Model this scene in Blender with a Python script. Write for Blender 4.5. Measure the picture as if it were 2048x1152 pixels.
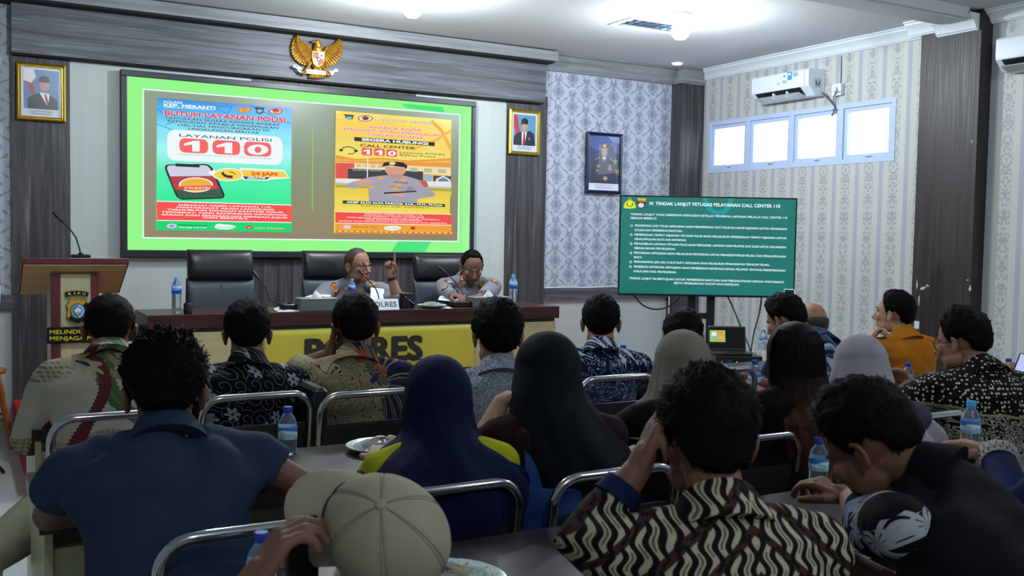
import bpy, bmesh, math, random
import numpy as np
from math import sin, cos, pi, radians, sqrt, atan2
from mathutils import Vector, Matrix, noise, geometry
random.seed(7)
RNG = np.random.RandomState(11)
for o in list(bpy.data.objects):
    bpy.data.objects.remove(o)
SC = bpy.context.scene
COL = SC.collection

# ------------------------------------------------------------ camera
YAW, PITCH, ROLL, FPX, EYE = 0.513092, 0.0524223, 0.0180207, 1983.94, 1.50
_f = Vector((sin(YAW)*cos(PITCH), cos(YAW)*cos(PITCH), -sin(PITCH)))
_r = _f.cross(Vector((0, 0, 1))).normalized()
_u = _r.cross(_f)
RT = _r*cos(ROLL)+_u*sin(ROLL)
UP = _u*cos(ROLL)-_r*sin(ROLL)
FW = _f
cam = bpy.data.cameras.new('camera')
cam_o = bpy.data.objects.new('camera', cam)
COL.objects.link(cam_o)
_m = Matrix((RT, UP, -FW)).transposed().to_4x4()
_m.translation = Vector((0, 0, EYE))
cam_o.matrix_world = _m
cam.sensor_width = 36.0
cam.lens = FPX*36/2048
cam.clip_start = 0.05
cam.dof.use_dof = True
cam.dof.focus_distance = 5.5
cam.dof.aperture_fstop = 9.0
SC.camera = cam_o

# ------------------------------------------------------------ world, exposure
W = bpy.data.worlds.new('daylight')
SC.world = W
W.use_nodes = True
_bg = W.node_tree.nodes['Background']
_bg.inputs[0].default_value = (0.74, 0.87, 1.0, 1)
_bg.inputs[1].default_value = 4.6
VS = SC.view_settings
SC.display_settings.display_device = 'sRGB'
VS.view_transform = 'Standard'
VS.look = 'None'
VS.exposure = 0.0
VS.gamma = 1.0
VS.use_curve_mapping = False

def lamp(name, kind, loc, power, color, size=0.06, rot=(0, 0, 0), spot=None):
    l = bpy.data.lights.new(name, kind)
    l.energy = power
    l.color = color
    if kind == 'AREA':
        l.shape = 'DISK'
        l.size = size
    else:
        l.shadow_soft_size = size
    if kind == 'SPOT':
        l.spot_size = radians(spot or 120)
        l.spot_blend = 0.6
    o = bpy.data.objects.new(name, l)
    o.location = loc
    o.rotation_euler = rot
    COL.objects.link(o)
    return o
COOL = (0.86, 0.94, 1.0)
CEIL = 3.195
BULBS = [(4.80, 6.00, 92), (2.80, 6.45, 105), (1.1, 4.9, 75), (3.0, 0.2, 42), (4.9, 2.4, 36), (0.2, -0.9, 48)]  # bulbs after the first pair are unseen, added as fill light
for bx_, by_, pw_ in BULBS:
    lamp('bulb_or_fill_light', 'POINT', (bx_, by_, CEIL-0.235), pw_, COOL, 0.05)
lamp('downlight_beam', 'AREA', (6.10, 7.66, CEIL-0.012), 7, COOL, 0.09)

# ------------------------------------------------------------ survey: a point of the room on the line of sight through a spot of the photo
def at(px, py, X=None, Y=None, Z=None, d=None):
    r = RT*((px-1024)/FPX) - UP*((py-576)/FPX) + FW
    if Y is not None: t = Y/r.y
    elif X is not None: t = X/r.x
    elif Z is not None: t = (Z-EYE)/r.z
    else: t = d
    return r*t + Vector((0, 0, EYE))

# ------------------------------------------------------------ material helpers
def lin(h):
    h = h.lstrip('#')
    o = []
    for i in (0, 2, 4):
        c = int(h[i:i+2], 16)/255
        o.append(c/12.92 if c <= .04045 else ((c+.055)/1.055)**2.4)
    return tuple(o)+(1,)
def C4(c):
    return lin(c) if isinstance(c, str) else (tuple(c)+(1,))[:4]
NT = None
class V:
    def __init__(s, o): s.o = o
    def __add__(a, b): return _mm('ADD', a, b)
    __radd__ = __add__
    def __sub__(a, b): return _mm('SUBTRACT', a, b)
    def __rsub__(a, b): return _mm('SUBTRACT', b, a)
    def __mul__(a, b): return _mm('MULTIPLY', a, b)
    __rmul__ = __mul__
    def __truediv__(a, b): return _mm('DIVIDE', a, b)
    def __neg__(a): return _mm('MULTIPLY', a, -1.0)
def _plug(sock, v):
    if isinstance(v, V): NT.links.new(v.o, sock)
    elif isinstance(v, (int, float)):
        sock.default_value = v
    elif isinstance(v, (str, tuple)): sock.default_value = C4(v)
    else: NT.links.new(v, sock)
def _mm(op, *a):
    n = NT.nodes.new('ShaderNodeMath')
    n.operation = op
    for i, x in enumerate(a):
        _plug(n.inputs[i], x)
    return V(n.outputs[0])
def vsin(a): return _mm('SINE', a)
def vcos(a): return _mm('COSINE', a)
def vabs(a): return _mm('ABSOLUTE', a)
def vmin(a, b): return _mm('MINIMUM', a, b)
def vmax(a, b): return _mm('MAXIMUM', a, b)
def vlt(a, b): return _mm('LESS_THAN', a, b)
def vgt(a, b): return _mm('GREATER_THAN', a, b)
def vatan2(a, b): return _mm('ARCTAN2', a, b)
def vsqrt(a): return _mm('SQRT', a)
def vfrac(a): return _mm('FRACT', a)
def vfloor(a): return _mm('FLOOR', a)
def vwrap(a, p): # centred wrap to -p/2..p/2
    return _mm('WRAP', a, p/2, -p/2)
def vstep(a, lo, hi):
    n = NT.nodes.new('ShaderNodeMapRange'); n.interpolation_type = 'SMOOTHSTEP'
    _plug(n.inputs[0], a); _plug(n.inputs[1], lo); _plug(n.inputs[2], hi)
    return V(n.outputs[0])
def vcoord(kind='Object'):
    n = NT.nodes.new('ShaderNodeTexCoord'); s = NT.nodes.new('ShaderNodeSeparateXYZ')
    NT.links.new(n.outputs[kind], s.inputs[0])
    return V(s.outputs[0]), V(s.outputs[1]), V(s.outputs[2])
def vvec(x, y, z=0.0):
    n = NT.nodes.new('ShaderNodeCombineXYZ')
    for i, q in enumerate((x, y, z)): _plug(n.inputs[i], q)
    return n.outputs[0]
def vnoise(vec, scale=5, detail=2, rough=.5, dist=0.0):
    n = NT.nodes.new('ShaderNodeTexNoise')
    NT.links.new(vec, n.inputs['Vector'])
    n.inputs['Scale'].default_value = scale; n.inputs['Detail'].default_value = detail
    n.inputs['Roughness'].default_value = rough; n.inputs['Distortion'].default_value = dist
    return V(n.outputs[0])
def vvor(vec, scale=5, rnd=1.0, feature='F1', out='Distance'):
    n = NT.nodes.new('ShaderNodeTexVoronoi'); n.feature = feature; n.voronoi_dimensions = '2D'
    NT.links.new(vec, n.inputs['Vector']); n.inputs['Scale'].default_value = scale
    n.inputs['Randomness'].default_value = rnd
    return n.outputs
def vsep(sock):
    s = NT.nodes.new('ShaderNodeSeparateXYZ'); NT.links.new(sock, s.inputs[0])
    return V(s.outputs[0]), V(s.outputs[1]), V(s.outputs[2])
def cmix(f, a, b):
    n = NT.nodes.new('ShaderNodeMix'); n.data_type = 'RGBA'; n.clamp_factor = True
    _plug(n.inputs[0], f)
    for s, v in ((n.inputs[6], a), (n.inputs[7], b)):
        if isinstance(v, (str, tuple)): s.default_value = C4(v)
        else: NT.links.new(v.o if isinstance(v, V) else v, s)
    return V(n.outputs[2])
MATS = {}
def pm(name, fn, rough=.6, metal=0., **kw):
    global NT
    if name in MATS: return MATS[name]
    m = bpy.data.materials.new(name); m.use_nodes = True
    NT = m.node_tree
    b = NT.nodes['Principled BSDF']
    b.inputs['Roughness'].default_value = rough
    b.inputs['Metallic'].default_value = metal
    r = fn()
    if not isinstance(r, dict): r = {'c': r}
    _plug(b.inputs['Base Color'], r['c'])
    if 'r' in r: _plug(b.inputs['Roughness'], r['r'])
    if 'e' in r:
        _plug(b.inputs['Emission Color'], r['c'] if r['e'] is True else r['e'])
        b.inputs['Emission Strength'].default_value = kw.get('es', 1.0)
    if 'b' in r:
        bp = NT.nodes.new('ShaderNodeBump'); bp.inputs['Strength'].default_value = kw.get('bs', .3)
        bp.inputs['Distance'].default_value = kw.get('bd', .01)
        _plug(bp.inputs['Height'], r['b']); NT.links.new(bp.outputs[0], b.inputs['Normal'])
    for k, v in kw.get('inp', {}).items(): b.inputs[k].default_value = v
    MATS[name] = m
    return m
def flat(name, col, rough=.6, metal=0., noise_amt=.06, **kw):
    """one colour with a faint procedural mottling"""
    def fn():
        x, y, z = vcoord()
        n = vnoise(vvec(x, y, z), kw.get('ns', 9), 3)
        c = C4(col)
        d = tuple(max(0, v*(1-noise_amt*2)) for v in c[:3]); l = tuple(min(1, v*(1+noise_amt*2)) for v in c[:3])
        return {'c': cmix(n, d, l)}
    return pm(name, fn, rough, metal, **{k: v for k, v in kw.items() if k != 'ns'})
def emis(name, col, s=1.0):
    m = MATS.get(name)
    if m: return m
    m = bpy.data.materials.new(name); m.use_nodes = True
    b = m.node_tree.nodes['Principled BSDF']
    b.inputs['Base Color'].default_value = (0.01, 0.01, 0.01, 1)
    b.inputs['Roughness'].default_value = .6; b.inputs['Specular IOR Level'].default_value = .05
    b.inputs['Emission Color'].default_value = C4(col); b.inputs['Emission Strength'].default_value = s
    MATS[name] = m
    return m

# ------------------------------------------------------------ object helpers
def tag(o, label=None, cat=None, group=None, kind=None):
    if label: o['label'] = label
    if cat: o['category'] = cat
    if group: o['group'] = group
    if kind: o['kind'] = kind
    return o
def empty(name, loc=(0, 0, 0), rz=0., label=None, cat=None, group=None):
    o = bpy.data.objects.new(name, None); o.empty_display_size = .1
    o.location = loc; o.rotation_euler = (0, 0, rz); COL.objects.link(o)
    return tag(o, label, cat, group)
def struct(o): o['kind'] = 'structure'; return o
def copy_tree(o, parent=None):
    c = o.copy(); COL.objects.link(c)
    if parent: c.parent = parent
    for ch in list(o.children): copy_tree(ch, c)
    return c
class MB:
    """collects shapes, builds them as one mesh object"""
    def __init__(s): s.v = []; s.f = []; s.m = []; s.cur = 0
    def add(s, vs, fs, mi=None):
        b = len(s.v); s.v += [tuple(p) for p in vs]
        s.f += [tuple(i+b for i in f) for f in fs]; s.m += [s.cur if mi is None else mi]*len(fs)
    def box(s, a, b, mi=None, M=None):
        (x0, y0, z0), (x1, y1, z1) = a, b
        vs = [Vector((x, y, z)) for z in (z0, z1) for y in (y0, y1) for x in (x0, x1)]
        if M: vs = [M @ p for p in vs]
        s.add(vs, [(0, 2, 3, 1), (4, 5, 7, 6), (0, 1, 5, 4), (2, 6, 7, 3), (0, 4, 6, 2), (1, 3, 7, 5)], mi)
    def loft(s, rings, caps=True, mi=None, closed=False):
        n = len(rings[0]); vs = [p for r in rings for p in r]; fs = []
        R = len(rings)
        for i in range(R if closed else R-1):
            j = (i+1) % R
            for k in range(n):
                l = (k+1) % n
                fs.append((i*n+k, i*n+l, j*n+l, j*n+k))
        if caps and not closed:
            fs.append(tuple(range(n))[::-1]); fs.append(tuple((R-1)*n+k for k in range(n)))
        s.add(vs, fs, mi)
    def tube(s, pts, rad, n=12, mi=None, round_ends=True, flat=1.0, side=None, closed=False):
        pts = [Vector(p) for p in pts]
        if not isinstance(rad, (list, tuple)): rad = [rad]*len(pts)
        rad = list(rad)
        if round_ends and not closed:
            d0 = (pts[0]-pts[1]).normalized(); d1 = (pts[-1]-pts[-2]).normalized()
            r0, r1 = rad[0], rad[-1]
            pre = [(pts[0]+d0*r0*sin(a), r0*cos(a)) for a in (1.4, 1.0, .5)]
            post = [(pts[-1]+d1*r1*sin(a), r1*cos(a)) for a in (.5, 1.0, 1.4)]
            pts = [p for p, _ in pre]+pts+[p for p, _ in post]
            rad = [r for _, r in pre]+rad+[r for _, r in post]
        N = len(pts); rings = []; prev = None
        for i, p in enumerate(pts):
            if closed: t = (pts[(i+1) % N]-pts[i-1])
            else: t = pts[min(i+1, N-1)]-pts[max(i-1, 0)]
            t = t.normalized() if t.length > 1e-9 else Vector((0, 0, 1))
            if prev is None:
                a = Vector(side) if side else (Vector((0, 0, 1)) if abs(t.z) < .9 else Vector((1, 0, 0)))
            else: a = prev
            a = a-t*a.dot(t)
            a = a.normalized() if a.length > 1e-6 else t.orthogonal().normalized()
            prev = a; b = t.cross(a)
            rings.append([p+(a*cos(2*pi*k/n)*flat+b*sin(2*pi*k/n))*rad[i] for k in range(n)])
        s.loft(rings, True, mi, closed)
    def lathe(s, prof, n=24, c=(0, 0, 0), mi=None, M=None):
        rings = []
        for r, z in prof:
            q = [Vector((c[0]+max(r, 1e-5)*cos(2*pi*k/n), c[1]+max(r, 1e-5)*sin(2*pi*k/n), c[2]+z)) for k in range(n)]
            if M: q = [M @ p for p in q]
            rings.append(q)
        s.loft(rings, True, mi)
    def ell(s, c, r, n=16, M=None, mi=None):
        c = Vector(c); rings = []
        for i in range(1, n):
            a = pi*i/n
            ring = []
            for k in range(n*2):
                b = pi*k/n
                p = Vector((r[0]*sin(a)*cos(b), r[1]*sin(a)*sin(b), -r[2]*cos(a)))
                if M: p = M @ p
                ring.append(c+p)
            rings.append(ring)
        s.loft(rings, True, mi)
    def rbox(s, a, b, r=.01, seg=3, mi=None, M=None, axis=2):
        """box with rounded edges around one axis and eased caps"""
        lo = [min(a[i], b[i]) for i in range(3)]; hi = [max(a[i], b[i]) for i in range(3)]
        ax = [i for i in range(3) if i != axis]
        r = min(r, (hi[ax[0]]-lo[ax[0]])/2.01, (hi[ax[1]]-lo[ax[1]])/2.01)
        e = min(r*.5, (hi[axis]-lo[axis])/3)
        def ring(ins, h):
            o = []
            cx = [(hi[ax[0]]-r, hi[ax[1]]-r, 0), (lo[ax[0]]+r, hi[ax[1]]-r, 1), (lo[ax[0]]+r, lo[ax[1]]+r, 2), (hi[ax[0]]-r, lo[ax[1]]+r, 3)]
            for u, v, q in cx:
                for k in range(seg+1):
                    t = pi/2*(q+k/seg)
                    p = [0, 0, 0]; p[ax[0]] = u+(r-ins)*cos(t); p[ax[1]] = v+(r-ins)*sin(t); p[axis] = h
                    p = Vector(p)
                    o.append(M @ p if M else p)
            return o
        if axis == 1: s.loft([ring(e, hi[1]), ring(0, hi[1]-e), ring(0, lo[1]+e), ring(e, lo[1])], True, mi)
        else: s.loft([ring(e, lo[axis]), ring(0, lo[axis]+e), ring(0, hi[axis]-e), ring(e, hi[axis])], True, mi)
    def prism(s, poly, d0, d1, fn, mi=None):
        """2D outline extruded between depths d0..d1; fn(u, v, d) -> point"""
        n = len(poly)
        tris = geometry.tessellate_polygon([[Vector((p[0], p[1], 0)) for p in poly]])
        vs = [fn(u, v, d0) for u, v in poly]+[fn(u, v, d1) for u, v in poly]
        fs = [tuple(t) for t in tris]+[tuple(i+n for i in t)[::-1] for t in tris]
        fs += [(k, (k+1) % n, n+(k+1) % n, n+k) for k in range(n)]
        s.add(vs, fs, mi)
    def mesh(s, name, mats, smooth=40):
        me = bpy.data.meshes.new(name); me.from_pydata(s.v, [], s.f)
        if not isinstance(mats, (list, tuple)): mats = [mats]
        for m in mats: me.materials.append(m)
        if len(mats) > 1: me.polygons.foreach_set('material_index', s.m)
        bm = bmesh.new(); bm.from_mesh(me)
        bmesh.ops.recalc_face_normals(bm, faces=bm.faces)
        if smooth:
            for f in bm.faces: f.smooth = True
            for e in bm.edges:
                if len(e.link_faces) == 2 and e.calc_face_angle(0) > radians(smooth): e.smooth = False
        bm.to_mesh(me); bm.free()
        return me
    def build(s, name, mats, parent=None, smooth=40, bevel=0, loc=None, rot=None):
        o = bpy.data.objects.new(name, s.mesh(name, mats, smooth)); COL.objects.link(o)
        if parent: o.parent = parent
        if loc: o.location = loc
        if rot: o.rotation_euler = rot
        if bevel:
            b = o.modifiers.new('bevel', 'BEVEL'); b.width = bevel; b.segments = 2; b.limit_method = 'ANGLE'; b.angle_limit = radians(50)
        return o
def boxo(name, a, b, mat, parent=None, bevel=0):
    m = MB(); m.box(a, b); return m.build(name, mat, parent, 0 if not bevel else 40, bevel)

# ------------------------------------------------------------ lettering and flat pictures
_FC = {}
def glyphs(s, bold=0.0, spacing=1.0):
    k = (s, bold, spacing)
    if k in _FC: return _FC[k]
    cu = bpy.data.curves.new('lettering', 'FONT'); cu.body = s; cu.size = 1; cu.offset = bold
    cu.space_character = spacing; cu.resolution_u = 3; cu.fill_mode = 'BOTH'
    ob = bpy.data.objects.new('lettering', cu)
    me = ob.to_mesh()
    vs = [(v.co.x, v.co.y) for v in me.vertices]; fs = [tuple(p.vertices) for p in me.polygons]
    ob.to_mesh_clear(); bpy.data.objects.remove(ob); bpy.data.curves.remove(cu)
    _FC[k] = (vs, fs)
    return vs, fs
CAPH = .73
class Pic:
    """flat picture: polygons and letters in thin layers on one plane, one mesh"""
    def __init__(s, org, eu, ev, en, px=None):
        s.o = Vector(org); s.eu = Vector(eu).normalized(); s.ev = Vector(ev).normalized(); s.en = Vector(en).normalized()
        s.mb = MB(); s.mats = []; s.lay = 0; s.step = .0004
    def px(s, x, y):
        r = RT*((x-1024)/FPX) - UP*((y-576)/FPX) + FW; e = Vector((0, 0, EYE))
        t = (s.o-e).dot(s.en)/r.dot(s.en); p = e+r*t-s.o
        return (p.dot(s.eu), p.dot(s.ev))
    def _mi(s, m):
        if m not in s.mats: s.mats.append(m)
        return s.mats.index(m)
    def P(s, u, v): return s.o+s.eu*u+s.ev*v+s.en*(s.lay*s.step)
    def poly(s, pts, m, pix=False, same=False):
        if pix: pts = [s.px(*p) for p in pts]
        if not same: s.lay += 1
        if len(pts) == 4 or len(pts) == 3: fs = [tuple(range(len(pts)))]
        else: fs = [tuple(t) for t in geometry.tessellate_polygon([[Vector((p[0], p[1], 0)) for p in pts]])]
        s.mb.add([s.P(*p) for p in pts], fs, s._mi(m))
    def rect(s, x0, y0, x1, y1, m, **k): s.poly([(x0, y0), (x1, y0), (x1, y1), (x0, y1)], m, **k)
    def disc(s, cx, cy, rx, ry, m, pix=False, n=28, same=False):
        if pix:
            c = s.px(cx, cy); a = s.px(cx+rx, cy); b = s.px(cx, cy-ry)
            ru = Vector((a[0]-c[0], a[1]-c[1])); rv = Vector((b[0]-c[0], b[1]-c[1]))
            pts = [(c[0]+ru[0]*cos(t)+rv[0]*sin(t), c[1]+ru[1]*cos(t)+rv[1]*sin(t)) for t in [2*pi*k/n for k in range(n)]]
        else: pts = [(cx+rx*cos(2*pi*k/n), cy+ry*sin(2*pi*k/n)) for k in range(n)]
        s.poly(pts, m, same=same)
    def line(s, pts, w, m, pix=False):
        if pix: pts = [s.px(*p) for p in pts]
        s.lay += 1
        for a, b in zip(pts, pts[1:]):
            a = Vector(a); b = Vector(b); d = (b-a)
            if d.length < 1e-7: continue
            d.normalize(); n = Vector((-d.y, d.x))*w/2
            s.mb.add([s.P(*(a-n)), s.P(*(b-n)), s.P(*(b+n)), s.P(*(a+n))], [(0, 1, 2, 3)], s._mi(m))
    def rrect(s, corners, r, m, pix=False):
        """rounded quadrilateral"""
        if pix: corners = [s.px(*p) for p in corners]
        c = [Vector(p) for p in corners]; out = []
        for i in range(4):
            p, a, b = c[i], c[i-1], c[(i+1) % 4]
            pa = p+(a-p).normalized()*r; pb = p+(b-p).normalized()*r
            for k in range(6):
                t = k/5; out.append(tuple(pa*(1-t)**2+p*2*t*(1-t)+pb*t*t))
        s.poly(out, m)
    def text(s, st, a, b, h, m, bold=.0, pix=True, halo=None, hw=.05, shear=0.):
        """letters fitted between the baseline ends a and b, capitals h high"""
        if pix:
            A = Vector(s.px(*a)); B = Vector(s.px(*b)); T = Vector(s.px(a[0], a[1]-h)); H = (T-A).length
        else: A = Vector(a); B = Vector(b); H = h
        for mm, bo in (((halo, bold+hw), (m, bold)) if halo else ((m, bold),)):
            vs, fs = glyphs(st)
            x0 = min(p[0] for p in vs)-bold; x1 = max(p[0] for p in vs)+bold
            d = (B-A); L = d.length; d.normalize(); n = Vector((-d.y, d.x))
            s.lay += 1; lay0 = s.lay; hb = bo*L/(x1-x0)/max(H, 1e-6)*CAPH
            # heavier letters: the same outline laid again a hair to each side
            K = 1 if bo < .006 else (4 if bo < .04 else 8)
            for q in range(K):
                ox, oy = (0, 0) if K == 1 else (bo*cos(2*pi*(q+.5)/K), min(bo, .05)*sin(2*pi*(q+.5)/K))
                s.lay = lay0+q*.04
                s.mb.add([s.P(*(A+d*((p[0]+ox-x0)/(x1-x0)*L+shear*p[1]*H)+n*((p[1]+oy)/CAPH*H))) for p in vs], fs, s._mi(mm))
            s.lay = lay0
    def digit(s, ch, x0, x1, y0, y1, sl, m, hole):
        """broad poster digit: photo box x0..x1, top y0, bottom y1, baseline slope sl"""
        w, h = x1-x0, y1-y0
        if ch == '1':
            q = [(.0, .30), (.62, 0), (1, 0), (1, 1), (.52, 1), (.52, .36), (.0, .50)]
            s.poly([(x0+a*w, y0+b*h+sl*a*w) for a, b in q], m, True)
        else:
            s.disc((x0+x1)/2, (y0+y1)/2+sl*w/2, w/2, h/2, m, True); s.disc((x0+x1)/2, (y0+y1)/2+sl*w/2, w*.16, h*.30, hole, True)
    def build(s, name, parent=None):
        me = bpy.data.meshes.new(name); me.from_pydata(s.mb.v, [], s.mb.f)
        for m in s.mats: me.materials.append(m)
        me.polygons.foreach_set('material_index', s.mb.m)
        o = bpy.data.objects.new(name, me); COL.objects.link(o)
        if parent: o.parent = parent
        return o

# ------------------------------------------------------------ materials of the room
def f_wood(vert, base='#46444a', light='#7f786f', dark='#2b2a2d', bias=.0):
    def fn():
        x, y, z = vcoord()
        if vert: v1 = vvec(x*26, y*26, z*.9); v2 = vvec(x*90, y*90, z*2.2)
        else: v1 = vvec(x*.9, y*.9, z*26); v2 = vvec(x*2.2, y*2.2, z*90)
        a = vnoise(v1, 1, 3, .6, .6); b = vnoise(v2, 1, 2, .6)
        c = cmix(vstep(a, .35, .62), dark, base)
        c = cmix(vstep(b, .56, .72)*vstep(a, .42, .6)*.75, c, light)
        return {'c': c, 'r': vstep(b, .2, .8)*.15+.42, 'b': b}
    return fn
M_WV = pm('grey wood laminate upright', f_wood(True), .35, bs=.08)
M_WH = pm('grey wood laminate level', f_wood(False, '#5c6068', '#8e9091', '#414449'), .35, bs=.08)
M_WC = pm('pale wood crown', f_wood(False, '#83868a', '#a5a6a4', '#6c6f74'), .4, bs=.06)
M_WR = pm('brown wood laminate pillar', f_wood(True, '#2c2427', '#453a3b', '#1f1a1c'), .42, bs=.06)

def f_damask():
    x, y, z = vcoord()
    U, Vv = .315, .265
    out = None
    edge = None
    for ou, ov in ((0, 0), (U/2, Vv/2)):
        du = vwrap(x-4.97-ou, U); dv = vwrap(z-1.01-ov, Vv)
        p = du/.074; q = dv/.100
        r = vsqrt(p*p+q*q); th = vatan2(q, p)
        pet = .74+vcos(th*10)*.16+vcos(th*4)*.08
        body = vstep(pet-r, -.05, .05)
        cut = vstep(vabs(vsin(th*5)), .10, .28)
        ring = vstep(vabs(r-.45), .02, .07)
        body = body*vmax(cut, vlt(r, .3))*vmax(ring, .35)
        # flame tip and sprig between medallions
        tip = vstep(.024*(1-vabs(dv-.098)/.034)-vabs(du)*1.6, -.001, .003)
        sp = vstep(.013-vabs(vabs(du)-.022-vabs(vwrap(dv, Vv)-.11)*.6), 0, .004)*vlt(vabs(vabs(dv)-.115), .022)
        body = vmax(body, vmax(tip, sp*.8))
        out = body if out is None else vmax(out, body)
    u0 = x-4.97
    f = (vcos((z-1.01)*(2*pi/Vv))*.80+1)*(U/4)
    wob = vsin(z*150)*.006
    l1 = vabs(vwrap(u0-f+wob, U)); l2 = vabs(vwrap(u0+f-wob, U))
    w = .0105+vsin(z*95)*.0055+vsin(x*120)*.003
    edge = vmax(vstep(w-l1, -.002, .002), vstep(w-l2, -.002, .002))
    leaf = vnoise(vvec(x, y, z), 60, 2)
    edge = edge*vstep(leaf, .36, .5)
    m = vmax(out, edge)*(.62+leaf*.5)
    c = cmix(m*.85, '#b3bac8', '#66738a')
    lower = vgt(.93, z)
    gr = vnoise(vvec(x*2, y, z*70), 1, 2)
    low = cmix(gr, '#aab2b2', '#bcc4c3')
    return {'c': cmix(lower, c, low), 'r': .5-m*.1, 'b': m}
M_DAM = pm('damask wallpaper over pale panelling', f_damask, .5, bs=.15, bd=.002)

def f_stripe():
    x, y, z = vcoord()
    P = .246
    s = vwrap(y-7.34, P)
    blue = vstep(.021-vabs(s), -.002, .002)
    fl = vwrap(y-7.34-P/2, P)
    a = vabs(fl)
    n1 = vvor(vvec(a*34, z*30, 0), 1, .9)
    d = V(n1['Distance'])
    zz = vwrap(z, .17)
    rr = vsqrt(a*a*(1/.030/.030)+zz*zz*(1/.048/.048))
    th = vatan2(zz, a)
    flower = vstep(.72+vcos(th*6)*.26-rr, -.06, .06)*vstep(vnoise(vvec(a, z, 0), 110, 2), .42, .5)
    leaves = vstep(.34-d, -.04, .04)*vlt(a, .047)
    m = vmax(flower, leaves*.85)*vlt(a, .05)
    band = vstep(.052-a, -.003, .003)
    base = cmix(band*.35, '#bfc2bd', '#b1b4b7')
    fine = vsin(z*900)*.5+.5
    c = cmix(blue, base, '#a3abb8')
    c = cmix(m*.52, c, '#6a7686')
    return {'c': c, 'r': .5, 'b': m+fine*.1}
M_STR = pm('striped floral wallpaper', f_stripe, .5, bs=.12, bd=.002)

def f_panel():
    x, y, z = vcoord()
    n = vnoise(vvec(x*70, y*70, z*1.2), 1, 2); n2 = vnoise(vvec(x*14, y*14, z*.6), 1, 2)
    return cmix(n*.6+n2*.4, '#b0bdbb', '#c6cfcb')
M_PAN = pm('pale grey-green panel', f_panel, .45)
M_CEIL = flat('ceiling paint', '#c2c6c8', .7, noise_amt=.015, ns=1.2)
M_CORN = flat('white plaster moulding', '#d4dee2', .55, noise_amt=.02)
def f_tile():
    x, y, z = vcoord()
    P = .6
    g = vmin(vabs(vwrap(x, P)), vabs(vwrap(y-.1, P)))
    n = vnoise(vvec(x, y, z), 3, 4)
    grout = vstep(g, .0015, .004)
    return {'c': cmix(grout, '#8b9392', cmix(n, '#c2cac7', '#d2d8d4')), 'r': .38-grout*.24, 'b': grout}
M_TILE = pm('pale glazed floor tiles', f_tile, .15, bs=.1, bd=.002)
M_WALLP = flat('plain wall paint', '#9aa0a0', .8, noise_amt=.02)
M_CHROME = flat('polished chrome', '#c9ccd2', .16, 1.0, noise_amt=.01)
M_ALU = flat('painted aluminium', '#b9cbea', .35, noise_amt=.02)
M_BLACK = flat('black plastic', '#101215', .35, noise_amt=.1)
M_BLACKM = flat('matt black metal', '#0d0e10', .5, noise_amt=.1)
M_DARKGAP = flat('dark recess', '#0a0b0d', .8)
M_RED = flat('red carpet', '#b3121a', .9, noise_amt=.1, ns=120)
def f_lam(a, b, c_, vert=False):
    def fn():
        x, y, z = vcoord()
        v = vvec(x*34, y*34, z*1.5) if vert else vvec(x*1.4, y*34, z*34)
        n = vnoise(v, 1, 3, .6, .4)
        return {'c': cmix(vstep(n, .5, .75), cmix(vstep(n, .25, .5), a, b), c_), 'r': .25+n*.12}
    return fn
M_DESK = pm('mahogany laminate', f_lam('#2c1715', '#3d2120', '#4e2d29'), .3)
M_TABLE = pm('dark brown table laminate', f_lam('#241c1f', '#2f2528', '#3b3033'), .25)
M_CREAM = pm('cream laminate', f_lam('#a9a57d', '#b6b288', '#bfbb93'), .45)
M_CREAMV = pm('cream laminate upright', f_lam('#aaa884', '#bab792', '#c4c19d', True), .45)
M_MAROON = pm('maroon laminate', f_lam('#4d2026', '#5c2a31', '#66323a', True), .4)
M_GLASS = None
def mk_pane(gl_=.06):
    m = bpy.data.materials.new('window glass'); m.use_nodes = True; nt = m.node_tree; nt.nodes.clear()
    o = nt.nodes.new('ShaderNodeOutputMaterial'); t = nt.nodes.new('ShaderNodeBsdfTransparent'); g = nt.nodes.new('ShaderNodeBsdfGlossy')
    g.inputs['Roughness'].default_value = .02; mx = nt.nodes.new('ShaderNodeMixShader'); mx.inputs[0].default_value = gl_
    nt.links.new(t.outputs[0], mx.inputs[1]); nt.links.new(g.outputs[0], mx.inputs[2]); nt.links.new(mx.outputs[0], o.inputs[0])
    return m
M_PANE = mk_pane()
M_WHITE = flat('white plastic', '#d9e2ea', .35, noise_amt=.01)
M_LENS = emis('lit lamp glass', '#eef6ff', 30)
M_LENS2 = emis('lit downlight lens', '#f4f0ff', 14)

# ------------------------------------------------------------ room shell
XL, XR, YB, YF, WT = -2.6, 6.6, -2.6, 8.0, .15
struct(boxo('floor', (XL-WT, YB-WT, -.1), (XR+WT, YF+WT, 0), M_TILE))
struct(boxo('ceiling', (XL-WT, YB-WT, CEIL), (XR+WT, YF+WT, CEIL+.1), M_CEIL))
struct(boxo('wall_front', (XL-WT, YF, 0), (XR+WT, YF+WT, CEIL), M_DAM))
struct(boxo('wall_left', (XL-WT, YB, 0), (XL, YF, CEIL), M_WALLP))
struct(boxo('wall_back', (XL-WT, YB-WT, 0), (XR+WT, YB, CEIL), M_WALLP))
wy0, wy1, wz0, wz1 = 5.49, 7.76, 2.16, 2.67
m = MB()
m.box((XR, YB, 0), (XR+WT, wy0, CEIL)); m.box((XR, wy1, 0), (XR+WT, YF, CEIL))
m.box((XR, wy0, 0), (XR+WT, wy1, wz0)); m.box((XR, wy0, wz1), (XR+WT, wy1, CEIL))
struct(m.build('wall_right', M_STR, None, 0))

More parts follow.
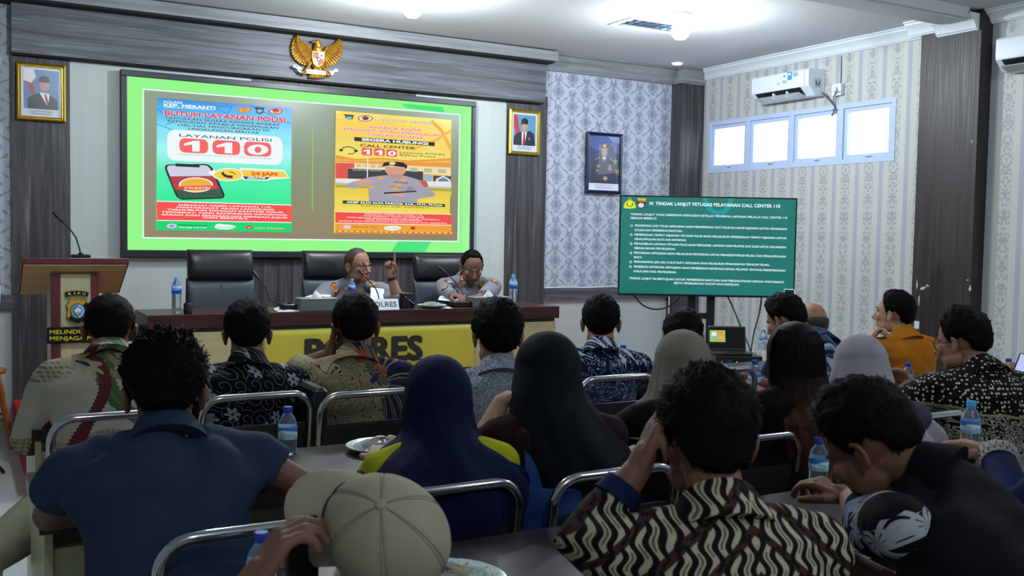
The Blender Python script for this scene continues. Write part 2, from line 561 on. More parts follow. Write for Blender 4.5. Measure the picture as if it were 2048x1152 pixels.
# window band: frame, four sashes with glass and handles
win = struct(empty('window_1', (XR+.03, (wy0+wy1)/2, wz0)))
cy, cz = (wy0+wy1)/2, wz0
def wl(m): # local coordinates of the window
    m.v = [(a-XR-.03, b-cy, c-cz) for a, b, c in m.v]; return m
m = MB(); T_ = .04
m.box((XR-.004, wy0, wz0), (XR+.09, wy1, wz0+T_)); m.box((XR-.004, wy0, wz1-T_), (XR+.09, wy1, wz1))
m.box((XR-.004, wy0, wz0+T_), (XR+.09, wy0+T_, wz1-T_)); m.box((XR-.004, wy1-T_, wz0+T_), (XR+.09, wy1, wz1-T_))
pw = (wy1-wy0)/4
for k in (1, 2, 3): m.box((XR-.004, wy0+pw*k-.026, wz0+T_), (XR+.09, wy0+pw*k+.026, wz1-T_))
wl(m).build('frame', M_ALU, win, 0)
for k in range(4):
    a, b = wy0+pw*k+(.042 if k == 0 else .028), wy0+pw*(k+1)-(.042 if k == 3 else .028)
    z0, z1 = wz0+.042, wz1-.042; S = .034
    m = MB()
    m.box((XR+.012, a, z0), (XR+.05, b, z0+S)); m.box((XR+.012, a, z1-S), (XR+.05, b, z1))
    m.box((XR+.012, a, z0+S), (XR+.05, a+S, z1-S)); m.box((XR+.012, b-S, z0+S), (XR+.05, b, z1-S))
    sa = wl(m).build('sash', M_ALU, win, 0)
    m = MB(); m.box((XR+.028, a+S-.004, z0+S-.004), (XR+.033, b-S+.004, z1-S+.004)); wl(m).build('glass', M_PANE, sa, 0)
    m = MB(); yy = (a+b)/2
    m.tube([(XR+.012, yy, z0+.012), (XR-.012, yy, z0+.012), (XR-.014, yy-.05, z0+.018)], .006, 8)
    wl(m).build('handle', M_WHITE, sa)

# front wall cladding
struct(boxo('trim_1', (.365, 7.97, .25), (.752, YF, 2.80), M_WV))            # left pillar board
struct(boxo('trim_2', (4.41, 7.97, .25), (4.835, YF, 2.80), M_WV))           # right pillar board
struct(boxo('trim_3', (.752, 7.985, .25), (2.085, YF, 2.80), M_PAN))
struct(boxo('trim_4', (2.085, 7.975, .25), (3.505, YF, 2.80), M_WV))
struct(boxo('trim_5', (3.505, 7.985, .25), (4.41, YF, 2.80), M_PAN))
fz0 = at(560, 155, Y=7.90).z; fx1 = at(1092, 160, Y=7.90).x; fx0 = at(22, 60, Y=7.9).x
struct(boxo('trim_6', (fx0, 7.90, fz0), (fx1, YF, 3.16), M_WH, None, .002))   # frieze
struct(boxo('trim_7', (fx0+.02, 7.915, fz0-.012), (fx1-.02, YF, fz0), M_DARKGAP))
tz = at(560, 62, Y=7.80).z; tx1 = at(1117, 112, Y=7.76).x
m = MB()
m.box((-.4, 7.76, tz+.016), (tx1, YF, CEIL-.012)); m.cur = 1
m.box((-.4, 7.775, tz), (tx1-.03, YF, tz+.016)); m.box((-.4, 7.78, CEIL-.012), (tx1-.02, YF, CEIL-.001))
struct(m.build('trim_8', [M_WC, M_DARKGAP], None, 0))
# crown over the damask, turning round the corner post
cz0 = 3.045
def crown(m, a, b, nrm, z0, z1, dep):
    """coved moulding from a to b along a wall; nrm points into the room"""
    a = Vector(a); b = Vector(b); nrm = Vector(nrm); H = z1-z0
    prof = [(0, 0), (.18, 0), (.22, .08), (.30, .12), (.36, .30), (.55, .55), (.80, .72), (.84, .86), (1.0, .90), (1.0, 1.0), (0, 1.0)]
    rings = [[Vector((p.x, p.y, 0))+nrm*(u*dep)+Vector((0, 0, z0+v*H)) for u, v in prof] for p in (a, b)]
    m.loft(rings)
m = MB(); crown(m, (tx1-.02, 7.97, 0), (6.34, 7.97, 0), (0, -1, 0), cz0, CEIL-.001, .10)
m.box((tx1-.02, 7.965, cz0), (6.34, YF, CEIL-.001))
struct(m.build('trim_9', M_WC, None, 30))
m = MB(); m.box((6.31, 7.84, .0), (XR, YF, cz0+.02)); struct(m.build('trim_10', M_WV, None, 0))
m = MB(); m.cur = 0
crown(m, (6.26, 7.85, 0), (XR, 7.85, 0), (0, -1, 0), cz0, CEIL-.001, .09)
crown(m, (6.33, 7.80, 0), (6.33, YF, 0), (-1, 0, 0), cz0, CEIL-.001, .05)
m.box((6.30, 7.84, cz0), (XR, YF, CEIL-.001))
struct(m.build('trim_11', M_WC, None, 30))
# dado rail of both damask bays
m = MB(); m.box((4.835, 7.955, .907), (6.31, YF, 1.012)); m.box((XL, 7.955, .907), (.365, YF, 1.012))
struct(m.build('trim_12', M_WH, None, 0, .004))
# right wall: cornice, brown pillar, ceiling beam
py1 = at(1843, 76, X=6.47).y; py0 = 4.66; 
m = MB(); crown(m, (XR, YB, 0), (XR, py0, 0), (-1, 0, 0), 3.10, CEIL-.001, .11)
struct(m.build('trim_13', M_CORN, None, 30))
m = MB(); crown(m, (XR, py1, 0), (XR, 7.84, 0), (-1, 0, 0), 3.09, CEIL-.001, .10)
struct(m.build('trim_14', M_CORN, None, 30))
m = MB(); m.box((6.47, py0, 0), (XR, py1, CEIL-.001)); struct(m.build('trim_15', M_WR, None, 0, .003))
m = MB(); crown(m, (6.475, py0+.34, 0), (6.475, py1+.10, 0), (-1, 0, 0), 3.085, CEIL-.001, .10)
crown(m, (6.475, py0+.02, 0), (6.475, py0+.36, 0), (-1, 0, 0), 3.045, CEIL-.03, .13)
struct(m.build('trim_16', M_CORN, None, 30))
m = MB(); m.box((XL, py0+.02, CEIL-.075), (6.36, py0+.30, CEIL+.02)); m.box((XL, py0+.06, CEIL-.085), (6.36, py0+.26, CEIL-.07))
struct(m.build('trim_17', M_CEIL, None, 0, .006))
# chipped plaster patches on the brown pillar and a paper tag
pat = flat('bare plaster', '#aeb5b3', .9, noise_amt=.15)
def chip(px, py, sx, sy, n=9):
    p = at(px, py, X=6.468); pts = []
    for k in range(n):
        a = 2*pi*k/n; q = random.uniform(.45, 1.1); pts.append((p.y+sx*q*cos(a), p.z+sy*q*sin(a)))
    m = MB(); m.prism(pts, 6.4705, 6.4665, lambda u, v, d: Vector((d, u, v))); return m
mm = MB()
for q in ((1828+6, 570, .010, .05), (1846, 576, .03, .018), (1855, 572, .02, .012), (1940, 578, .012, .032), (1838, 600, .008, .05), (1944, 283, .006, .012), (1935, 560, .012, .006)):
    c_ = chip(*q); mm.add(c_.v, c_.f)
struct(mm.build('trim_18', pat, None, 0))
m = MB(); p = at(1833, 650, X=6.46); m.rbox((p.x, p.y-.022, p.z-.03), (p.x+.008, p.y+.022, p.z+.03), .003, 2, axis=0)
tag(m.build('paper_tag', M_WHITE), 'small blank white tag stuck on the brown pillar', 'tag')

# stage
m = MB(); m.box((.36, 6.02, 0), (5.3, YF-.001, .25)); st = m.build('stage_platform', M_RED, None, 0, .012)
tag(st, 'red carpeted stage platform under the head desk', 'stage')
m = MB(); m.box((.41, 5.62, 0), (5.3, 6.015, .13)); st2 = m.build('stage_step', M_RED, None, 0, .012)
tag(st2, 'low red carpeted step in front of the stage', 'step')
STG = .25

# ceiling lights
def bulb_lamp(x, y, label):
    t = empty('real_or_added_bulb', (x, y, CEIL), 0, label, 'ceiling lamp', 'bare bulb lamps on the ceiling')
    m = MB(); m.lathe([(0, 0), (.078, 0), (.080, -.008), (.052, -.022), (.030, -.032), (.026, -.055), (.030, -.062), (0, -.062)], 24); m.build('lamp_holder', M_WHITE, t)
    m = MB(); m.lathe([(0, -.06), (.026, -.062), (.046, -.075), (.066, -.10), (.070, -.130), (.060, -.165), (.036, -.188), (0, -.195)], 24); m.build('bulb', M_LENS, t)
    return t
names = ['lit bare bulb on a white holder near the metal louvre light', 'lit bare bulb near the frieze above the golden bird', 'unseen bulb added to light the front, above the left table ends', 'unseen fill bulb added behind the back row', 'unseen fill bulb added above the right tables', 'unseen fill bulb added behind the camera side']
for (x, y, p), nm in zip(BULBS, names): bulb_lamp(x, y, nm)
t = empty('downlight', (6.10, 7.66, CEIL), 0, 'small round lit downlight by the corner post', 'downlight')
m = MB(); m.lathe([(.048, 0), (.062, 0), (.062, -.006), (.048, -.009)], 28); m.build('trim_ring', M_WHITE, t)
m = MB(); m.lathe([(0, -.001), (.048, -.001), (.047, -.012), (.03, -.017), (0, -.018)], 28); m.build('lens', M_LENS2, t)
# louvred troffer
a_, b_ = Vector((4.56, 6.57, CEIL)), Vector((5.18, 6.57, CEIL))
t = empty('louvre_light', (4.56, 6.28, CEIL), 0, 'unlit ceiling light with mirrored metal louvres', 'ceiling light')
m = MB()
for q in (((0, 0, -.014), (.64, .014, -.001)), ((0, .286, -.014), (.64, .30, -.001)), ((0, .014, -.014), (.014, .286, -.001)), ((.626, .014, -.014), (.64, .286, -.001))): m.box(*q)
m.build('frame', M_WHITE, t, 0)
m = MB(); m.box((.014, .014, -.004), (.626, .286, -.001)); m.build('reflector', flat('mirror metal', '#8b98a8', .12, 1.), t, 0)
m = MB()
for k in range(1, 8): m.box((.626/8*k, .016, -.013), (.626/8*k+.004, .284, -.0045))
for k in (1, 2): m.box((.015, .3/3*k-.006, -.013), (.625, .3/3*k+.006, -.0045))
m.build('louvre', flat('louvre blades', '#b7c4d4', .2, 1.), t, 0)

def adopt(o, parent):
    """parent o (built in room coordinates) to a thing standing elsewhere"""
    o.parent = parent
    o.matrix_parent_inverse = (Matrix.Translation(parent.location) @ parent.rotation_euler.to_matrix().to_4x4()).inverted()
    return o
def zgrad(name, stops, s=1.0, axis=2, emit=True, warp=0.):
    """printed or shown colour gradient along room height"""
    def fn():
        x, y, z = vcoord()
        t = z
        if warp: t = z+vsin(x*17)*warp
        c = stops[0][1]
        for (za, ca), (zb, cb) in zip(stops, stops[1:]):
            c = cmix(vstep(t, za, zb), c, cb)
        return {'c': '#050505', 'e': c} if emit else {'c': c}
    return pm(name, fn, .35, es=s)
def E(c, s=1.0): return emis('screen '+c, c, s)
def ink(c, r=.5): return flat('print '+c, c, r, noise_amt=.0)

# ============================================================ LED wall screen
LED = empty('led_screen', (2.6, 7.93, 1.28), 0, 'wide green lit wall screen showing two police posters', 'screen')
S = .93
x0, x1, z0, z1 = at(241.4, 300, Y=7.93).x, at(949, 300, Y=7.93).x, at(600, 515.5, Y=7.93).z, at(600, 171.5, Y=7.93).z
ix0, ix1, iz0, iz1 = at(254, 300, Y=7.93).x, at(942, 300, Y=7.93).x, at(600, 502.5, Y=7.93).z, at(600, 183, Y=7.93).z
m = MB()
m.box((x0, 7.91, z0), (x1, 7.985, iz0)); m.box((x0, 7.91, iz1), (x1, 7.985, z1))
m.box((x0, 7.91, iz0), (ix0, 7.985, iz1)); m.box((ix1, 7.91, iz0), (x1, 7.985, iz1))
adopt(m.build('bezel', flat('dark blue-black bezel', '#1b222c', .4), None, 0, .004), LED)
P = Pic((0, 7.935, 0), (1, 0, 0), (0, 0, 1), (0, -1, 0))
G1, G2, G3 = E('#97ff8c', S), E('#4de983', S), E('#a6ffa2', S)
P.rect(ix0, iz0, ix1, iz1, G1)
P.poly([(802, 207), (884, 214), (890, 225), (812, 216)], G2, True); P.poly([(781, 505), (798, 481), (862, 483), (848, 508)], G2, True)
P.poly([(925, 230), (930, 216), (942, 218), (941, 505), (925, 507)], G3, True)
W1 = E('#e8ffff', S)
P.poly([(285, 177), (921, 228), (917, 484), (285, 477)], W1, True)
ol = zgrad('screen olive', [(1.46, '#95876a'), (1.9, '#8a8f70'), (2.4, '#87997f')], S)
P.poly([(288, 180), (918.5, 230.5), (914.5, 481.5), (288, 474)], ol, True)
P.line([(625, 258), (624.5, 420)], .006, E('#8fe070', S), True)
# left poster
blue = zgrad('poster sky', [(1.72, '#2cf29a'), (1.92, '#45f3ae'), (2.12, '#9df7f4'), (2.25, '#7fe6f6'), (2.42, '#2fb0ee'), (2.54, '#1f62cf')], S)
P.poly([(314, 195.5), (583.5, 216), (581, 464.5), (312, 460)], blue, True)
lb = E('#3b8fe6', S)
for q in ([(314, 215), (345, 245), (330, 250)], [(360, 198), (400, 215), (464, 212)], [(464, 212), (455, 228), (430, 216)], [(500, 210), (540, 230), (583, 248)], [(380, 300), (350, 262), (314, 248)]): P.line(q, .005, lb, True)
WH, RD, DK = E('#f4ffff', S), E('#ff4a5e', S), E('#12495c', S)
P.text('POLRES', (327, 206), (364.5, 208), 4.6, WH, .03)
P.text('KEP. MERANTI', (327.3, 213), (430.5, 219.3), 6.4, WH, .04)
P.line([(328, 214.2), (428, 220.6)], .003, WH, True)
for (x, y, c1, c2) in ((488.7, 220, '#e8874a', '#f6b95c'), (550.5, 223, '#e25a52', '#ffe9e0')):
    P.disc(x, y, 14.5, 5.4, E(c1, S), True); P.disc(x, y, 11, 3.8, E(c2, S), True); P.disc(x, y, 6, 3.2, E('#d8a040', S), True)
P.poly([(508, 214), (529, 216), (526, 220), (526, 226), (519, 228.5), (512, 225), (512, 219)], E('#504b3a', S), True); P.disc(518.8, 222, 5.5, 3.6, E('#8ec7da', S), True)
P.poly([(542, 222), (551, 216.5), (560, 224)], E('#d0403c', S), True)
P.text('BUTUH LAYANAN POLISI', (328, 230), (570.3, 245), 9.2, E('#f5475f', S), .045, halo=WH, hw=.06)
for s_, a, b in (('LAPORKAN SEGERA KEPADA APARAT', (330.5, 237.8), (560, 251.8)), ('KEPOLISIAN APABILA MENEMUKAN', (334.4, 244), (556, 258.2)), ('HAL-HAL MENCURIGAKAN DI', (355.5, 252), (536.7, 262.8)), ('LINGKUNGAN SEKITAR', (375.8, 259.7), (518, 267.8))):
    P.text(s_, a, b, 4.2, E('#1c4a68', S), .03, halo=E('#c9f3ff', S), hw=.055)
P.rrect([(333.6, 258.5), (564, 274.3), (564, 331), (333.6, 321)], .07, WH, True)
P.text('LAYANAN POLISI', (357.8, 273.5), (542, 283.5), 6, E('#2c5c70', S), .01)
RB = E('#ff6a6c', S)
for cs in ([(358, 276), (415.6, 279.8), (415.6, 307.7), (358, 305)], [(424, 279.8), (479.5, 283), (479.5, 310.8), (424, 308.2)], [(487, 283), (541.4, 286), (541.4, 314), (487, 311.8)]): P.rrect(cs, .045, RB, True)
P.digit('1', 367, 398.5, 281, 302.5, .04, WH, RB); P.digit('1', 432, 463.5, 284.5, 306, .04, WH, RB); P.digit('0', 494, 535.5, 288.5, 309.5, .04, WH, RB)
P.text('MELINDUNGI MENGAYOMI MELAYANI', (357.8, 309.8), (541.4, 318.8), 2.4, E('#8fb0b8', S), .0)
# phone on the poster
P.rrect([(325, 329), (420, 328), (452, 397), (354, 400)], .05, E('#25303a', S), True)
P.rrect([(330, 331), (416, 330.5), (446, 394.5), (358, 397)], .04, E('#d5d8ec', S), True)
P.poly([(338, 353), (427, 352), (438, 378), (349, 381)], E('#b8434c', S), True)
P.poly([(349, 380), (437, 376), (446, 394.5), (358, 397)], E('#3c6048', S), True)
P.rect(*(P.px(350, 333)+P.px(398, 329.5)), E('#25303a', S))
P.disc(391, 370, 34, 15, WH, True); P.disc(391, 370, 31, 13, E('#f6b63e', S), True)
P.poly([(352, 373), (432, 371), (434, 378), (354, 380)], E('#ee3a46', S), True); P.text('PRESISI', (368, 378), (419, 377), 3.6, WH, .02)
P.poly([(413, 346), (428, 339), (434, 355)], WH, True); P.disc(456.3, 349.7, 32, 13, WH, True); P.disc(456.3, 349.7, 29, 11, E('#ffd94f', S), True)
P.line([(443, 345), (446, 350), (453, 353.5), (464, 354)], .022, E('#30343a', S), True); P.line([(457, 344), (465, 346), (470, 350)], .006, E('#30343a', S), True)
P.poly([(478, 336), (566, 340), (578, 357), (538, 359.5), (532, 362), (484, 360)], WH, True)
P.poly([(481, 340), (565, 343.2), (575, 355.5), (486, 353.5)], E('#ffcf4a', S), True); P.text('24 JAM', (500, 350.5), (553, 352), 6.6, E('#f05a2a', S), .06)
P.poly([(484, 353), (539, 355), (531, 359.6), (488, 358.4)], E('#1c4a5c', S), True); P.text('GRATIS', (493, 357.4), (529, 358.5), 3.8, WH, .05)
P.poly([(312, 401.5), (581.6, 409.5), (581.3, 446), (312, 441.5)], WH, True); P.poly([(312, 403.4), (581.6, 411.3), (581.3, 444.2), (312, 439.8)], E('#ff5650', S), True)
for s_, a, b in (('DENGAN AKSES LAYANAN 110,', (356, 411.4), (541, 415.8)), ('MASYARAKAT AKAN LANGSUNG', (351.6, 416), (546, 421)), ('TERHUBUNG DENGAN KANTOR POLISI', (332.8, 420.5), (564, 426.2)), ('TERDEKAT. MARI SAMPAIKAN INFORMASI,', (321, 425.3), (573.4, 431.6)), ('SARAN DAN PENGADUAN DENGAN JUJUR', (321.9, 430.5), (572.7, 436.8)), ('DAN BERETIKA', (404.7, 436.6), (495.3, 439))):
    P.text(s_, a, b, 3.1, WH, .035)
P.poly([(312, 441.5), (581.3, 446), (581, 464.5), (312, 460)], E('#1edb78', S), True)
P.disc(341.9, 452, 10, 4.6, E('#dcd8f6', S), True); P.disc(341.9, 452, 5, 2.4, E('#9a97c8', S), True)
P.text('Melindungi Tuah', (355.5, 451.2), (413, 452.4), 2.6, DK, .03); P.text('Menjaga Marwah', (356, 455.4), (412, 456.4), 2.6, WH, .03)
P.disc(448, 454, 21, 5, WH, True); P.disc(438, 450.5, 9, 3, WH, True, same=True); P.text('Green Policing', (431, 455.6), (466, 456), 2.8, E('#35c98c', S), .02)
P.disc(496.6, 454.7, 6.2, 3.8, E('#c93a30', S), True); P.disc(496.6, 455.2, 3.5, 1.8, E('#f0a8a0', S), True); P.text('Lapor Kapolres', (507, 457), (565.6, 458.4), 3.2, E('#e8e04a', S), .03)
# right poster
yl = zgrad('poster yellow', [(1.44, '#ffd23c'), (1.62, '#f6e45a'), (1.80, '#f4d848'), (2.06, '#f4a83c'), (2.13, '#f2e464'), (2.30, '#f6d046'), (2.42, '#fbd03c'), (2.52, '#ffe54e')], S, warp=.02)
P.poly([(669.2, 222.3), (899.5, 240.6), (895.5, 469), (665.2, 466)], yl, True)
P.line([(860, 243), (880, 262), (899, 300)], .03, E('#f9b934', S), True); P.line([(820, 300), (870, 280), (899, 262)], .02, E('#f9c53a', S), True)
P.poly([(683, 229), (706, 231), (703, 235), (703, 239), (695, 240.5), (688, 237.5), (688, 233)], E('#5b4b30', S), True); P.disc(695, 236.7, 6, 3, E('#7fc3e8', S), True)
P.disc(727.8, 237.5, 15, 6.3, E('#b03a3c', S), True); P.disc(727.8, 237.5, 13, 5, E('#f3f0ea', S), True); P.poly([(718, 236), (728, 232), (738, 238)], E('#e84a3c', S), True); P.disc(727.8, 238.2, 6, 2.6, E('#31465c', S), True)
P.text('POLRES KEP. MERANTI', (747.8, 241.3), (866.6, 249.4), 4, WH, .03, halo=E('#403a2c', S), hw=.05)
PK = E('#f06a84', S)
P.text('APABILA ANDA', (733.8, 257), (840, 263.4), 4.8, PK, .02, halo=E('#fff0f4', S), hw=.07); P.text('MELIHAT ATAU MENGALAMI', (684.5, 260.4), (885.3, 274.4), 4.6, PK, .02, halo=E('#fff0f4', S), hw=.07); P.text('TINDAK PIDANA', (729.8, 271.4), (843, 279), 4.6, PK, .02, halo=E('#fff0f4', S), hw=.07)
P.poly([(705.3, 274.7), (865.5, 285.4), (865.5, 292.8), (705.3, 282.6)], E('#26292a', S), True); P.text('SEGERA HUBUNGI', (719.7, 281.8), (852.5, 290.6), 5.2, WH, .05)
P.text('CALL CENTER', (717.3, 293.9), (826.7, 299.6), 5.6, E('#2b2c18', S), .02)
for cs in ([(720, 296), (740.8, 297.5), (740.8, 312), (720, 310.6)], [(744.7, 297), (765.8, 298.6), (765.8, 313), (744.7, 311.6)], [(769, 299), (790.3, 300.5), (790.3, 314.6), (769, 313.2)]): P.rrect(cs, .014, E('#fa5a55', S), True)
P.digit('1', 723, 736, 299, 309, .05, WH, RB); P.digit('1', 747.5, 761, 300.5, 310.5, .05, WH, RB); P.digit('0', 772, 788, 302, 312, .05, WH, E('#fa5a55', S))
P.text('Layanan POLRI', (795.5, 307.3), (883.8, 311.6), 4, E('#353a22', S), .0); P.text('Bebas Pulsa', (795.8, 312.4), (866.6, 316), 4, E('#353a22', S), .0)
P.line([(679, 300), (684, 295.5), (692, 294), (700, 295.5), (707, 300)], .007, E('#2c3018', S), True); P.disc(678.5, 301, 3.6, 2.5, E('#2c3018', S), True); P.disc(708, 302.5, 3.6, 2.5, E('#2c3018', S), True); P.line([(708, 304), (702, 308), (692, 308.5)], .006, E('#2c3018', S), True)
def Q(*pts): return [(640+a/6.4, 320+b/6.4) for a, b in pts]
def QP(c, *pts): P.poly(Q(*pts), E(c, S), True)
QP('#f0a03a', (180, -60), (420, -10), (760, -25), (1100, 10), (1646, -20), (1646, 100), (180, 40)); QP('#f7c05a', (180, -10), (420, 10), (760, -5), (1100, 30), (1646, 10), (1646, 40), (180, 10))
QP('#f6e3b4', (180, 30), (1646, 102), (1646, 205), (180, 95)); QP('#e8564c', (180, 38), (415, 45), (415, 105), (325, 108), (325, 240), (178, 235))
QP('#3b4048', (328, 112), (1290, 150), (1290, 265), (328, 240)); QP('#9db7cf', (1300, 190), (1405, 195), (1405, 290), (1300, 285)); QP('#3f464e', (1420, 203), (1646, 213), (1646, 285), (1420, 275))
QP('#eef0ee', (1450, 280), (1455, 245), (1545, 205), (1640, 255), (1640, 285)); QP('#6f8ba2', (1480, 278), (1480, 255), (1545, 222), (1615, 262), (1615, 280))
for k in range(4): QP('#c9c79a', (440+k*90, 55+k*4), (500+k*90, 58+k*4), (500+k*90, 92+k*4), (440+k*90, 90+k*4))
for k in range(3): QP('#b9c39a', (1120+k*180, 100+k*10), (1220+k*180, 105+k*10), (1220+k*180, 155+k*10), (1120+k*180, 150+k*10))
P.text('POLRES KEP. MERANTI', (701, 342), (757, 343.5), 3, E('#cfd4d6', S), .0)
QP('#e9ecef', (174, 240), (1646, 285), (1646, 360), (174, 290)); QP('#e2b8b4', (174, 290), (1646, 350), (1646, 370), (174, 318))
QP('#a9b33e', (174, 318), (1646, 370), (1646, 420), (174, 360)); QP('#f0d04e', (174, 352), (1646, 405), (1646, 470), (174, 420))
P.line(Q((582, -20), (575, 235)), .009, E('#eef2f0', S), True)
QP('#a9a5b4', (600, 222), (830, 195), (1060, 205), (1210, 250), (1300, 310), (1440, 430), (1430, 470), (1210, 500), (1215, 552), (600, 540), (588, 400), (600, 330), (520, 322), (400, 372), (275, 330), (360, 292), (600, 222))
QP('#8f8b9d', (1050, 400), (1120, 330), (1200, 400), (1100, 412)); QP('#8f8b9d', (850, 335), (1030, 350), (1040, 362), (860, 345))
QP('#dba492', (395, 300), (480, 262), (560, 248), (655, 262), (560, 320), (430, 318)); QP('#dba492', (835, 432), (900, 410), (1000, 412), (1050, 440), (1040, 470), (880, 455))
QP('#1f2124', (780, 418), (1200, 398), (1200, 412), (790, 436))
QP('#d8a08c', (800, 90), (1060, 100), (1062, 160), (1020, 200), (940, 215), (850, 200), (800, 150)); QP('#c88f7c', (850, 185), (1010, 192), (1010, 225), (930, 238), (850, 222))
QP('#1d2126', (762, 75), (790, 38), (900, 22), (1030, 36), (1085, 75), (1075, 118), (1000, 98), (860, 84), (770, 100)); QP('#e6c470', (770, 88), (860, 72), (1050, 100), (1060, 118), (1000, 104), (860, 84), (770, 100))
P.disc(640+892/6.4, 320+48/6.4, 6.5, 3.4, E('#ead79a', S), True)
for cx_, cy_ in ((625, 350), (925, 370), (735, 235), (1040, 262), (980, 325)): P.disc(640+cx_/6.4, 320+cy_/6.4, 6, 3, E('#f0a94e', S), True)
QP('#c9604a', (1235, 255), (1320, 270), (1355, 340), (1300, 350), (1260, 310)); P.text('POLRI', (640+915/6.4, 320+292/6.4), (640+1085/6.4, 320+305/6.4), 2.6, E('#35353c', S), .03)
QP('#33383a', (258, 520), (1562, 566), (1562, 603), (258, 560))
P.text('AKBP ALDI ALFA FAROQI, S.I.K., M.H., M.Hum', Q((305, 552))[0], Q((1525, 592))[0], 4, WH, .04)
P.text('KAPOLRES KEP. MERANTI', Q((490, 598))[0], Q((1352, 624))[0], 3.1, E('#6d6f22', S), .0)
QP('#fff3dc', (163, 657), (1642, 692), (1642, 840), (163, 812)); QP('#fb5048', (163, 667), (1642, 702), (1642, 830), (163, 803))
for s_, a, b in (('DENGAN AKSES LAYANAN 110,', (540, 698), (1275, 717)), ('MASYARAKAT AKAN LANGSUNG', (525, 722), (1290, 742)), ('TERHUBUNG DENGAN KANTOR POLISI TERDEKAT.', (300, 742), (1500, 774)), ('MARI SAMPAIKAN INFORMASI,', (545, 770), (1265, 788)), ('SARAN DAN PENGADUAN DENGAN JUJUR DAN BERETIKA', (205, 787), (1585, 820))):
    P.text(s_, Q(a)[0], Q(b)[0], 2.6, E('#ffe3e0', S), .03)
QP('#f9a53a', (163, 812), (1642, 840), (1640, 955), (160, 938))
P.disc(640+312/6.4, 320+858/6.4, 8, 4, E('#d6d8f0', S), True); P.text('Melindungi Tuah', Q((375, 862))[0], Q((690, 868))[0], 2.6, E('#7a6a50', S), .02)
P.disc(640+890/6.4, 320+872/6.4, 17, 4.6, WH, True); P.text('Green Policing', Q((800, 878))[0], Q((975, 884))[0], 2.6, E('#35c98c', S), .02); P.disc(640+1150/6.4, 320+872/6.4, 5, 3, E('#b0372c', S), True); P.text('Lapor Kapolres', Q((1210, 874))[0], Q((1540, 884))[0], 2.4, E('#c98a40', S), .0)
for k in range(40):
    t = k/40; xx = 165+t*1472; yy = 905+t*22
    QP(('#3fae4e', '#f4e84c', '#ee4a3a', '#f4e84c')[k % 4], (xx, yy), (xx+37, yy+1), (xx+18, yy+22)); QP('#ee4a3a', (xx+18, yy+14), (xx+37, yy+28), (xx, yy+27))
adopt(P.build('lit_picture'), LED)

# ============================================================ corner television on its stand
fh = Vector((FW.x, FW.y, 0)).normalized(); eu = Vector((fh.y, -fh.x, 0))
tvp = at(1412, 492, d=7.3)
P = Pic(tvp, eu, (0, 0, 1), -fh)
TV = empty('television', tvp-Vector((0, 0, .38)), 0, 'flat television with a dark green text slide on a stand by the corner', 'television')
c0, c1 = P.px(1238, 490), P.px(1592, 490); t0, t1 = P.px(1412, 593.5), P.px(1412, 393)
hw = (c1[0]-c0[0])/2; mx = (c1[0]+c0[0])/2; vz0, vz1 = t0[1], t1[1]
RM = Matrix((eu, -fh, Vector((0, 0, 1)))).transposed().to_4x4(); RM.translation = tvp   # local x right, y towards the viewer
m = MB(); B_ = .010
m.box((mx-hw, -.045, vz0), (mx+hw, -.002, vz1), M=RM)
for q in (((mx-hw, -.01, vz0), (mx+hw, .004, vz0+B_*1.6)), ((mx-hw, -.01, vz1-B_), (mx+hw, .004, vz1)), ((mx-hw, -.01, vz0), (mx-hw+B_, .004, vz1)), ((mx+hw-B_, -.01, vz0), (mx+hw, .004, vz1))): m.box(*q, M=RM)
m.box((mx-.35, -.09, vz0+.08), (mx+.35, -.045, vz1-.2), M=RM)
adopt(m.build('television_body', M_BLACK, None, 0, .003), TV)
def tvbg():
    x, y, z = vcoord(); n = vnoise(vvec(x, y, z), 2.2, 2)
    return {'c': '#050505', 'e': cmix(n, '#166359', '#22807e')}
P.rect(mx-hw+B_, vz0+B_*1.6, mx+hw-B_, vz1-B_, pm('slide green', tvbg, .3))
arc = [(1410, 393), (1411, 402), (1415, 412), (1423, 421), (1433, 425.5), (1440, 426), (1449, 423), (1457, 415), (1461, 404), (1462, 393.5)]
P.line(arc, .036, E('#279a9c'), True)
TW = E('#e6fbff'); YE = E('#d8e23a')
P.disc(1259.5, 409, 11, 8.5, YE, True); P.disc(1252, 413, 5, 4, YE, True); P.disc(1267, 413, 5, 4, YE, True); P.disc(1259.5, 408, 6.5, 5, E('#3d6a30'), True); P.disc(1259.5, 407, 4.6, 5, E('#e6ea4c'), True)
for x, y in ((1259.2, 396.3), (1257, 399), (1262, 399)): P.disc(x, y, 1.3, 1.1, YE, True)
P.poly([(1273, 397), (1294, 397.5), (1291, 402), (1291, 413), (1282.5, 418), (1274.5, 412), (1275, 401)], E('#7a2230'), True); P.poly([(1274.5, 396.5), (1292.5, 397), (1290, 403.5), (1277, 403)], E('#e7c63d'), True)
P.text('RIAU', (1278, 402.6), (1289, 403), 3.4, E('#5a2016'), .03); P.disc(1282, 410.5, 6, 4.8, E('#cfe0f2'), True)
def Z7(a, b): return (1050+a/3.2917, 370+b/3.2917)
P.text('IV. TINDAK LANJUT PETUGAS PELAYANAN CALL CENTER 110', Z7(818, 131), Z7(1678, 150), 6.6, TW, .035)
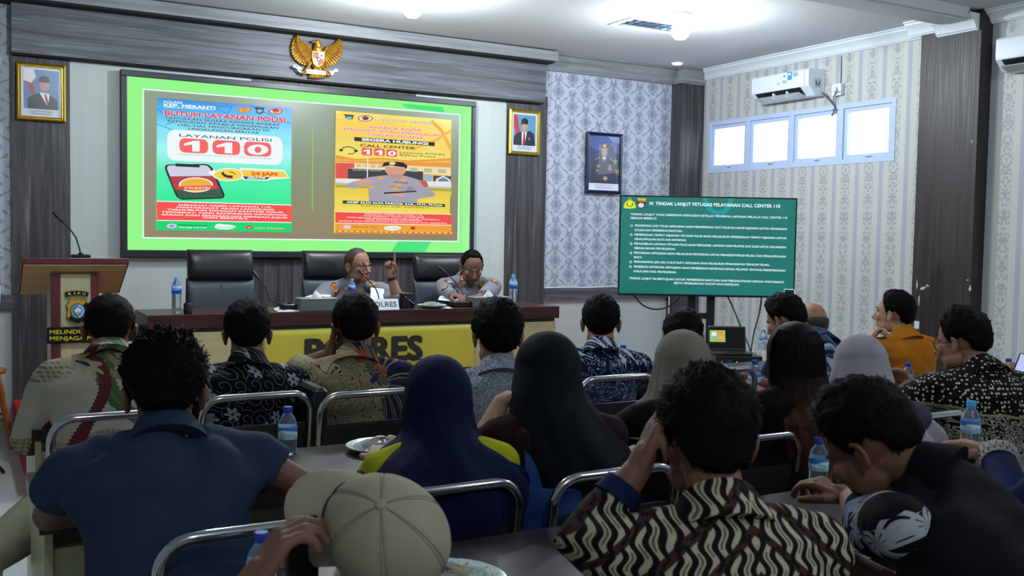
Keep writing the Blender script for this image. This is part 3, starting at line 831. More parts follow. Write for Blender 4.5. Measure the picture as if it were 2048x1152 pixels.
LN = [('TINDAK LANJUT YANG DIBERIKAN KEPOLISIAN SETELAH MENERIMA LAPORAN MELALUI CALL CENTER 110', (693, 198), (1725, 223)), ('SEBAGAI BERIKUT:', (693, 223), (868, 228)),
 ('1)', (693, 273), (708, 274)), ('PENGIRIMAN UNIT POLISI: KEPOLISIAN AKAN MENGIRIMKAN UNIT POLISI KE LOKASI KEJADIAN UNTUK MENANGANI', (722, 273), (1722, 297)), ('SITUASI DAN MEMBERIKAN BANTUAN.', (722, 303), (1035, 310)),
 ('2)', (689, 332), (706, 333)), ('PEMERIKSAAN TEMPAT KEJADIAN: PETUGAS POLISI AKAN MELAKUKAN PEMERIKSAAN TEMPAT KEJADIAN UNTUK', (720, 333), (1720, 357)), ('MENGUMPULKAN BUKTI DAN INFORMASI.', (720, 362), (1060, 370)),
 ('3)', (688, 392), (705, 393)), ('PENGAMBILAN LAPORAN: PETUGAS POLISI AKAN MENGAMBIL LAPORAN DARI PELAPOR DAN SAKSI UNTUK DIGUNAKAN', (718, 392), (1717, 417)), ('SEBAGAI BAHAN PENYELIDIKAN.', (718, 421), (988, 428)),
 ('4)', (686, 452), (703, 453)), ('PENYIDIKAN: KEPOLISIAN AKAN MELAKUKAN PENYIDIKAN UNTUK MENGIDENTIFIKASI PELAKU DAN MENGUMPULKAN', (716, 452), (1714, 478)), ('BUKTI.', (716, 481), (770, 483)),
 ('5)', (685, 511), (702, 512)), ('PENANGKAPAN: JIKA ADA CUKUP BUKTI, KEPOLISIAN AKAN MELAKUKAN PENANGKAPAN TERHADAP PELAKU.', (716, 511), (1610, 533)),
 ('6)', (683, 542), (700, 543)), ('PEMBERIAN INFORMASI: KEPOLISIAN AKAN MEMBERIKAN INFORMASI KEPADA PELAPOR TENTANG PERKEMBANGAN', (714, 543), (1710, 570)), ('KASUS DAN HASIL PENYELIDIKAN.', (714, 573), (995, 581)),
 ('TINDAK LANJUT INI BERTUJUAN UNTUK MEMBERIKAN BANTUAN DAN PERLINDUNGAN KEPADA MASYARAKAT,', (683, 619), (1705, 646)), ('SERTA MENEGAKKAN HUKUM DAN KEADILAN.', (978, 651), (1407, 662))]
for s_, a, b in LN: P.text(s_, Z7(*a), Z7(*b), 4.3, TW, .022)
P.poly([(1567, 577.5), (1588, 578.5), (1588, 592), (1567, 591)], E('#bfe6f2'), True); P.poly([(1568, 579), (1587, 579.8), (1587, 592), (1568, 591)], E('#16233a'), True)
adopt(P.build('lit_slide'), TV)
ST = empty('television_stand', (tvp.x, tvp.y, 0), 0, 'black two-post metal floor stand holding the television', 'stand')
def tvl(x, y, z): return RM @ Vector((x, y, z-tvp.z))
for xp in (P.px(1388, 610)[0], P.px(1427, 610)[0]):
    m = MB(); m.box((xp-.028, -.13, .06-tvp.z), (xp+.028, -.09, .2), M=RM); adopt(m.build('post', M_BLACKM, None, 0, .003), ST)
m = MB(); xa, xb = P.px(1388, 610)[0], P.px(1427, 610)[0]; cz_ = P.px(1400, 634)[1]
m.box((xa+.02, -.125, cz_-.022), (xb-.02, -.10, cz_+.022), M=RM); adopt(m.build('crossbar', M_BLACKM, None, 0), ST); m = MB(); m.box((xa+.02, -.125, -.1), (xb-.02, -.092, -.04), M=RM); adopt(m.build('crossbar', M_BLACKM, None, 0), ST)
m = MB()
for xp in (xa-.25, xb+.25): m.box((xp-.025, -.42, .07-tvp.z), (xp+.025, .22, .11-tvp.z), M=RM)
m.box((xa-.27, -.14, .072-tvp.z), (xb+.27, -.08, .108-tvp.z), M=RM); adopt(m.build('base', M_BLACKM, None, 0, .003), ST)
for xp in (xa-.25, xb+.25):
    for yy in (-.38, .18):
        m = MB(); m.tube([tvl(xp-.014, yy, .034), tvl(xp+.014, yy, .034)], .034, 16, round_ends=False); m.tube([tvl(xp, yy, .05), tvl(xp, yy, .075)], .009, 8); adopt(m.build('caster', M_BLACK), ST)

# ============================================================ laptop on a black amplifier, on a small cabinet
lp = at(1458, 693, d=6.75)
lx = eu; ly = fh
def LM(z): 
    M = Matrix((eu, fh, Vector((0, 0, 1)))).transposed().to_4x4(); M.translation = Vector((lp.x, lp.y, z)); return M
cab_z = .64
C_ = empty('small_cabinet', (lp.x, lp.y, 0), 0, 'small cream cabinet under the amplifier and laptop', 'cabinet')
m = MB(); m.box((-.22, -.17, 0), (.20, .22, cab_z-.02), M=LM(0)); adopt(m.build('carcass', M_CREAMV, None, 0, .003), C_)
m = MB(); m.box((-.23, -.18, cab_z-.02), (.21, .23, cab_z), M=LM(0)); adopt(m.build('cabinet_top', M_TABLE, None, 0, .003), C_)
A_ = empty('amplifier', (lp.x, lp.y, cab_z), 0, 'black rack amplifier with red indicator lights under the laptop', 'amplifier')
m = MB(); m.box((-.12, -.16, 0), (.19, .14, .088), M=LM(cab_z)); adopt(m.build('amplifier_case', M_BLACK, None, 0, .003), A_)
for xk, cc in ((-.08, '#ff3a20'), (.02, '#ff8a30'), (.05, '#5a1a10'), (.09, '#6a2418')):
    m = MB(); m.ell((0, 0, 0), (.004, .002, .004), 6); o = m.build('indicator', E(cc, 3 if cc in ('#ff3a20', '#ff8a30') else .4)); o.location = LM(cab_z+.05) @ Vector((xk, -.161, 0)); adopt(o, A_)
m = MB(); m.box((-.045, -.162, .03), (-.012, -.158, .062), M=LM(cab_z)); adopt(m.build('display', E('#28306a', .5), None, 0), A_)
lz = cab_z+.089
L_ = empty('laptop', (lp.x, lp.y, lz), 0, 'open black laptop showing a small green slide near the stand', 'laptop')
m = MB(); m.rbox((-.13, -.14, .0), (.13, .06, .016), .01, 3, M=LM(lz)); adopt(m.build('keyboard_base', M_BLACK), L_)
# the lid stands at the far edge and leans back
ld = MB(); tl = radians(12)
LMt = LM(lz+.016) @ Matrix.Translation((0, .055, 0)) @ Matrix.Rotation(-tl, 4, 'X')
ld.rbox((-.13, 0, 0), (.13, .008, .165), .006, 3, M=LMt, axis=1); adopt(ld.build('lid', M_BLACK), L_)
n_ = (LMt.to_3x3() @ Vector((0, -1, 0))); P = Pic(LMt @ Vector((0, -.0012, 0)), LMt.to_3x3() @ Vector((1, 0, 0)), LMt.to_3x3() @ Vector((0, 0, 1)), n_)
P.rect(-.12, .012, .12, .155, E('#15171c', .5)); P.rect(-.118, .055, -.012, .135, E('#8ae04e')); P.rect(-.112, .062, -.018, .130, E('#cfa04a')); P.rect(-.110, .064, -.066, .127, E('#8fb7a0')); P.rect(-.104, .095, -.072, .122, E('#dff0f0')); P.rect(-.06, .075, -.024, .1, E('#e0b060')); P.rect(-.118, .04, -.012, .052, E('#2a2c30', .5))
adopt(P.build('lit_display'), L_)
# cables
def cable(pts, r, label, mat=None, parent=None, n=24, name='cable'):
    pts = [Vector(p) for p in pts]; out = []
    for i in range(len(pts)-1):
        p0 = pts[max(i-1, 0)]; p1 = pts[i]; p2 = pts[i+1]; p3 = pts[min(i+2, len(pts)-1)]
        for k in range(8):
            t = k/8; out.append(.5*((2*p1)+(p2-p0)*t+(2*p0-5*p1+4*p2-p3)*t*t+(3*p1-p0-3*p2+p3)*t**3))
    out.append(pts[-1]); m = MB(); m.tube(out, r, 8); o = m.build(name, mat or M_BLACK)
    if label: tag(o, label, 'cable')
    if parent: adopt(o, parent)
    return o
cable([at(1268, 590, d=7.36), at(1283, 608, d=7.38), at(1305, 618, d=7.4), at(1330, 616, d=7.42), at(1352, 603, d=7.43), at(1360, 592, d=7.42)], .006, 'black cable sagging under the left end of the television')
cable([at(1455, 592, d=7.38), at(1468, 620, d=7.3), at(1482, 655, d=7.1), at(1497, 690, d=6.9), at(1500, 700, d=6.85)], .0055, 'black cable slanting from the television down to the laptop')
cable([at(1523, 594, d=7.38), at(1519, 625, d=7.3), at(1508, 665, d=7.1), at(1504, 688, d=6.95), at(1502, 702, d=6.88)], .0055, 'black cable hanging from the right part of the television')

# ============================================================ air conditioners
def ac(yf, yn, z1, z0, label, stickers):
    D = .20; t = empty('air_conditioner', (XR, (yf+yn)/2, z0), 0, label, 'air conditioner', 'split air conditioners')
    H = z1-z0
    prof = [(0, 0), (.55, -.0), (.62, .04), (.98, .34), (1.0, .46), (1.0, .93), (.96, .985), (.85, 1.0), (0, 1.0)]
    m = MB(); rings = []
    for y in (yn, yf): rings.append([Vector((XR-.001-u*D, y, z0+v*H)) for u, v in prof])
    m.loft(rings); adopt(m.build('casing', M_WHITE, None, 30, .004), t)
    m = MB() # outlet recess
    a, b = yn+.10, yf-.05
    m.loft([[Vector((XR-.62*D-.004, y, z0+.045*H)), Vector((XR-.97*D-.004, y, z0+.31*H)), Vector((XR-.96*D, y, z0+.325*H)), Vector((XR-.60*D, y, z0+.055*H))] for y in (a, b)]); adopt(m.build('outlet', flat('outlet recess', '#1c2126', .6), None, 0), t)
    m = MB(); m.loft([[Vector((XR-.60*D, y, z0-.005)), Vector((XR-.95*D-.012, y, z0+.10*H)), Vector((XR-.95*D-.016, y, z0+.135*H)), Vector((XR-.60*D-.004, y, z0+.02*H))] for y in (a, b)]); adopt(m.build('flap', flat('outlet flap', '#9fa8a4', .4), None, 0), t)
    for q in (.3, .6):
        m = MB(); yy = a+(b-a)*q; m.box((XR-.95*D, yy-.008, z0+.05*H), (XR-.6*D, yy+.008, z0+.25*H)); adopt(m.build('vane', M_WHITE, None, 0), t)
    m = MB(); m.box((XR-D-.0012, yn+.045, z0+.36*H), (XR-D, yn+.05, z0+.97*H)); adopt(m.build('panel_seam', flat('seam', '#8d9aa6', .5), None, 0), t)
    if stickers:
        P = Pic((XR-D-.001, 0, 0), (0, -1, 0), (0, 0, 1), (-1, 0, 0))
        P.poly([(1575, 144.5), (1584, 143), (1584, 159), (1575, 161)], ink('#3a9be8'), True); P.poly([(1585, 143.5), (1597, 142), (1597, 152), (1585, 154)], ink('#a9c6e6'), True)
        P.poly([(1566, 149), (1573, 148), (1573, 158), (1566, 159)], ink('#e4ead8'), True); P.disc(1569, 152.5, 2.3, 2.6, ink('#58a07a'), True); P.disc(1569, 164, 3.8, 2.7, ink('#3b3f5c'), True); P.disc(1569, 164, 2.6, 1.6, ink('#dfe8f2'), True)
        P.disc(1557, 167.5, 3.2, 1.2, ink('#97a4b4'), True); P.poly([(1577, 147), (1582, 146.3), (1582, 150), (1577, 151)], ink('#e8f4fb'), True)
        P.poly([(1591, 144.6), (1594, 151.5), (1588.5, 152.5)], ink('#7f93b8'), True)
        adopt(P.build('sticker'), t)
        P = Pic((XR-.1, yn-.001, 0), (1, 0, 0), (0, 0, 1), (0, -1, 0))
        zz = z0+H*.52; P.poly([(-.03, zz-.05), (.05, zz-.05), (.05, zz+.03), (-.03, zz+.03)], ink('#b9c4d2'))
        P.poly([(-.018, zz+.01), (-.006, zz+.005), (.006, zz-.03), (0, zz-.04), (-.014, zz-.02)], ink('#3a4460')); P.poly([(.038, zz+.01), (.026, zz+.005), (.014, zz-.03), (.02, zz-.04), (.034, zz-.02)], ink('#3a4460'))
        adopt(P.build('side_sticker'), t)
    return t
XA = XR-.20
y_f = at(1503, 170, X=XA).y; y_n = at(1617, 160, X=XA).y
z_t = (at(1503, 155, X=XA).z+at(1617, 137, X=XA).z)/2; z_b = (at(1511, 209, X=XR-.13).z+at(1640, 190, X=XR-.05).z)/2
ac(y_f, y_n, z_t, z_b, 'white wall air conditioner with blue sticker above the window', True)
y2 = at(1991, 100, X=XA).y; zt2 = at(1996, 76, X=XA).z; zb2 = at(2005, 146, X=XR-.1).z
ac(y2, y2-.92, zt2, zb2, 'white wall air conditioner cut by the right photo edge', False)
s = empty('power_socket', (XR, at(1680, 180, X=XR).y, at(1680, 180, X=XR).z), 0, 'white power socket box beside the air conditioner', 'socket')
m = MB(); m.rbox((-.045, -.05, -.05), (-.001, .05, .05), .008, 3, axis=0); m.build('socket_box', M_WHITE, s)
m = MB(); m.rbox((-.075, -.018, -.02), (-.045, .018, .02), .006, 3, axis=0); m.build('plug', M_WHITE, s)
GREY = flat('grey cable', '#59616a', .6)
cable([at(1645, 186, X=XR-.05), at(1655, 196, X=XR-.03), at(1664, 206, X=XR-.02), at(1670, 214, X=XR-.015), at(1668, 224, X=XR-.015), at(1664, 231, X=XR-.012)], .008, 'grey hose running from the air conditioner over the window top', GREY)
cable([at(1676, 181, X=XR-.075), at(1671, 186, X=XR-.06), at(1668, 194, X=XR-.03), at(1667, 205, X=XR-.02), at(1670, 216, X=XR-.012), at(1664, 221, X=XR-.012)], .0045, 'thin grey cable dropping from the plug of the socket', GREY)
cable([at(1681, 168, X=XR-.012), at(1682, 150, X=XR-.008), at(1682.5, 122, X=XR-.008), at(1683, 112, X=XR-.008)], .0035, 'thin cable rising from the socket box to the cornice', GREY)
cable([at(1430, 157.5, X=XR-.006), at(1500, 142.5, X=XR-.006), at(1560, 130.5, X=XR-.006), at(1622, 118.5, X=XR-.006)], .003, 'thin grey cable pinned under the right wall cornice', GREY)
cable([(4.84, 7.95, 1.018), (5.1, 7.952, 1.024), (5.3, 7.952, 1.017), (5.6, 7.952, 1.027), (5.9, 7.952, 1.018), (6.28, 7.95, 1.022)], .006, 'white cable lying along the dado rail', M_WHITE)
cable([at(1338, 594, Y=7.93), at(1338, 610, Y=7.93), at(1337, 640, Y=7.93), at(1337, 700, Y=7.93)], .006, 'white cable running down beside the corner post', M_WHITE)

# ============================================================ framed portraits
def portrait(c, Yw, style, label):
    """c: photo corners TL, TR, BR, BL of the outer frame"""
    pts = [at(*q, Y=Yw) for q in c]
    xa = (pts[0].x+pts[3].x)/2; xb = (pts[1].x+pts[2].x)/2; zb = (pts[0].z+pts[1].z)/2; za = (pts[2].z+pts[3].z)/2
    w, h = xb-xa, zb-za
    t = empty('framed_portrait', (xa+w/2, Yw+.02, za), 0, label, 'picture')
    f = .030 if style != 'navy' else .032
    fm = pm('gilt frame', lambda: {'c': cmix(vnoise(vvec(*vcoord()), 160, 2), '#8f6f1d', '#e6cc55')}, .3, .8) if style != 'navy' else flat('navy frame', '#141a38', .35)
    m = MB()
    prof = [(0, 0), (0, .024), (.35, .032), (.6, .022), (.85, .026), (1.0, .012), (1.0, 0)]
    cor = [(xa, za), (xb, za), (xb, zb), (xa, zb)]; ins = [(1, 1), (-1, 1), (-1, -1), (1, -1)]
    rings = [[Vector((cx_+sx*u*f, Yw+.02-dd, cz_+sz*u*f)) for u, dd in prof] for (cx_, cz_), (sx, sz) in zip(cor, ins)]
    m.loft(rings, False, closed=True); adopt(m.build('frame', fm, None, 30), t)
    m = MB(); m.box((xa+.004, Yw+.008, za+.004), (xb-.004, Yw+.018, zb-.004)); adopt(m.build('backing', M_BLACKM, None, 0), t)
    P = Pic((xa+w/2, Yw+.0075, za+h/2), (1, 0, 0), (0, 0, 1), (0, -1, 0)); P.step = .0003
    W2, H2 = w/2-f*.9, h/2-f*.9
    def R(x0, y0, x1, y1, c): P.rect(x0*W2, y0*H2, x1*W2, y1*H2, ink(c, .3))
    def G(c, *p): P.poly([(a*W2, b*H2) for a, b in p], ink(c, .3))
    def O(x, y, a, b, c): P.disc(x*W2, y*H2, a*W2, b*H2, ink(c, .3))
    if style == 'navy':
        R(-1, -1, 1, 1, '#4b5c96'); G('#2e3b62', (-1, -1), (1, -1), (1, .3), (.3, .75), (-.2, .4), (-1, .6)); G('#7a95c4', (.2, 1), (1, 1), (1, .75), (.5, .8))
        R(-1, -1, 1, -.74, '#dde4f4'); P.text('JENDERAL POLISI', (-.6*W2, -.83*H2), (.6*W2, -.83*H2), .014, ink('#41486a'), 0, pix=False); P.text('KEPALA KEPOLISIAN', (-.5*W2, -.92*H2), (.5*W2, -.92*H2), .012, ink('#41486a'), 0, pix=False)
        G('#26233c', (-.85, -.74), (-.8, -.1), (-.55, .12), (-.2, .22), (.2, .22), (.5, .12), (.78, -.1), (.8, -.74))
        G('#d8d8e2', (-.14, .22), (.14, .22), (0, -.02)); G('#2a2340', (-.05, .16), (.05, .16), (.04, -.04), (-.04, -.04))
        G('#8a6a34', (-.58, .09), (-.28, .19), (-.3, .23), (-.60, .14)); G('#8a6a34', (.58, .09), (.28, .19), (.3, .23), (.60, .14))
        O(0, .40, .19, .17, '#b08a78'); G('#5a3338', (-.24, .5), (.24, .5), (.2, .6), (-.2, .6)); G('#c59a44', (-.24, .5), (.24, .5), (.22, .545), (-.22, .545)); G('#5a3338', (-.2, .6), (.2, .6), (.1, .72), (-.1, .72)); O(0, .64, .08, .07, '#d2b05a')
        for q in ((-.4, -.12), (-.45, -.28), (.38, -.1), (.42, -.22), (.3, -.2)): O(q[0], q[1], .1, .06, '#8a7a52')
        O(.08, -.55, .14, .08, '#b59a86')
        for (sx, sy, r) in ((.72, .08, .2), (.86, -.28, .22), (.7, .5, .14)):
            P.poly([((sx+r*(1 if k % 2 == 0 else .4)*cos(pi/2+k*pi/5))*W2, (sy+r*.8*(1 if k % 2 == 0 else .4)*sin(pi/2+k*pi/5))*H2) for k in range(10)], ink('#8f8440', .3))
    else:
        R(-1, -1, 1, 1, '#cfd8e6')
        bgc = '#5f94b8' if style == 'right' else '#5f80b0'
        R(-.86, -.68, .86, .9, bgc)
        if style == 'right':
            G('#b8333a', (-.84, .9), (-.58, .9), (-.42, .2), (-.3, -.1), (-.62, -.12), (-.84, .3))
            G('#262a3a', (-.86, -.68), (-.84, -.25), (-.6, -.06), (-.2, .02), (0, -.02), (.4, .1), (.75, -.05), (.84, -.68)); G('#e9edf4', (-.22, .02), (.18, .05), (.1, -.3), (-.02, -.68), (-.2, -.68))
            G('#a92a36', (-.08, -.02), (.04, -.02), (.05, -.5), (-.02, -.68), (-.16, -.68)); G('#c2977f', (-.16, .12), (.14, .12), (.14, .0), (0, -.06), (-.16, .0))
            O(.0, .36, .25, .24, '#c2977f'); G('#1c1d24', (-.27, .42), (.25, .42), (.25, .62), (.1, .74), (-.15, .72), (-.27, .6)); G('#1c1d24', (-.27, .44), (-.22, .44), (-.22, .3), (-.27, .34))
            O(.35, -.32, .03, .06, '#d8d8dc')
        else:
            G('#a8343c', (-.75, .5), (-.45, .5), (-.3, -.05), (-.5, -.1)); G('#e8e4ea', (-.86, .9), (-.35, .9), (-.25, .6), (-.5, .35), (-.86, .45))  # pale upper corner is glare of the glass, drawn into the print
            G('#262a3a', (-.68, -.68), (-.68, -.3), (-.4, -.1), (.1, .0), (.5, -.12), (.8, -.3), (.8, -.68)); G('#e9edf4', (-.1, .0), (.4, -.04), (.36, -.4), (.26, -.5)); G('#a92a36', (.14, -.06), (.24, -.06), (.38, -.45), (.24, -.45))
            O(.15, .3, .27, .24, '#b9917c'); G('#232632', (-.12, .4), (.42, .4), (.36, .62), (.1, .68), (-.1, .6))
        P.text('KABINET INDONESIA' if style == 'left' else 'PRESIDEN', (-.55*W2, -.80*H2), (.55*W2, -.80*H2), .011, ink('#7a8196'), 0, pix=False); P.text('REPUBLIK INDONESIA', (-.5*W2, -.9*H2), (.5*W2, -.9*H2), .011, ink('#7a8196'), 0, pix=False)
    adopt(P.build('print'), t)
    gl = bpy.data.materials.get('picture glass')
    if not gl:
        gl = MATS['window glass x'] = mk_pane(.02); gl.name = 'picture glass'
    m = MB(); m.box((xa+f*.6, Yw-.001, za+f*.6), (xb-f*.6, Yw, zb-f*.6)); adopt(m.build('glass', gl, None, 0), t)
portrait([(33, 121.5), (132, 133), (131, 245), (33, 238)], 7.94, 'left', 'gilt framed portrait with glare on the left grey pillar')
portrait([(1021, 217), (1082, 223), (1078.5, 311), (1017, 307)], 7.94, 'right', 'gilt framed portrait of a man in a black cap on the right grey pillar')
portrait([(1176, 262), (1247, 269.5), (1241, 388.5), (1170, 385.5)], 7.96, 'navy', 'navy framed portrait of a uniformed officer on the damask wall')

# ============================================================ golden bird emblem
GOLD = pm('gold paint', lambda: {'c': cmix(vnoise(vvec(*vcoord()), 30, 2), '#8a5a14', '#d09a36'), 'b': vnoise(vvec(*vcoord()), 90, 2)}, .32, .55, bs=.25)
GY = 7.86
bird = empty('bird_emblem', (2.6, 7.88, 2.78), 0, 'golden bird emblem with a red and white shield on the frieze', 'emblem')
def Gp(a, b, y=GY): return at(560+a/9.6, 50+b/9.6, Y=y)
def wing(tip, outer, inner, root, nf):
    m = MB()
    poly = [tip]+outer+inner
    m.prism([(Gp(*p).x, Gp(*p).z) for p in poly], 7.895, 7.868, lambda u, v, d: Vector((u, d, v)))
    o = [Vector(tip+(0,))]+[Vector(p+(0,)) for p in outer]
    L = [0]
    for a, b in zip(o, o[1:]): L.append(L[-1]+(b-a).length)
    I = [Vector(tip+(0,))]+[Vector(p+(0,)) for p in reversed(inner)]
    LI = [0]
    for a, b in zip(I, I[1:]): LI.append(LI[-1]+(b-a).length)
    def samp(P_, L_, t):
        s_ = t*L_[-1]
        for i in range(len(L_)-1):
            if s_ <= L_[i+1]+1e-6: return P_[i].lerp(P_[i+1], (s_-L_[i])/(L_[i+1]-L_[i]))
        return P_[-1]
    for k in range(nf):
        t = (k+.4)/nf; e = samp(o, L, t); st_ = samp(I, LI, min(1, t*.9+.12)); mid = st_.lerp(e, .5)+Vector((0, -14, 0))
        pts = [Gp(st_.x, st_.y, 7.866), Gp(mid.x, mid.y, 7.852), Gp(e.x, e.y, 7.866)]
        m.tube(pts, [.007, .0095, .007], 8, flat=1.0)
        e2 = st_.lerp(e, .55); m.tube([Gp(st_.x, st_.y, 7.862), Gp(e2.x, e2.y, 7.846)], [.009, .007], 8)
    for a, b in zip(I, I[1:]): m.tube([Gp(a.x, a.y, 7.862), Gp(b.x, b.y, 7.862)], .009, 8)
    return m
adopt(wing((335, 160), [(262, 290), (226, 420), (240, 560), (300, 655), (390, 735), (480, 770), (530, 760)], [(590, 640), (605, 515), (545, 405), (470, 355), (395, 322), (355, 240)], None, 15).build('wing', GOLD), bird)
adopt(wing((1145, 240), [(1192, 350), (1203, 460), (1170, 600), (1105, 700), (1000, 775), (890, 802), (825, 775)], [(815, 640), (832, 530), (900, 432), (1000, 402), (1075, 345), (1120, 290)], None, 15).build('wing', GOLD), bird)
m = MB()
def ellp(a, b, rx, rz, ry=.02, y=7.865): 
    c = Gp(a, b, y); m.ell(c, (rx, ry, rz), 10)
ellp(725, 470, .036, .062, .03); ellp(728, 390, .028, .038, .026, 7.855); ellp(712, 335, .022, .024, .022, 7.85)
m.tube([Gp(705, 330, 7.845), Gp(660, 318, 7.84), Gp(622, 322, 7.842), Gp(636, 348, 7.842)], [.013, .010, .006, .003], 8)
m.tube([Gp(715, 320, 7.85), Gp(690, 296, 7.85)], [.008, .003], 6); m.tube([Gp(745, 350, 7.86), Gp(790, 318, 7.86)], [.012, .004], 6)
ellp(722, 640, .058, .10, .024)
for k in range(7): m.tube([Gp(690+k*12, 800, 7.86), Gp(575+k*46, 1010-abs(k-3)*4, 7.868)], [.008, .011], 8)
m.tube([Gp(580, 720, 7.86), Gp(535, 820, 7.856), Gp(470, 890, 7.86), Gp(420, 905, 7.86)], [.015, .012, .010, .008], 8); m.tube([Gp(790, 760, 7.86), Gp(850, 850, 7.856), Gp(920, 900, 7.86), Gp(970, 930, 7.86)], [.015, .012, .010, .008], 8)
for a, b in ((410, 900), (440, 920), (480, 930), (900, 940), (935, 955), (975, 950)): m.ell(Gp(a, b, 7.85), (.009, .01, .016), 8)
adopt(m.build('bird_body', GOLD), bird)
def pr(poly, y0, y1, mat, name):
    m = MB(); m.prism([(Gp(*p).x, Gp(*p).z) for p in poly], y0, y1, lambda u, v, d: Vector((u, d, v))); o = m.build(name, mat, None, 0); adopt(o, bird); return o
pr([(605, 508), (840, 522), (838, 680), (800, 770), (705, 818), (630, 760), (603, 650)], 7.86, 7.838, GOLD, 'shield')
SRED, SWH, SBK = flat('emblem red', '#8c1e26', .4), flat('emblem white', '#cfdbe6', .4), flat('emblem black', '#141210', .4)
pr([(622, 525), (722, 532), (720, 648), (620, 642)], 7.8385, 7.835, SRED, 'shield_quarter'); pr([(730, 532), (828, 540), (826, 655), (728, 650)], 7.8385, 7.835, SWH, 'shield_quarter')
pr([(618, 650), (718, 655), (700, 798), (640, 745)], 7.8385, 7.835, SWH, 'shield_quarter'); pr([(726, 658), (824, 664), (800, 752), (708, 800)], 7.8385, 7.835, SRED, 'shield_quarter')
pr([(685, 622), (758, 628), (754, 690), (716, 715), (684, 680)], 7.8345, 7.829, SBK, 'shield_heart'); pr([(720, 640), (728, 660), (748, 662), (732, 676), (736, 698), (718, 684), (702, 694), (708, 672), (694, 658), (714, 658)], 7.8285, 7.826, GOLD, 'star'); pr([(780, 562), (802, 590), (808, 612), (790, 614), (788, 622), (772, 622), (770, 612), (752, 608), (758, 588)], 7.8345, 7.832, flat('emblem teal', '#256a72', .4), 'tree_mark')
m = MB(); rib = [(250, 800), (300, 810), (345, 860), (390, 905), (510, 870), (520, 915), (885, 945), (890, 895), (975, 945), (1030, 925), (1060, 885), (1110, 880)]
def ribb(pts, hgt):
    up_ = Vector((0, 0, hgt)); r_ = []
    for a, b in pts:
        c = Gp(a, b, 7.845); r_.append([c-up_/2+Vector((0, -.004, 0)), c+up_/2+Vector((0, -.004, 0)), c+up_/2+Vector((0, .004, 0)), c-up_/2+Vector((0, .004, 0))])
    m.loft(r_)
ribb([(255, 790), (310, 800), (350, 855), (400, 905)], .022); ribb([(505, 890), (880, 925)], .034); ribb([(970, 935), (1020, 930), (1060, 870), (1110, 878)], .022); ribb([(290, 775), (330, 790), (420, 850)], .014); ribb([(950, 890), (1000, 905), (1075, 850)], .014)
adopt(m.build('ribbon', SWH, None, 30), bird)
P = Pic((0, 7.8405, 0), (1, 0, 0), (0, 0, 1), (0, -1, 0)); P.text('BHINNEKA TUNGGAL IKA', (560+525/9.6, 50+906/9.6), (560+868/9.6, 50+938/9.6), 2.6, ink('#2b3a66'), .03); adopt(P.build('motto'), bird)

# ============================================================ lectern
def Y_(px, py, Y): return at(px, py, Y=Y)
lecY = 6.42
L0 = at(43, 516, Y=lecY); L1 = at(258, 516, Y=lecY)
lx0, lx1, ltop = L0.x, L1.x, (L0.z+L1.z)/2
LEC = empty('lectern', ((lx0+lx1)/2, lecY+.15, STG), 0, 'cream and maroon lectern with police shield and black motto sign', 'lectern')
dz, dd = -.20, .40   # board falls away from the audience
def brd(u, v, d): # u along x, v along board depth 0..1
    return Vector((u, lecY+v*dd, ltop+v*dz+d))
m = MB(); th = .035
m.loft([[brd(x, 0, 0), brd(x, 1, 0), brd(x, 1, -th), brd(x, 0, -th)] for x in (lx0, lx1)])
adopt(m.build('reading_board', M_MAROON, None, 0, .003), LEC)
m = MB(); m.loft([[brd(x, .02, -th), brd(x, .98, -th), brd(x, .98, -th-.006), brd(x, .02, -th-.006)] for x in (lx0+.01, lx1-.01)])
adopt(m.build('board_underside', pm('worn tan laminate', f_lam('#a3946a', '#b3a57a', '#bfb38a'), .5), None, 0), LEC)
lc0, lc1 = at(102, 620, Y=6.50).x, at(197, 620, Y=6.50).x
bz = ltop-.10
m = MB(); m.box((lc0, 6.50, STG+.05), (lc1, 6.80, bz)); adopt(m.build('column', M_CREAMV, None, 0, .002), LEC)
for a, b in ((lc0-.002, lc0+.052), (lc1-.042, lc1+.002)):
    m = MB(); m.box((a, 6.488, STG+.05), (b, 6.52, bz)); adopt(m.build('column_strip', M_MAROON, None, 0, .002), LEC)
m = MB(); m.box((lc0-.12, 6.42, STG), (lc1+.12, 6.86, STG+.055)); adopt(m.build('plinth', M_MAROON, None, 0, .004), LEC)
# arched name badge, shield, motto sign
ly_ = 6.484
def lp2(px, py): p = at(px, py, Y=ly_); return (p.x, p.z)
def plate(poly, y0, y1, mat, name, par, bev=0):
    m = MB(); m.prism([lp2(*p) for p in poly], y0, y1, lambda u, v, d: Vector((u, d, v))); o = m.build(name, mat, None, 0, bev); adopt(o, par); return o
def z5(a, b): return (a/8.533, 560+b/8.533)
SB = flat('sign black', '#0b0c0e', .3); SR = flat('badge red', '#7c1a1e', .4); SY = flat('badge yellow', '#c99b1e', .4)
plate([z5(*q) for q in ((1105, 212), (1200, 190), (1310, 181), (1420, 188), (1517, 208), (1500, 285), (1420, 266), (1310, 262), (1210, 270), (1130, 296))], ly_+.012, ly_, SR, 'arched_badge', LEC)
plate([z5(*q) for q in ((1115, 218), (1200, 197), (1310, 188), (1420, 195), (1508, 214), (1493, 274), (1420, 258), (1310, 254), (1210, 262), (1137, 286))], ly_+.001, ly_-.003, SB, 'arched_badge_face', LEC)
P = Pic((0, ly_-.0035, 0), (1, 0, 0), (0, 0, 1), (0, -1, 0)); yel = ink('#d8d23a')
for ch, a, b in (('R', (1168, 262), (1222, 252)), ('I', (1266, 246), (1282, 245)), ('A', (1312, 243), (1378, 244)), ('U', (1405, 246), (1458, 256))): P.text(ch, z5(*a), z5(*b), 5.2, yel, .02)
adopt(P.build('badge_letters'), LEC)
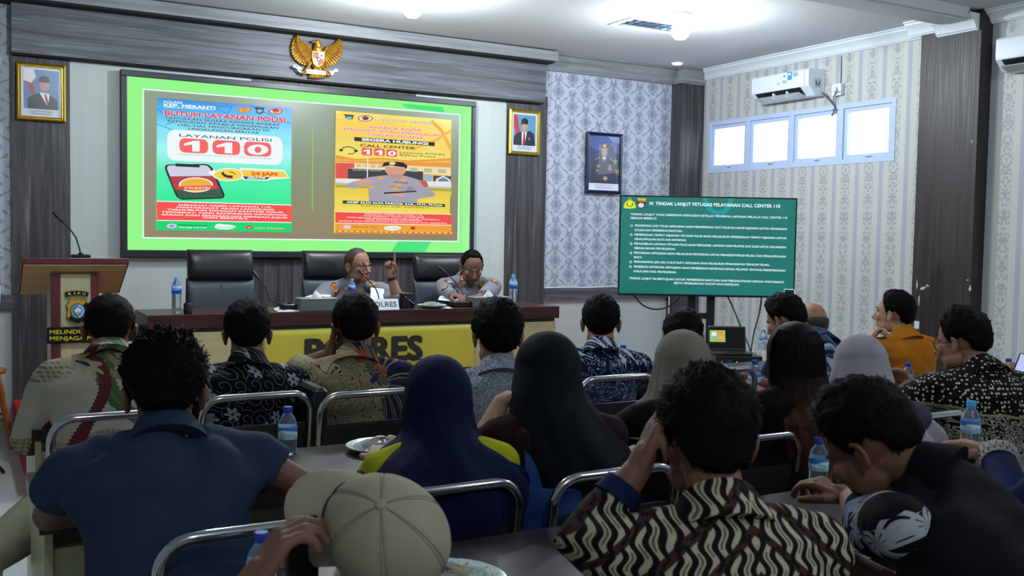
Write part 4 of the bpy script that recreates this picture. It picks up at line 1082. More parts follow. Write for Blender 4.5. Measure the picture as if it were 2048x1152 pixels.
sh = [(1180, 330), (1250, 345), (1325, 322), (1400, 345), (1460, 325), (1478, 380), (1520, 420), (1500, 470), (1512, 560), (1500, 650), (1440, 705), (1370, 725), (1330, 757), (1290, 725), (1200, 700), (1150, 655), (1135, 600), (1158, 500), (1130, 420), (1175, 385)]
plate([z5(*q) for q in sh], ly_+.012, ly_, SR, 'police_shield', LEC)
cx_, cy_ = 1325, 530
ins = [(cx_+(a-cx_)*.955, cy_+(b-cy_)*.955) for a, b in sh]
plate([z5(*q) for q in ins], ly_+.001, ly_-.004, SY, 'police_shield_face', LEC)
plate([z5(*q) for q in ((1160, 650), (1480, 370), (1508, 425), (1492, 470), (1502, 560), (1490, 645), (1435, 695), (1370, 712), (1328, 742), (1290, 714), (1205, 690))], ly_-.003, ly_-.006, SB, 'police_shield_half', LEC)
P = Pic((0, ly_-.0065, 0), (1, 0, 0), (0, 0, 1), (0, -1, 0)); c5 = z5(1325, 530)
P.disc(c5[0], c5[1], 15.4, 15.6, ink('#2a3a5a'), True); P.disc(c5[0], c5[1], 14.6, 14.8, ink('#3f7fc4'), True)
for k in range(20):
    a = -pi*.45+k*pi*.9/19
    if k % 1 == 0: P.line([(c5[0]+9.5*cos(a), c5[1]+9.5*sin(a)), (c5[0]+13*cos(a), c5[1]+13*sin(a))], .0035, ink('#cfe6ef'), True)
for k in range(9):
    a = pi*.6+k*pi*.8/8; P.disc(c5[0]+11.3*cos(a), c5[1]+11.3*sin(a), 1.4, 2, ink('#9fae4e'), True)
P.disc(c5[0], c5[1], 8.3, 8.5, ink('#3f86cc'), True)
P.poly([z5(*q) for q in ((1262, 525), (1285, 490), (1320, 462), (1350, 470), (1395, 525), (1370, 535), (1325, 545), (1280, 538))], ink('#dfe6ea'), True)
P.line([z5(1265, 556), z5(1395, 556)], .005, ink('#a9c6e4'), True); P.disc(*z5(1327, 582), 1.8, 2.6, ink('#c8b04a'), True)
adopt(P.build('shield_picture'), LEC)
sg0 = at(93, 655, Y=6.46); 
ly_ = 6.468
m = MB(); a = lp2(93, 655); b = lp2(93, 688); m.rbox((a[0], 6.468, b[1]), (a[0]+.56, 6.484, a[1]), .012, 4, axis=1); adopt(m.build('motto_sign', SB), LEC)
P = Pic((0, 6.4675, 0), (1, 0, 0), (0, 0, 1), (0, -1, 0)); yy = ink('#cfc32a')
P.text('MELINDUNGI TUAH', (99, 668.2), (99+70*2.05, 665.0), 8.2, yy, .03); P.text('MENJAGA MARWAH', (99, 680.8), (99+70*2.05, 678.4), 8.2, yy, .03); adopt(P.build('motto_letters'), LEC)
# gooseneck microphones
def mic(base, pts, label, name='gooseneck_microphone', tip=M_BLACKM, bs=(.075, .055, .03), yaw=0):
    base = Vector(base); t = empty(name, base, yaw, label, 'microphone')
    m = MB(); m.rbox((-bs[0], -bs[1], 0), (bs[0], bs[1], bs[2]), .012, 3); m.tube([(0, 0, bs[2]-.004), (0, 0, bs[2]+.01)], .014, 12, round_ends=False); m.build('microphone_base', M_BLACK, t)
    m = MB(); m.tube(pts, .0045, 8); adopt(m.build('gooseneck', M_BLACKM, None), t)
    e = Vector(pts[-1]); d = (e-Vector(pts[-2])).normalized()
    m = MB(); m.tube([e-d*.01, e+d*.05], [.009, .012], 12); adopt(m.build('microphone_head', M_BLACKM, None), t)
    if tip is not M_BLACKM:
        m = MB(); m.tube([e-d*.018, e-d*.008], .0105, 12, round_ends=False); adopt(m.build('light_ring', tip, None), t)
    return t
mb = at(160, 510, Y=6.50); mb.z = ltop-.004
b0 = Vector((mb.x, 6.465, ltop+.0)); 
mic(b0, [b0+Vector((0, 0, .02)), at(159, 497, Y=6.47), at(152, 475, Y=6.48), at(140, 458, Y=6.50), at(128, 446, Y=6.52), at(121, 439, Y=6.53)], 'black gooseneck microphone on the lectern top', bs=(.055, .03, .02))

# ============================================================ head desk
DX0, DX1, DY0, DY1, DZ = 1.014, 3.937, 6.26, 6.76, .982
DESK = empty('head_desk', ((DX0+DX1)/2, (DY0+DY1)/2, STG), 0, 'long mahogany topped cream head desk with yellow banner', 'desk')
m = MB(); m.box((DX0, DY0, DZ-.088), (DX1, DY1, DZ)); adopt(m.build('desk_top', M_DESK, None, 0, .003), DESK)
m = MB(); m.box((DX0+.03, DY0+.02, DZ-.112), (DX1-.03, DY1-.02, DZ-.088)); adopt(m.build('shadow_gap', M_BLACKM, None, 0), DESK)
m = MB(); m.box((DX0+.02, DY0+.012, STG), (DX1-.022, DY0+.035, DZ-.112)); m.box((DX0+.02, DY0+.035, STG), (DX0+.045, DY1-.02, DZ-.112)); m.box((DX1-.047, DY0+.035, STG), (DX1-.022, DY1-.02, DZ-.112))
adopt(m.build('desk_body', M_CREAM, None, 0, .002), DESK)
bxa, bxb = at(530, 700, Y=DY0).x, at(948, 700, Y=DY0).x
YEL = pm('yellow banner cloth', lambda: {'c': cmix(vnoise(vvec(*vcoord()), 6, 3), '#bdb53c', '#ccc444'), 'b': vnoise(vvec(*vcoord()), 12, 2)}, .6, bs=.2)
BAN = empty('banner', ((bxa+bxb)/2, DY0+.005, .38), 0, 'yellow banner with black lettering hung on the head desk', 'banner')
bm_ = MB(); NX, NZ = 60, 14
vs = []; 
for j in range(NZ+1):
    for i in range(NX+1):
        x = bxa+(bxb-bxa)*i/NX; z = .36+(DZ-.118-.36)*j/NZ
        vs.append((x, DY0+.004-.003*sin(i*.7)*(1-j/NZ), z))
fs = [(j*(NX+1)+i, j*(NX+1)+i+1, (j+1)*(NX+1)+i+1, (j+1)*(NX+1)+i) for j in range(NZ) for i in range(NX)]
bm_.add(vs, fs); o = bm_.build('cloth', YEL, None, 60); sm = o.modifiers.new('thickness', 'SOLIDIFY'); sm.thickness = .0015; adopt(o, BAN)
P = Pic((0, DY0-.002, 0), (1, 0, 0), (0, 0, 1), (0, -1, 0)); bk = ink('#1d1f1c', .6)
P.text('POLRES', (608, 727.5), (846, 717.5), 50, bk, .055); P.text('KEPULAUAN MERANTI', (535, 779), (950, 767), 37, bk, .05)
adopt(P.build('banner_letters'), BAN)

# ============================================================ executive chairs
M_LEATH = pm('black leather', lambda: {'c': cmix(vnoise(vvec(*vcoord()), 14, 3), '#0f1113', '#1a1e22'), 'b': vnoise(vvec(*vcoord()), 220, 2)}, .38, bs=.1, bd=.001)
M_LEATH2 = pm('worn grey-blue leather', lambda: {'c': cmix(vnoise(vvec(*vcoord()), 10, 3), '#232b35', '#2f3843'), 'b': vnoise(vvec(*vcoord()), 220, 2)}, .45, bs=.1, bd=.001)
def exec_chair():
    t = empty('executive_chair', (0, 0, 0), 0, 'x', 'chair', 'executive chairs behind the head desk')
    m = MB(); m.rbox((-.26, -.24, .42), (.26, .26, .53), .07, 5); m.build('seat', M_LEATH, t)
    # back, facing -y; two halves side by side and a rolled headrest
    def pad(x0, x1, z0, z1, y, dep, r=.05, taper=0):
        rings = []
        for i in range(13):
            a = i/12; z = z0+(z1-z0)*a; e = min(1, sin(pi*min(max(a, .0), 1))**.35+.02) if True else 1
            w = (x1-x0)/2*(1-taper*(1-a)); c = (x0+x1)/2; h = dep*max(.12, e)
            rings.append([Vector((c+w*(1 if abs(cos(q))**.35*(1 if cos(q) > 0 else -1) > 0 else -1)*abs(cos(q))**.35, y+(z-.5)*.13+h*.5*(abs(sin(q))**.6)*(1 if sin(q) > 0 else -1), z)) for q in [2*pi*k/28 for k in range(28)]])
        m = MB(); m.loft(rings); return m
    pad(-.235, .235, .50, .92, .24, .10, taper=-.05).build('backrest', M_LEATH2, t)
    pad(-.225, .225, .90, 1.12, .235, .12).build('headrest', M_LEATH, t)
    m = MB(); m.tube([(0, .213, .56), (0, .247, .88)], .002, 6); m.build('seam', M_LEATH, t)
    for s in (-1, 1):
        m = MB(); m.tube([(s*.28, .16, .46), (s*.30, .12, .60), (s*.30, .02, .66), (s*.30, -.16, .66)], .022, 10); m.rbox((s*.30-.03, -.20, .655), (s*.30+.03, .08, .69), .015, 3); m.build('armrest', M_BLACK, t)
    m = MB(); m.tube([(0, 0, .10), (0, 0, .42)], .03, 12); m.build('gas_lift', M_CHROME, t)
    for k in range(5):
        a = 2*pi*k/5+.3; e = Vector((cos(a)*.28, sin(a)*.28, .075)); m = MB(); m.tube([(0, 0, .11), e], [.026, .016], 8); m.ell((e.x, e.y, .032), (.03, .03, .031), 8); m.build('base_arm', M_BLACK, t)
    return t
ec = exec_chair()
chs = [((383+503)/2, 500, 7.02, -.02, 'empty black executive chair behind the desk, leftmost of three'), (668, 502, 7.22, .0, 'black executive chair behind the speaking officer with glasses'), (888, 510, 7.22, .05, 'black executive chair behind the officer looking down')]
chair_pos = []
for i, (px, py, yy, rz, lab) in enumerate(chs):
    p = at(px, py, Y=yy); c = ec if i == 0 else copy_tree(ec)
    c.location = (p.x, yy-.24, STG); c.rotation_euler = (0, 0, rz); c['label'] = lab; chair_pos.append(p)
    s_ = (p.z-STG)/1.12; c.scale = (1.0, 1.0, s_)

# ============================================================ bottles
M_PET = flat('clear plastic', '#e6f0f6', .06, noise_amt=.0, inp={'Transmission Weight': .92, 'IOR': 1.33})
M_CAPB = flat('deep blue cap', '#1f3fa8', .35, noise_amt=.02)
M_CAPL = flat('light blue cap', '#4aa6e2', .35, noise_amt=.02)
def f_lab():
    x, y, z = vcoord(); th = vatan2(y, x)
    w = vsin(th*2+z*90)*.004
    a = vstep(z-.064-w, -.002, .002); bnd = vstep(.006-vabs(z-.066-w), -.001, .002)
    n = vnoise(vvec(x*30, y*30, z*40), 1.6, 2)
    c = cmix(a, '#9fc7e6', '#3f7fd0'); c = cmix(bnd, c, '#e4f2f6'); c = cmix(vgt(n, .6)*.6, c, '#3fa89a')
    return c
M_LABEL = pm('blue bottle label', f_lab, .3)
def f_lab2():
    x, y, z = vcoord(); th = vatan2(y, x); w = vsin(th+1.0)*.01
    c = cmix(vstep(z-.165-w, -.002, .002), '#3b3f9e', '#63a8e6'); return cmix(vstep(vabs(z-.178)-.002, -.001, .001), '#e6eef6', c)
M_LABEL2 = pm('light blue bottle label', f_lab2, .3)
def small_bottle():
    t = empty('water_bottle', (0, 0, 0), 0, 'x', 'bottle', 'small water bottles')
    m = MB(); m.lathe([(0, .002), (.020, 0), (.027, .003), (.029, .010), (.0285, .020), (.0295, .030), (.0285, .036), (.0295, .045), (.0295, .085), (.0285, .092), (.027, .100), (.022, .112), (.015, .122), (.0125, .127), (.0125, .133), (0, .133)], 28); m.build('bottle', M_PET, t)
    m = MB(); m.lathe([(0, .129), (.0148, .128), (.0152, .131), (.0150, .144), (.0135, .147), (0, .147)], 24); m.build('cap', M_CAPB, t)
    m = MB(); m.lathe([(.0299, .046), (.0302, .048), (.0302, .083), (.0299, .085)], 32); m.build('label', M_LABEL, t)
    return t
def tall_bottle():
    t = empty('tall_water_bottle', (0, 0, 0), 0, 'x', 'bottle', 'tall water bottles on the head desk')
    pr_ = [(0, .002), (.026, 0), (.031, .006)]
    for k in range(6): pr_ += [(.0315, .012+k*.018), (.0295, .020+k*.018)]
    pr_ += [(.032, .122), (.032, .18), (.030, .192), (.022, .210), (.014, .222), (.013, .232), (0, .232)]
    m = MB(); m.lathe(pr_, 28); m.build('bottle', M_PET, t)
    m = MB(); m.lathe([(0, .224), (.0155, .223), (.0155, .240), (.014, .243), (0, .243)], 24); m.build('cap', M_CAPL, t)
    m = MB(); m.lathe([(.0322, .132), (.0326, .134), (.0326, .186), (.0315, .188)], 32); m.build('label', M_LABEL2, t)
    return t
sb = small_bottle(); tb = tall_bottle()
def putb(src, first, px, py, Z, lab, sc=1, rz=0, cap=None, Yv=None):
    p = at(px, py, Z=Z) if Yv is None else at(px, 700, Y=Yv)
    c = src if first else copy_tree(src); c.location = (p.x, p.y, Z+.0006); c.rotation_euler = (0, 0, rz); c.scale = (sc, sc, sc); c['label'] = lab
    if cap:
        for ch in c.children:
            if ch.name.startswith('cap'): ch.data = ch.data.copy(); ch.data.materials[0] = cap
    return c
TZ = .75
bot_b = putb(sb, True, 575, 906, TZ, 'small water bottle beside the blue shirt man\'s right elbow', 1.08, .4)
bot_v = putb(sb, False, 1636, 969, TZ, 'small water bottle in front of the leaning man in the black vest', 1.0, .9)
bot_n = putb(sb, False, 1939, 893, TZ, 'water bottle with light blue cap right of the black vest man', 1.16, .2, cap=M_CAPL)
P = Pic((0, -.0306, .066), (1, 0, 0), (0, 0, 1), (0, -1, 0))
putb(sb, False, 1246, 716, TZ, 'small water bottle right of the navy and white batik shirt', 1.08, .1, Yv=4.45)
putb(sb, False, 1814, 783, TZ, 'small water bottle between the orange shirt and the dotted batik shirt', 1.0, 1.4)
putb(sb, False, 1508, 782, TZ, 'small water bottle left of the long reddish hair', 1.05, 2.4)
putb(sb, False, 846, 745, TZ, 'small water bottle showing its cap over the navy headscarf', 1.05, 2.0, Yv=4.35)
putb(sb, False, 2015, 772, TZ, 'small water bottle behind the dotted batik shoulder', 1.0, 1.1)
b6 = putb(sb, False, 1526, 700, TZ, 'small water bottle in front of the man with raised dark hair tuft', .95, .5, cap=M_CAPL)
putb(sb, False, 522, 1208, TZ, 'small water bottle below the capped man\'s hand', 1.0, 1.0)
# lettering on the nearer label
vl = Vector((-(bot_n.location.x), -(bot_n.location.y), 0)).normalized()
def wrap_text(bt, s_, z, h, wid, mat, name):
    vs_, fs_ = glyphs(s_); xs = [p[0] for p in vs_]; w0 = min(xs); w1 = max(xs); a0 = atan2(vl.y, vl.x)-bt.rotation_euler.z
    R_ = .0307; mm_ = MB(); mm_.add([(R_*cos(a0+((p[0]-w0)/(w1-w0)-.5)*wid/R_), R_*sin(a0+((p[0]-w0)/(w1-w0)-.5)*wid/R_), z+p[1]*h) for p in vs_], fs_)
    return mm_.build(name, mat, bt, 0)
wrap_text(bot_n, 'nestle', .070, .008, .018, ink('#e8f2fb'), 'label_letters'); wrap_text(bot_n, 'Pure Life', .058, .011, .032, ink('#eef6ff'), 'label_letters')

putb(tb, True, 353, 626.5, DZ, 'tall water bottle on the left end of the head desk', .92, .4)
putb(tb, False, 703, 612, DZ, 'tall water bottle in front of the speaking officer', .80, 2.0)
putb(tb, False, 1026, 611, DZ, 'tall water bottle at the right end of the head desk', .95, 1.2)

# ============================================================ things on the head desk
o = at(376, 628, Z=DZ); t = empty('handheld_microphone', o, 0, 'black handheld microphone standing beside the left tall bottle', 'microphone')
m = MB(); m.lathe([(0, 0), (.024, 0), (.0265, .006), (.0265, .062), (.022, .070), (0, .072)], 20); m.build('stand_cup', M_BLACKM, t)
m = MB(); m.lathe([(0, .06), (.014, .062), (.0125, .11), (.011, .14), (0, .142)], 16); m.build('microphone_body', M_BLACK, t)
o = at(543, 612, Z=DZ); o.y = max(o.y, 6.33); b0 = Vector((o.x, 6.40, DZ)); G = lambda px, py, Y: at(px, py, Y=Y)
mic(b0, [b0+Vector((0, 0, .03)), G(540, 602, 6.41), G(536, 585, 6.43), G(528, 570, 6.45), G(520, 560, 6.47), G(516, 555, 6.48)], 'black gooseneck microphone before the empty executive chair', bs=(.06, .05, .045))
o = at(758, 606, Z=DZ); b1 = Vector((at(758, 606, Y=6.46).x, 6.46, DZ))
mic(b1, [b1+Vector((0, 0, .03)), G(757, 592, 6.47), G(752, 578, 6.49), G(742, 566, 6.52), G(733, 557, 6.54), G(728, 551, 6.56)], 'gooseneck microphone with a red ring before the speaking officer', tip=emis('red light ring', '#c0141c', 1.2), bs=(.06, .05, .03))
b2 = Vector((at(924, 606, Y=6.42).x, 6.42, DZ))
mic(b2, [b2+Vector((0, 0, .03)), G(930, 596, 6.44), G(924, 582, 6.48), G(909, 562, 6.52), G(897, 550, 6.56), G(888, 543, 6.58)], 'black gooseneck microphone before the officer looking down', bs=(.085, .06, .04))
M_PAPER = flat('white paper', '#d5dae0', .7, noise_amt=.01)
M_TBOX = flat('grey-green tissue box', '#5d6a6a', .4)
def tissue_box(px0, px1, py, Y, h, lab):
    a = at(px0, py, Y=Y); b = at(px1, py, Y=Y); w = b.x-a.x
    t = empty('tissue_box', ((a.x+b.x)/2, Y+.06, DZ), 0, lab, 'tissue box', 'tissue boxes on the head desk')
    m = MB(); m.rbox((-w/2, -.06, 0), (w/2, .06, h-.006), .008, 3); m.build('box_body', M_TBOX, t)
    m = MB(); m.rbox((-w/2-.003, -.063, h-.014), (w/2+.003, .063, h), .009, 3); m.build('box_rim', flat('tissue box rim', '#77827f', .4), t)
    m = MB(); rr = []
    for k in range(6):
        z = h-.002+k*.011; q = .034*(1-k/5.2); rr.append([Vector((q*cos(a_)*(1.2+.25*sin(3*a_+k)), q*.55*sin(a_)+.004*sin(k+a_*2), z)) for a_ in [2*pi*i/14 for i in range(14)]])
    m.loft(rr); m.build('tissue', M_PAPER, t)
tissue_box(601, 674, 624, 6.285, .088, 'grey tissue box left of the name plate'); tissue_box(950, 1018, 614, 6.32, .075, 'grey tissue box in front of the officer looking down')
# papers
def sheet(pts, lab, name='paper_sheet', bend=.01, mat=None, cat='paper', th_=.0012):
    a, b, c, d = [Vector(p) for p in pts]; m = MB(); N = 8; vs = []
    n = (b-a).cross(d-a).normalized()
    if n.z < 0: n = -n
    for lay in (0, 1):
        for j in range(N+1):
            for i in range(N+1):
                u, v = i/N, j/N; p = a.lerp(b, u).lerp(d.lerp(c, u), v)+n*(bend*sin(u*pi)*sin(v*2.2))+n*lay*th_; vs.append(p)
    K = (N+1)**2; fs = []
    for j in range(N):
        for i in range(N):
            q = (j*(N+1)+i, j*(N+1)+i+1, (j+1)*(N+1)+i+1, (j+1)*(N+1)+i); fs.append(q); fs.append(tuple(x+K for x in q)[::-1])
    edge = [i for i in range(N+1)]+[(j)*(N+1)+N for j in range(1, N+1)]+[N*(N+1)+i for i in range(N-1, -1, -1)]+[j*(N+1) for j in range(N-1, 0, -1)]
    for k in range(len(edge)): e, f = edge[k], edge[(k+1) % len(edge)]; fs.append((e, f, f+K, e+K))
    m.add(vs, fs); return tag(m.build(name, mat or M_PAPER, None, 40), lab, cat)
z_ = DZ+.001
sheet([(at(551, 618, Y=6.36).x, 6.30, z_), (at(600, 618, Y=6.36).x, 6.30, z_), (at(600, 612, Y=6.5).x, 6.56, z_), (at(551, 612, Y=6.5).x, 6.56, z_)], 'loose white sheet left of the grey tissue box', bend=.02)
a, b = at(737, 598, Y=6.60), at(797, 603, Y=6.60); 
sheet([at(741, 600, Y=6.60), at(799, 607, Y=6.56), at(812, 586, Y=6.68), at(741, 575, Y=6.70)], 'white sheets propped up in front of the speaking officer', bend=.006)
sheet([at(610, 594, Y=6.60), at(660, 597, Y=6.56), at(662, 590, Y=6.68), at(622, 590, Y=6.70)], 'white sheet behind the left grey tissue box', bend=.004)
sheet([at(876, 600, Y=6.55), at(928, 606, Y=6.50), at(930, 590, Y=6.68), at(880, 592, Y=6.70)], 'white sheet under the hands of the officer looking down', bend=.004)
# name plate
a = at(752, 613, Y=6.30); b = at(799, 613, Y=6.30); wpl = b.x-a.x
t = empty('name_plate', (b.x-.15, 6.30, DZ), 0, 'white tent name plate before the speaking officer', 'name plate')
m = MB(); prf = [(0, 0), (.028, .072), (.031, .072), (.060, 0), (.056, 0), (.030, .066), (.004, 0)]
m.loft([[Vector((x, y, z)) for y, z in prf] for x in (-.15, .15)]); m.build('plate', M_WHITE, t, 0)
P = Pic((b.x-.15, 6.2990+.012, DZ+.030), (1, 0, 0), (0, .362, .932), (0, -.932, .362)); P.text('KAPOLRES', (-.135, -.010), (.135, -.010), .036, ink('#4d5256'), .02, pix=False); o = P.build('plate_letters'); adopt(o, t)
# black device with knobs beside the papers
o = Vector((at(812, 612, Y=6.42).x, 6.42, DZ)); t = empty('radio_unit', o, .15, 'black radio unit with knobs right of the name plate', 'radio')
m = MB(); m.rbox((-.05, -.04, 0), (.05, .06, .105), .008, 3); m.build('radio_case', M_BLACKM, t)
for k in range(5): m = MB(); m.tube([(-.032+k*.016, -.038, .08-k*.012), (-.032+k*.016, -.048, .08-k*.012)], .005, 8); m.build('knob', M_CHROME, t)
m = MB(); m.tube([(.03, -.038, .03), (.03, -.050, .03)], .014, 16); m.build('dial', M_BLACK, t)

# ============================================================ plates of wrapped snacks
M_PLATE = pm('patterned melamine plate', lambda: {'c': cmix(vgt(vnoise(vvec(*vcoord()), 90, 2), .60), '#c3d2cc', '#7f8f7e')}, .3)
M_WRAP = flat('clear food film', '#dfe8e8', .12, inp={'Transmission Weight': .8, 'IOR': 1.1})
def plate_obj(p, r, lab, foods):
    t = empty('snack_plate', p, 0, lab, 'plate', 'plates of snacks')
    m = MB(); m.lathe([(0, .004), (r*.45, .002), (r*.62, .004), (r*.9, .016), (r, .020), (r*1.0, .023), (r*.9, .020), (r*.62, .009), (0, .008)], 40); m.build('plate', M_PLATE, t)
    for nm, x, y, sx, sy, sz, c in foods:
        m = MB(); m.ell((0, 0, 0), (sx, sy, sz), 10)
        for i, v in enumerate(m.v):
            q = 1+.18*noise.noise(Vector(v)*60+Vector((x*50, y*50, 0))); m.v[i] = (v[0]*q, v[1]*q, max(v[2]*q, -sz*.8))
        oo = m.build(nm, flat('food '+c, c, .5, noise_amt=.18, ns=60)); oo.location = (p[0]+x, p[1]+y, p[2]+.008+sz*.95); oo.rotation_euler = (0, 0, x*40)
        tag(oo, {'spring_roll': 'snack roll', 'cake_piece': 'snack cake piece', 'sweet_ball': 'rounded sweet snack', 'green_cake': 'green leafy snack', 'orange_slice': 'orange snack wedge'}[nm]+' on the '+lab.split(' on ')[0].split(' plate')[0]+' plate'+{True: ', left side', False: ', right side'}[x < 0]+{True: ' front', False: ' back'}[y < 0], 'snack', 'snacks on the plates')
    m = MB(); rr = []
    for k in range(5):
        q = r*(.80-.16*k-.03*k*k*.5); z = .018+.026*sin(k/4*pi/2); rr.append([Vector((q*cos(a)*(1+.05*sin(5*a+k)), q*sin(a)*(1+.05*cos(4*a+k)), z+.004*sin(6*a+k*2))) for a in [2*pi*i/28 for i in range(28)]])
    m.loft(rr, False); fl = m.build('food_film', M_WRAP, t)
FD = [('green_cake', -.045, .02, .028, .022, .012, '#5d6a3a'), ('spring_roll', .0, .045, .034, .014, .012, '#b88a5e'), ('cake_piece', .048, .02, .024, .02, .013, '#d9a24a'), ('sweet_ball', -.012, -.012, .022, .02, .015, '#c9b296'), ('spring_roll', .03, -.04, .03, .013, .011, '#a9763f'), ('green_cake', -.05, -.035, .024, .018, .010, '#77824e')]
FD2 = [('green_cake', -.045, .0, .03, .028, .013, '#6b7450'), ('sweet_ball', .0, .03, .03, .024, .020, '#b98f7c'), ('sweet_ball', .045, .03, .026, .022, .019, '#c39a80'), ('orange_slice', .085, .0, .02, .022, .012, '#c98a2e'), ('spring_roll', .02, -.04, .034, .014, .012, '#bfae86')]
p = at(888, 1160, Z=TZ+.02); plate_obj((p.x, p.y, TZ+.0005), .135, 'snack plate on the front table beside the cap', FD)
p = at(765, 893, Z=TZ+.015); plate_obj((p.x, p.y, TZ+.0005), .125, 'snack plate on the middle table left of the navy headscarf', FD2)
p = at(864, 609, Y=6.37); plate_obj((p.x, 6.37, DZ+.0005), .105, 'snack plate on the head desk between the officers', [('orange_slice', .0, .02, .045, .03, .014, '#b8853e'), ('green_cake', -.05, .0, .02, .02, .01, '#b9a83e')])
sheet([(at(880, 613, Y=6.30).x, 6.285, z_), (at(894, 613, Y=6.30).x+.03, 6.285, z_), (at(894, 611, Y=6.34).x+.03, 6.34, z_), (at(880, 611, Y=6.34).x, 6.34, z_)], 'folded napkin in front of the head desk plate', 'napkin', cat='napkin')

# ============================================================ audience tables
def aud_table(x0, y0, w, dep, lab):
    t = empty('meeting_table', (x0+w/2, y0+dep/2, 0), 0, lab, 'table', 'brown topped meeting tables')
    m = MB(); m.box((-w/2, -dep/2, .705), (w/2, dep/2, .75)); m.build('table_top', M_TABLE, t, 0, .002)
    for s in (-1, 1):
        a = s*(w/2-.012); m = MB(); m.box((min(a, a-s*.022), -dep/2+.01, 0), (max(a, a-s*.022), dep/2-.01, .704)); m.build('side_panel', M_CREAMV, t, 0, .002)
        m = MB(); b = s*(w/2-.034); m.box((min(b, b-s*.10), -dep/2+.02, 0), (max(b, b-s*.10), -dep/2+.05, .66)); m.build('leg_panel', M_CREAMV, t, 0, .002)
    m = MB(); m.box((-w/2+.04, dep/2-.06, .28), (w/2-.04, dep/2-.04, .703)); m.build('modesty_panel', M_CREAM, t, 0, .002)
    return t
rows = [('front row', 4.04, .245), ('middle row', 2.79, .185), ('rear row', 1.60, .30)]
places = ['left', 'middle', 'right']
for rn, y0, xs in rows:
    for k in range(3 if rn != 'rear row' else 2):
        aud_table(xs+k*1.605, y0, 1.60, .55, 'brown topped meeting table, %s one of the %s' % (places[k] if rn != 'rear row' else ['left', 'right'][k], rn))
sheet([at(1648, 1098, Z=TZ+.002), at(1700, 1079, Z=TZ+.002), at(1742, 1082, Z=TZ+.002), at(1715, 1092, Z=TZ+.002)], 'white sheet under the black vest man\'s forearm', bend=.0)

# ============================================================ chrome stacking chairs
def stack_chair():
    t = empty('stacking_chair', (0, 0, 0), 0, 'x', 'chair', 'chrome framed stacking chairs')
    w = .205; top = .852
    def arc(z, y):
        out = []
        for k in range(9):
            a = pi-pi/2*k/8; out.append((-w+.075+.075*cos(a), y, z-.075+.075*sin(a)))
        return out
    L_ = [(-w, .02, .44), (-w, -.01, .60), (-w, -.035, top-.075)]
    A = arc(top, -.05); A = [(x, -.035-.015*(k/8), z) for k, (x, y, z) in enumerate(A)]
    pts = L_+A[1:]; pts += [(-x, y, z) for x, y, z in reversed(pts)]
    m = MB(); m.tube(pts, .0135, 12, flat=1.0); m.build('back_frame', M_CHROME, t)
    m = MB(); rings = []
    for i in range(9):
        a = i/8; z = .50+.24*a; y = .012-.036*a; e = .008+.012*sin(pi*a)**.4
        rings.append([Vector((w*.93*(abs(cos(q))**.25)*(1 if cos(q) > 0 else -1), y+.004+e*(abs(sin(q))**.7)*(1 if sin(q) > 0 else -1)+.010*cos(q)**2*-1+.01, z)) for q in [2*pi*k/24 for k in range(24)]])
    m.loft(rings); m.build('back_pad', M_LEATH, t)
    m = MB(); m.rbox((-.215, .02, .425), (.215, .44, .475), .06, 5); m.build('seat', M_LEATH, t)
    for s in (-1, 1):
        m = MB(); m.tube([(s*.2, .02, .45), (s*.2, .05, .42), (s*.2, .03, .2), (s*.205, -.04, .012)], .0115, 10); m.build('leg', M_CHROME, t)
        m = MB(); m.tube([(s*.2, .40, .425), (s*.2, .42, .38), (s*.205, .44, .012)], .0115, 10); m.build('leg', M_CHROME, t)
    m = MB(); m.tube([(-.2, .425, .30), (.2, .425, .30)], .008, 8); m.tube([(-.2, .04, .25), (.2, .04, .25)], .008, 8); m.build('stretcher', M_CHROME, t)
    return t
sc0 = stack_chair()
CH = [(238, 822, 'chrome stacking chair behind the man in the dragon batik shirt', 0), (518, 785, 'chrome stacking chair behind the black floral batik shirt', 0), (745, 779, 'chrome stacking chair behind the khaki and purple batik shirt', 0), (1240, 749, 'chrome stacking chair behind the navy and white batik shirt', 0),
      (1450, 735, 'chrome stacking chair just above the beige headscarf right edge', 0), (1648, 720, 'chrome stacking chair behind the bald man in navy', 0),
      (515, 1046, 'chrome stacking chair behind the blue shirt man, nearest the cap', 0), (905, 966, 'chrome stacking chair behind the navy headscarf', 0), (1240, 934, 'chrome stacking chair behind the denim dungarees', 0), (1515, 868, 'chrome stacking chair behind the long haired woman', 0), (1868, 823, 'chrome stacking chair left of the bottle with light blue cap', 0)]
for i, (px, py, lab, rz) in enumerate(CH):
    fr = i < 6; p = at(px, py, Z=.90 if fr else .866); c = sc0 if i == 0 else copy_tree(sc0); c.scale = (1, 1, 1.04 if fr else 1)
    c.location = (p.x, p.y+.05, 0); c.rotation_euler = (0, 0, rz); c['label'] = lab
# black padded chair between the two front row batik men
p = at(614, 740, Y=3.82)
t = empty('padded_chair', (p.x, 3.82, 0), 0, 'black fully padded chair seen edge-on between the floral and khaki batik shirts', 'chair')
m = MB(); m.rbox((-.028, -.19, .44), (.028, .17, .905), .027, 4, axis=2); m.build('back_pad', M_LEATH, t)
m = MB(); m.rbox((-.20, -.19, .36), (-.02, .17, .415), .05, 4); m.build('seat', M_LEATH, t)
for sx in (-.17, .0):
    for sy in (-.16, .14): m = MB(); m.tube([(sx, sy, .44 if sx == 0 else .37), (sx, sy, .01)], .012, 8); m.build('leg', M_BLACKM, t)

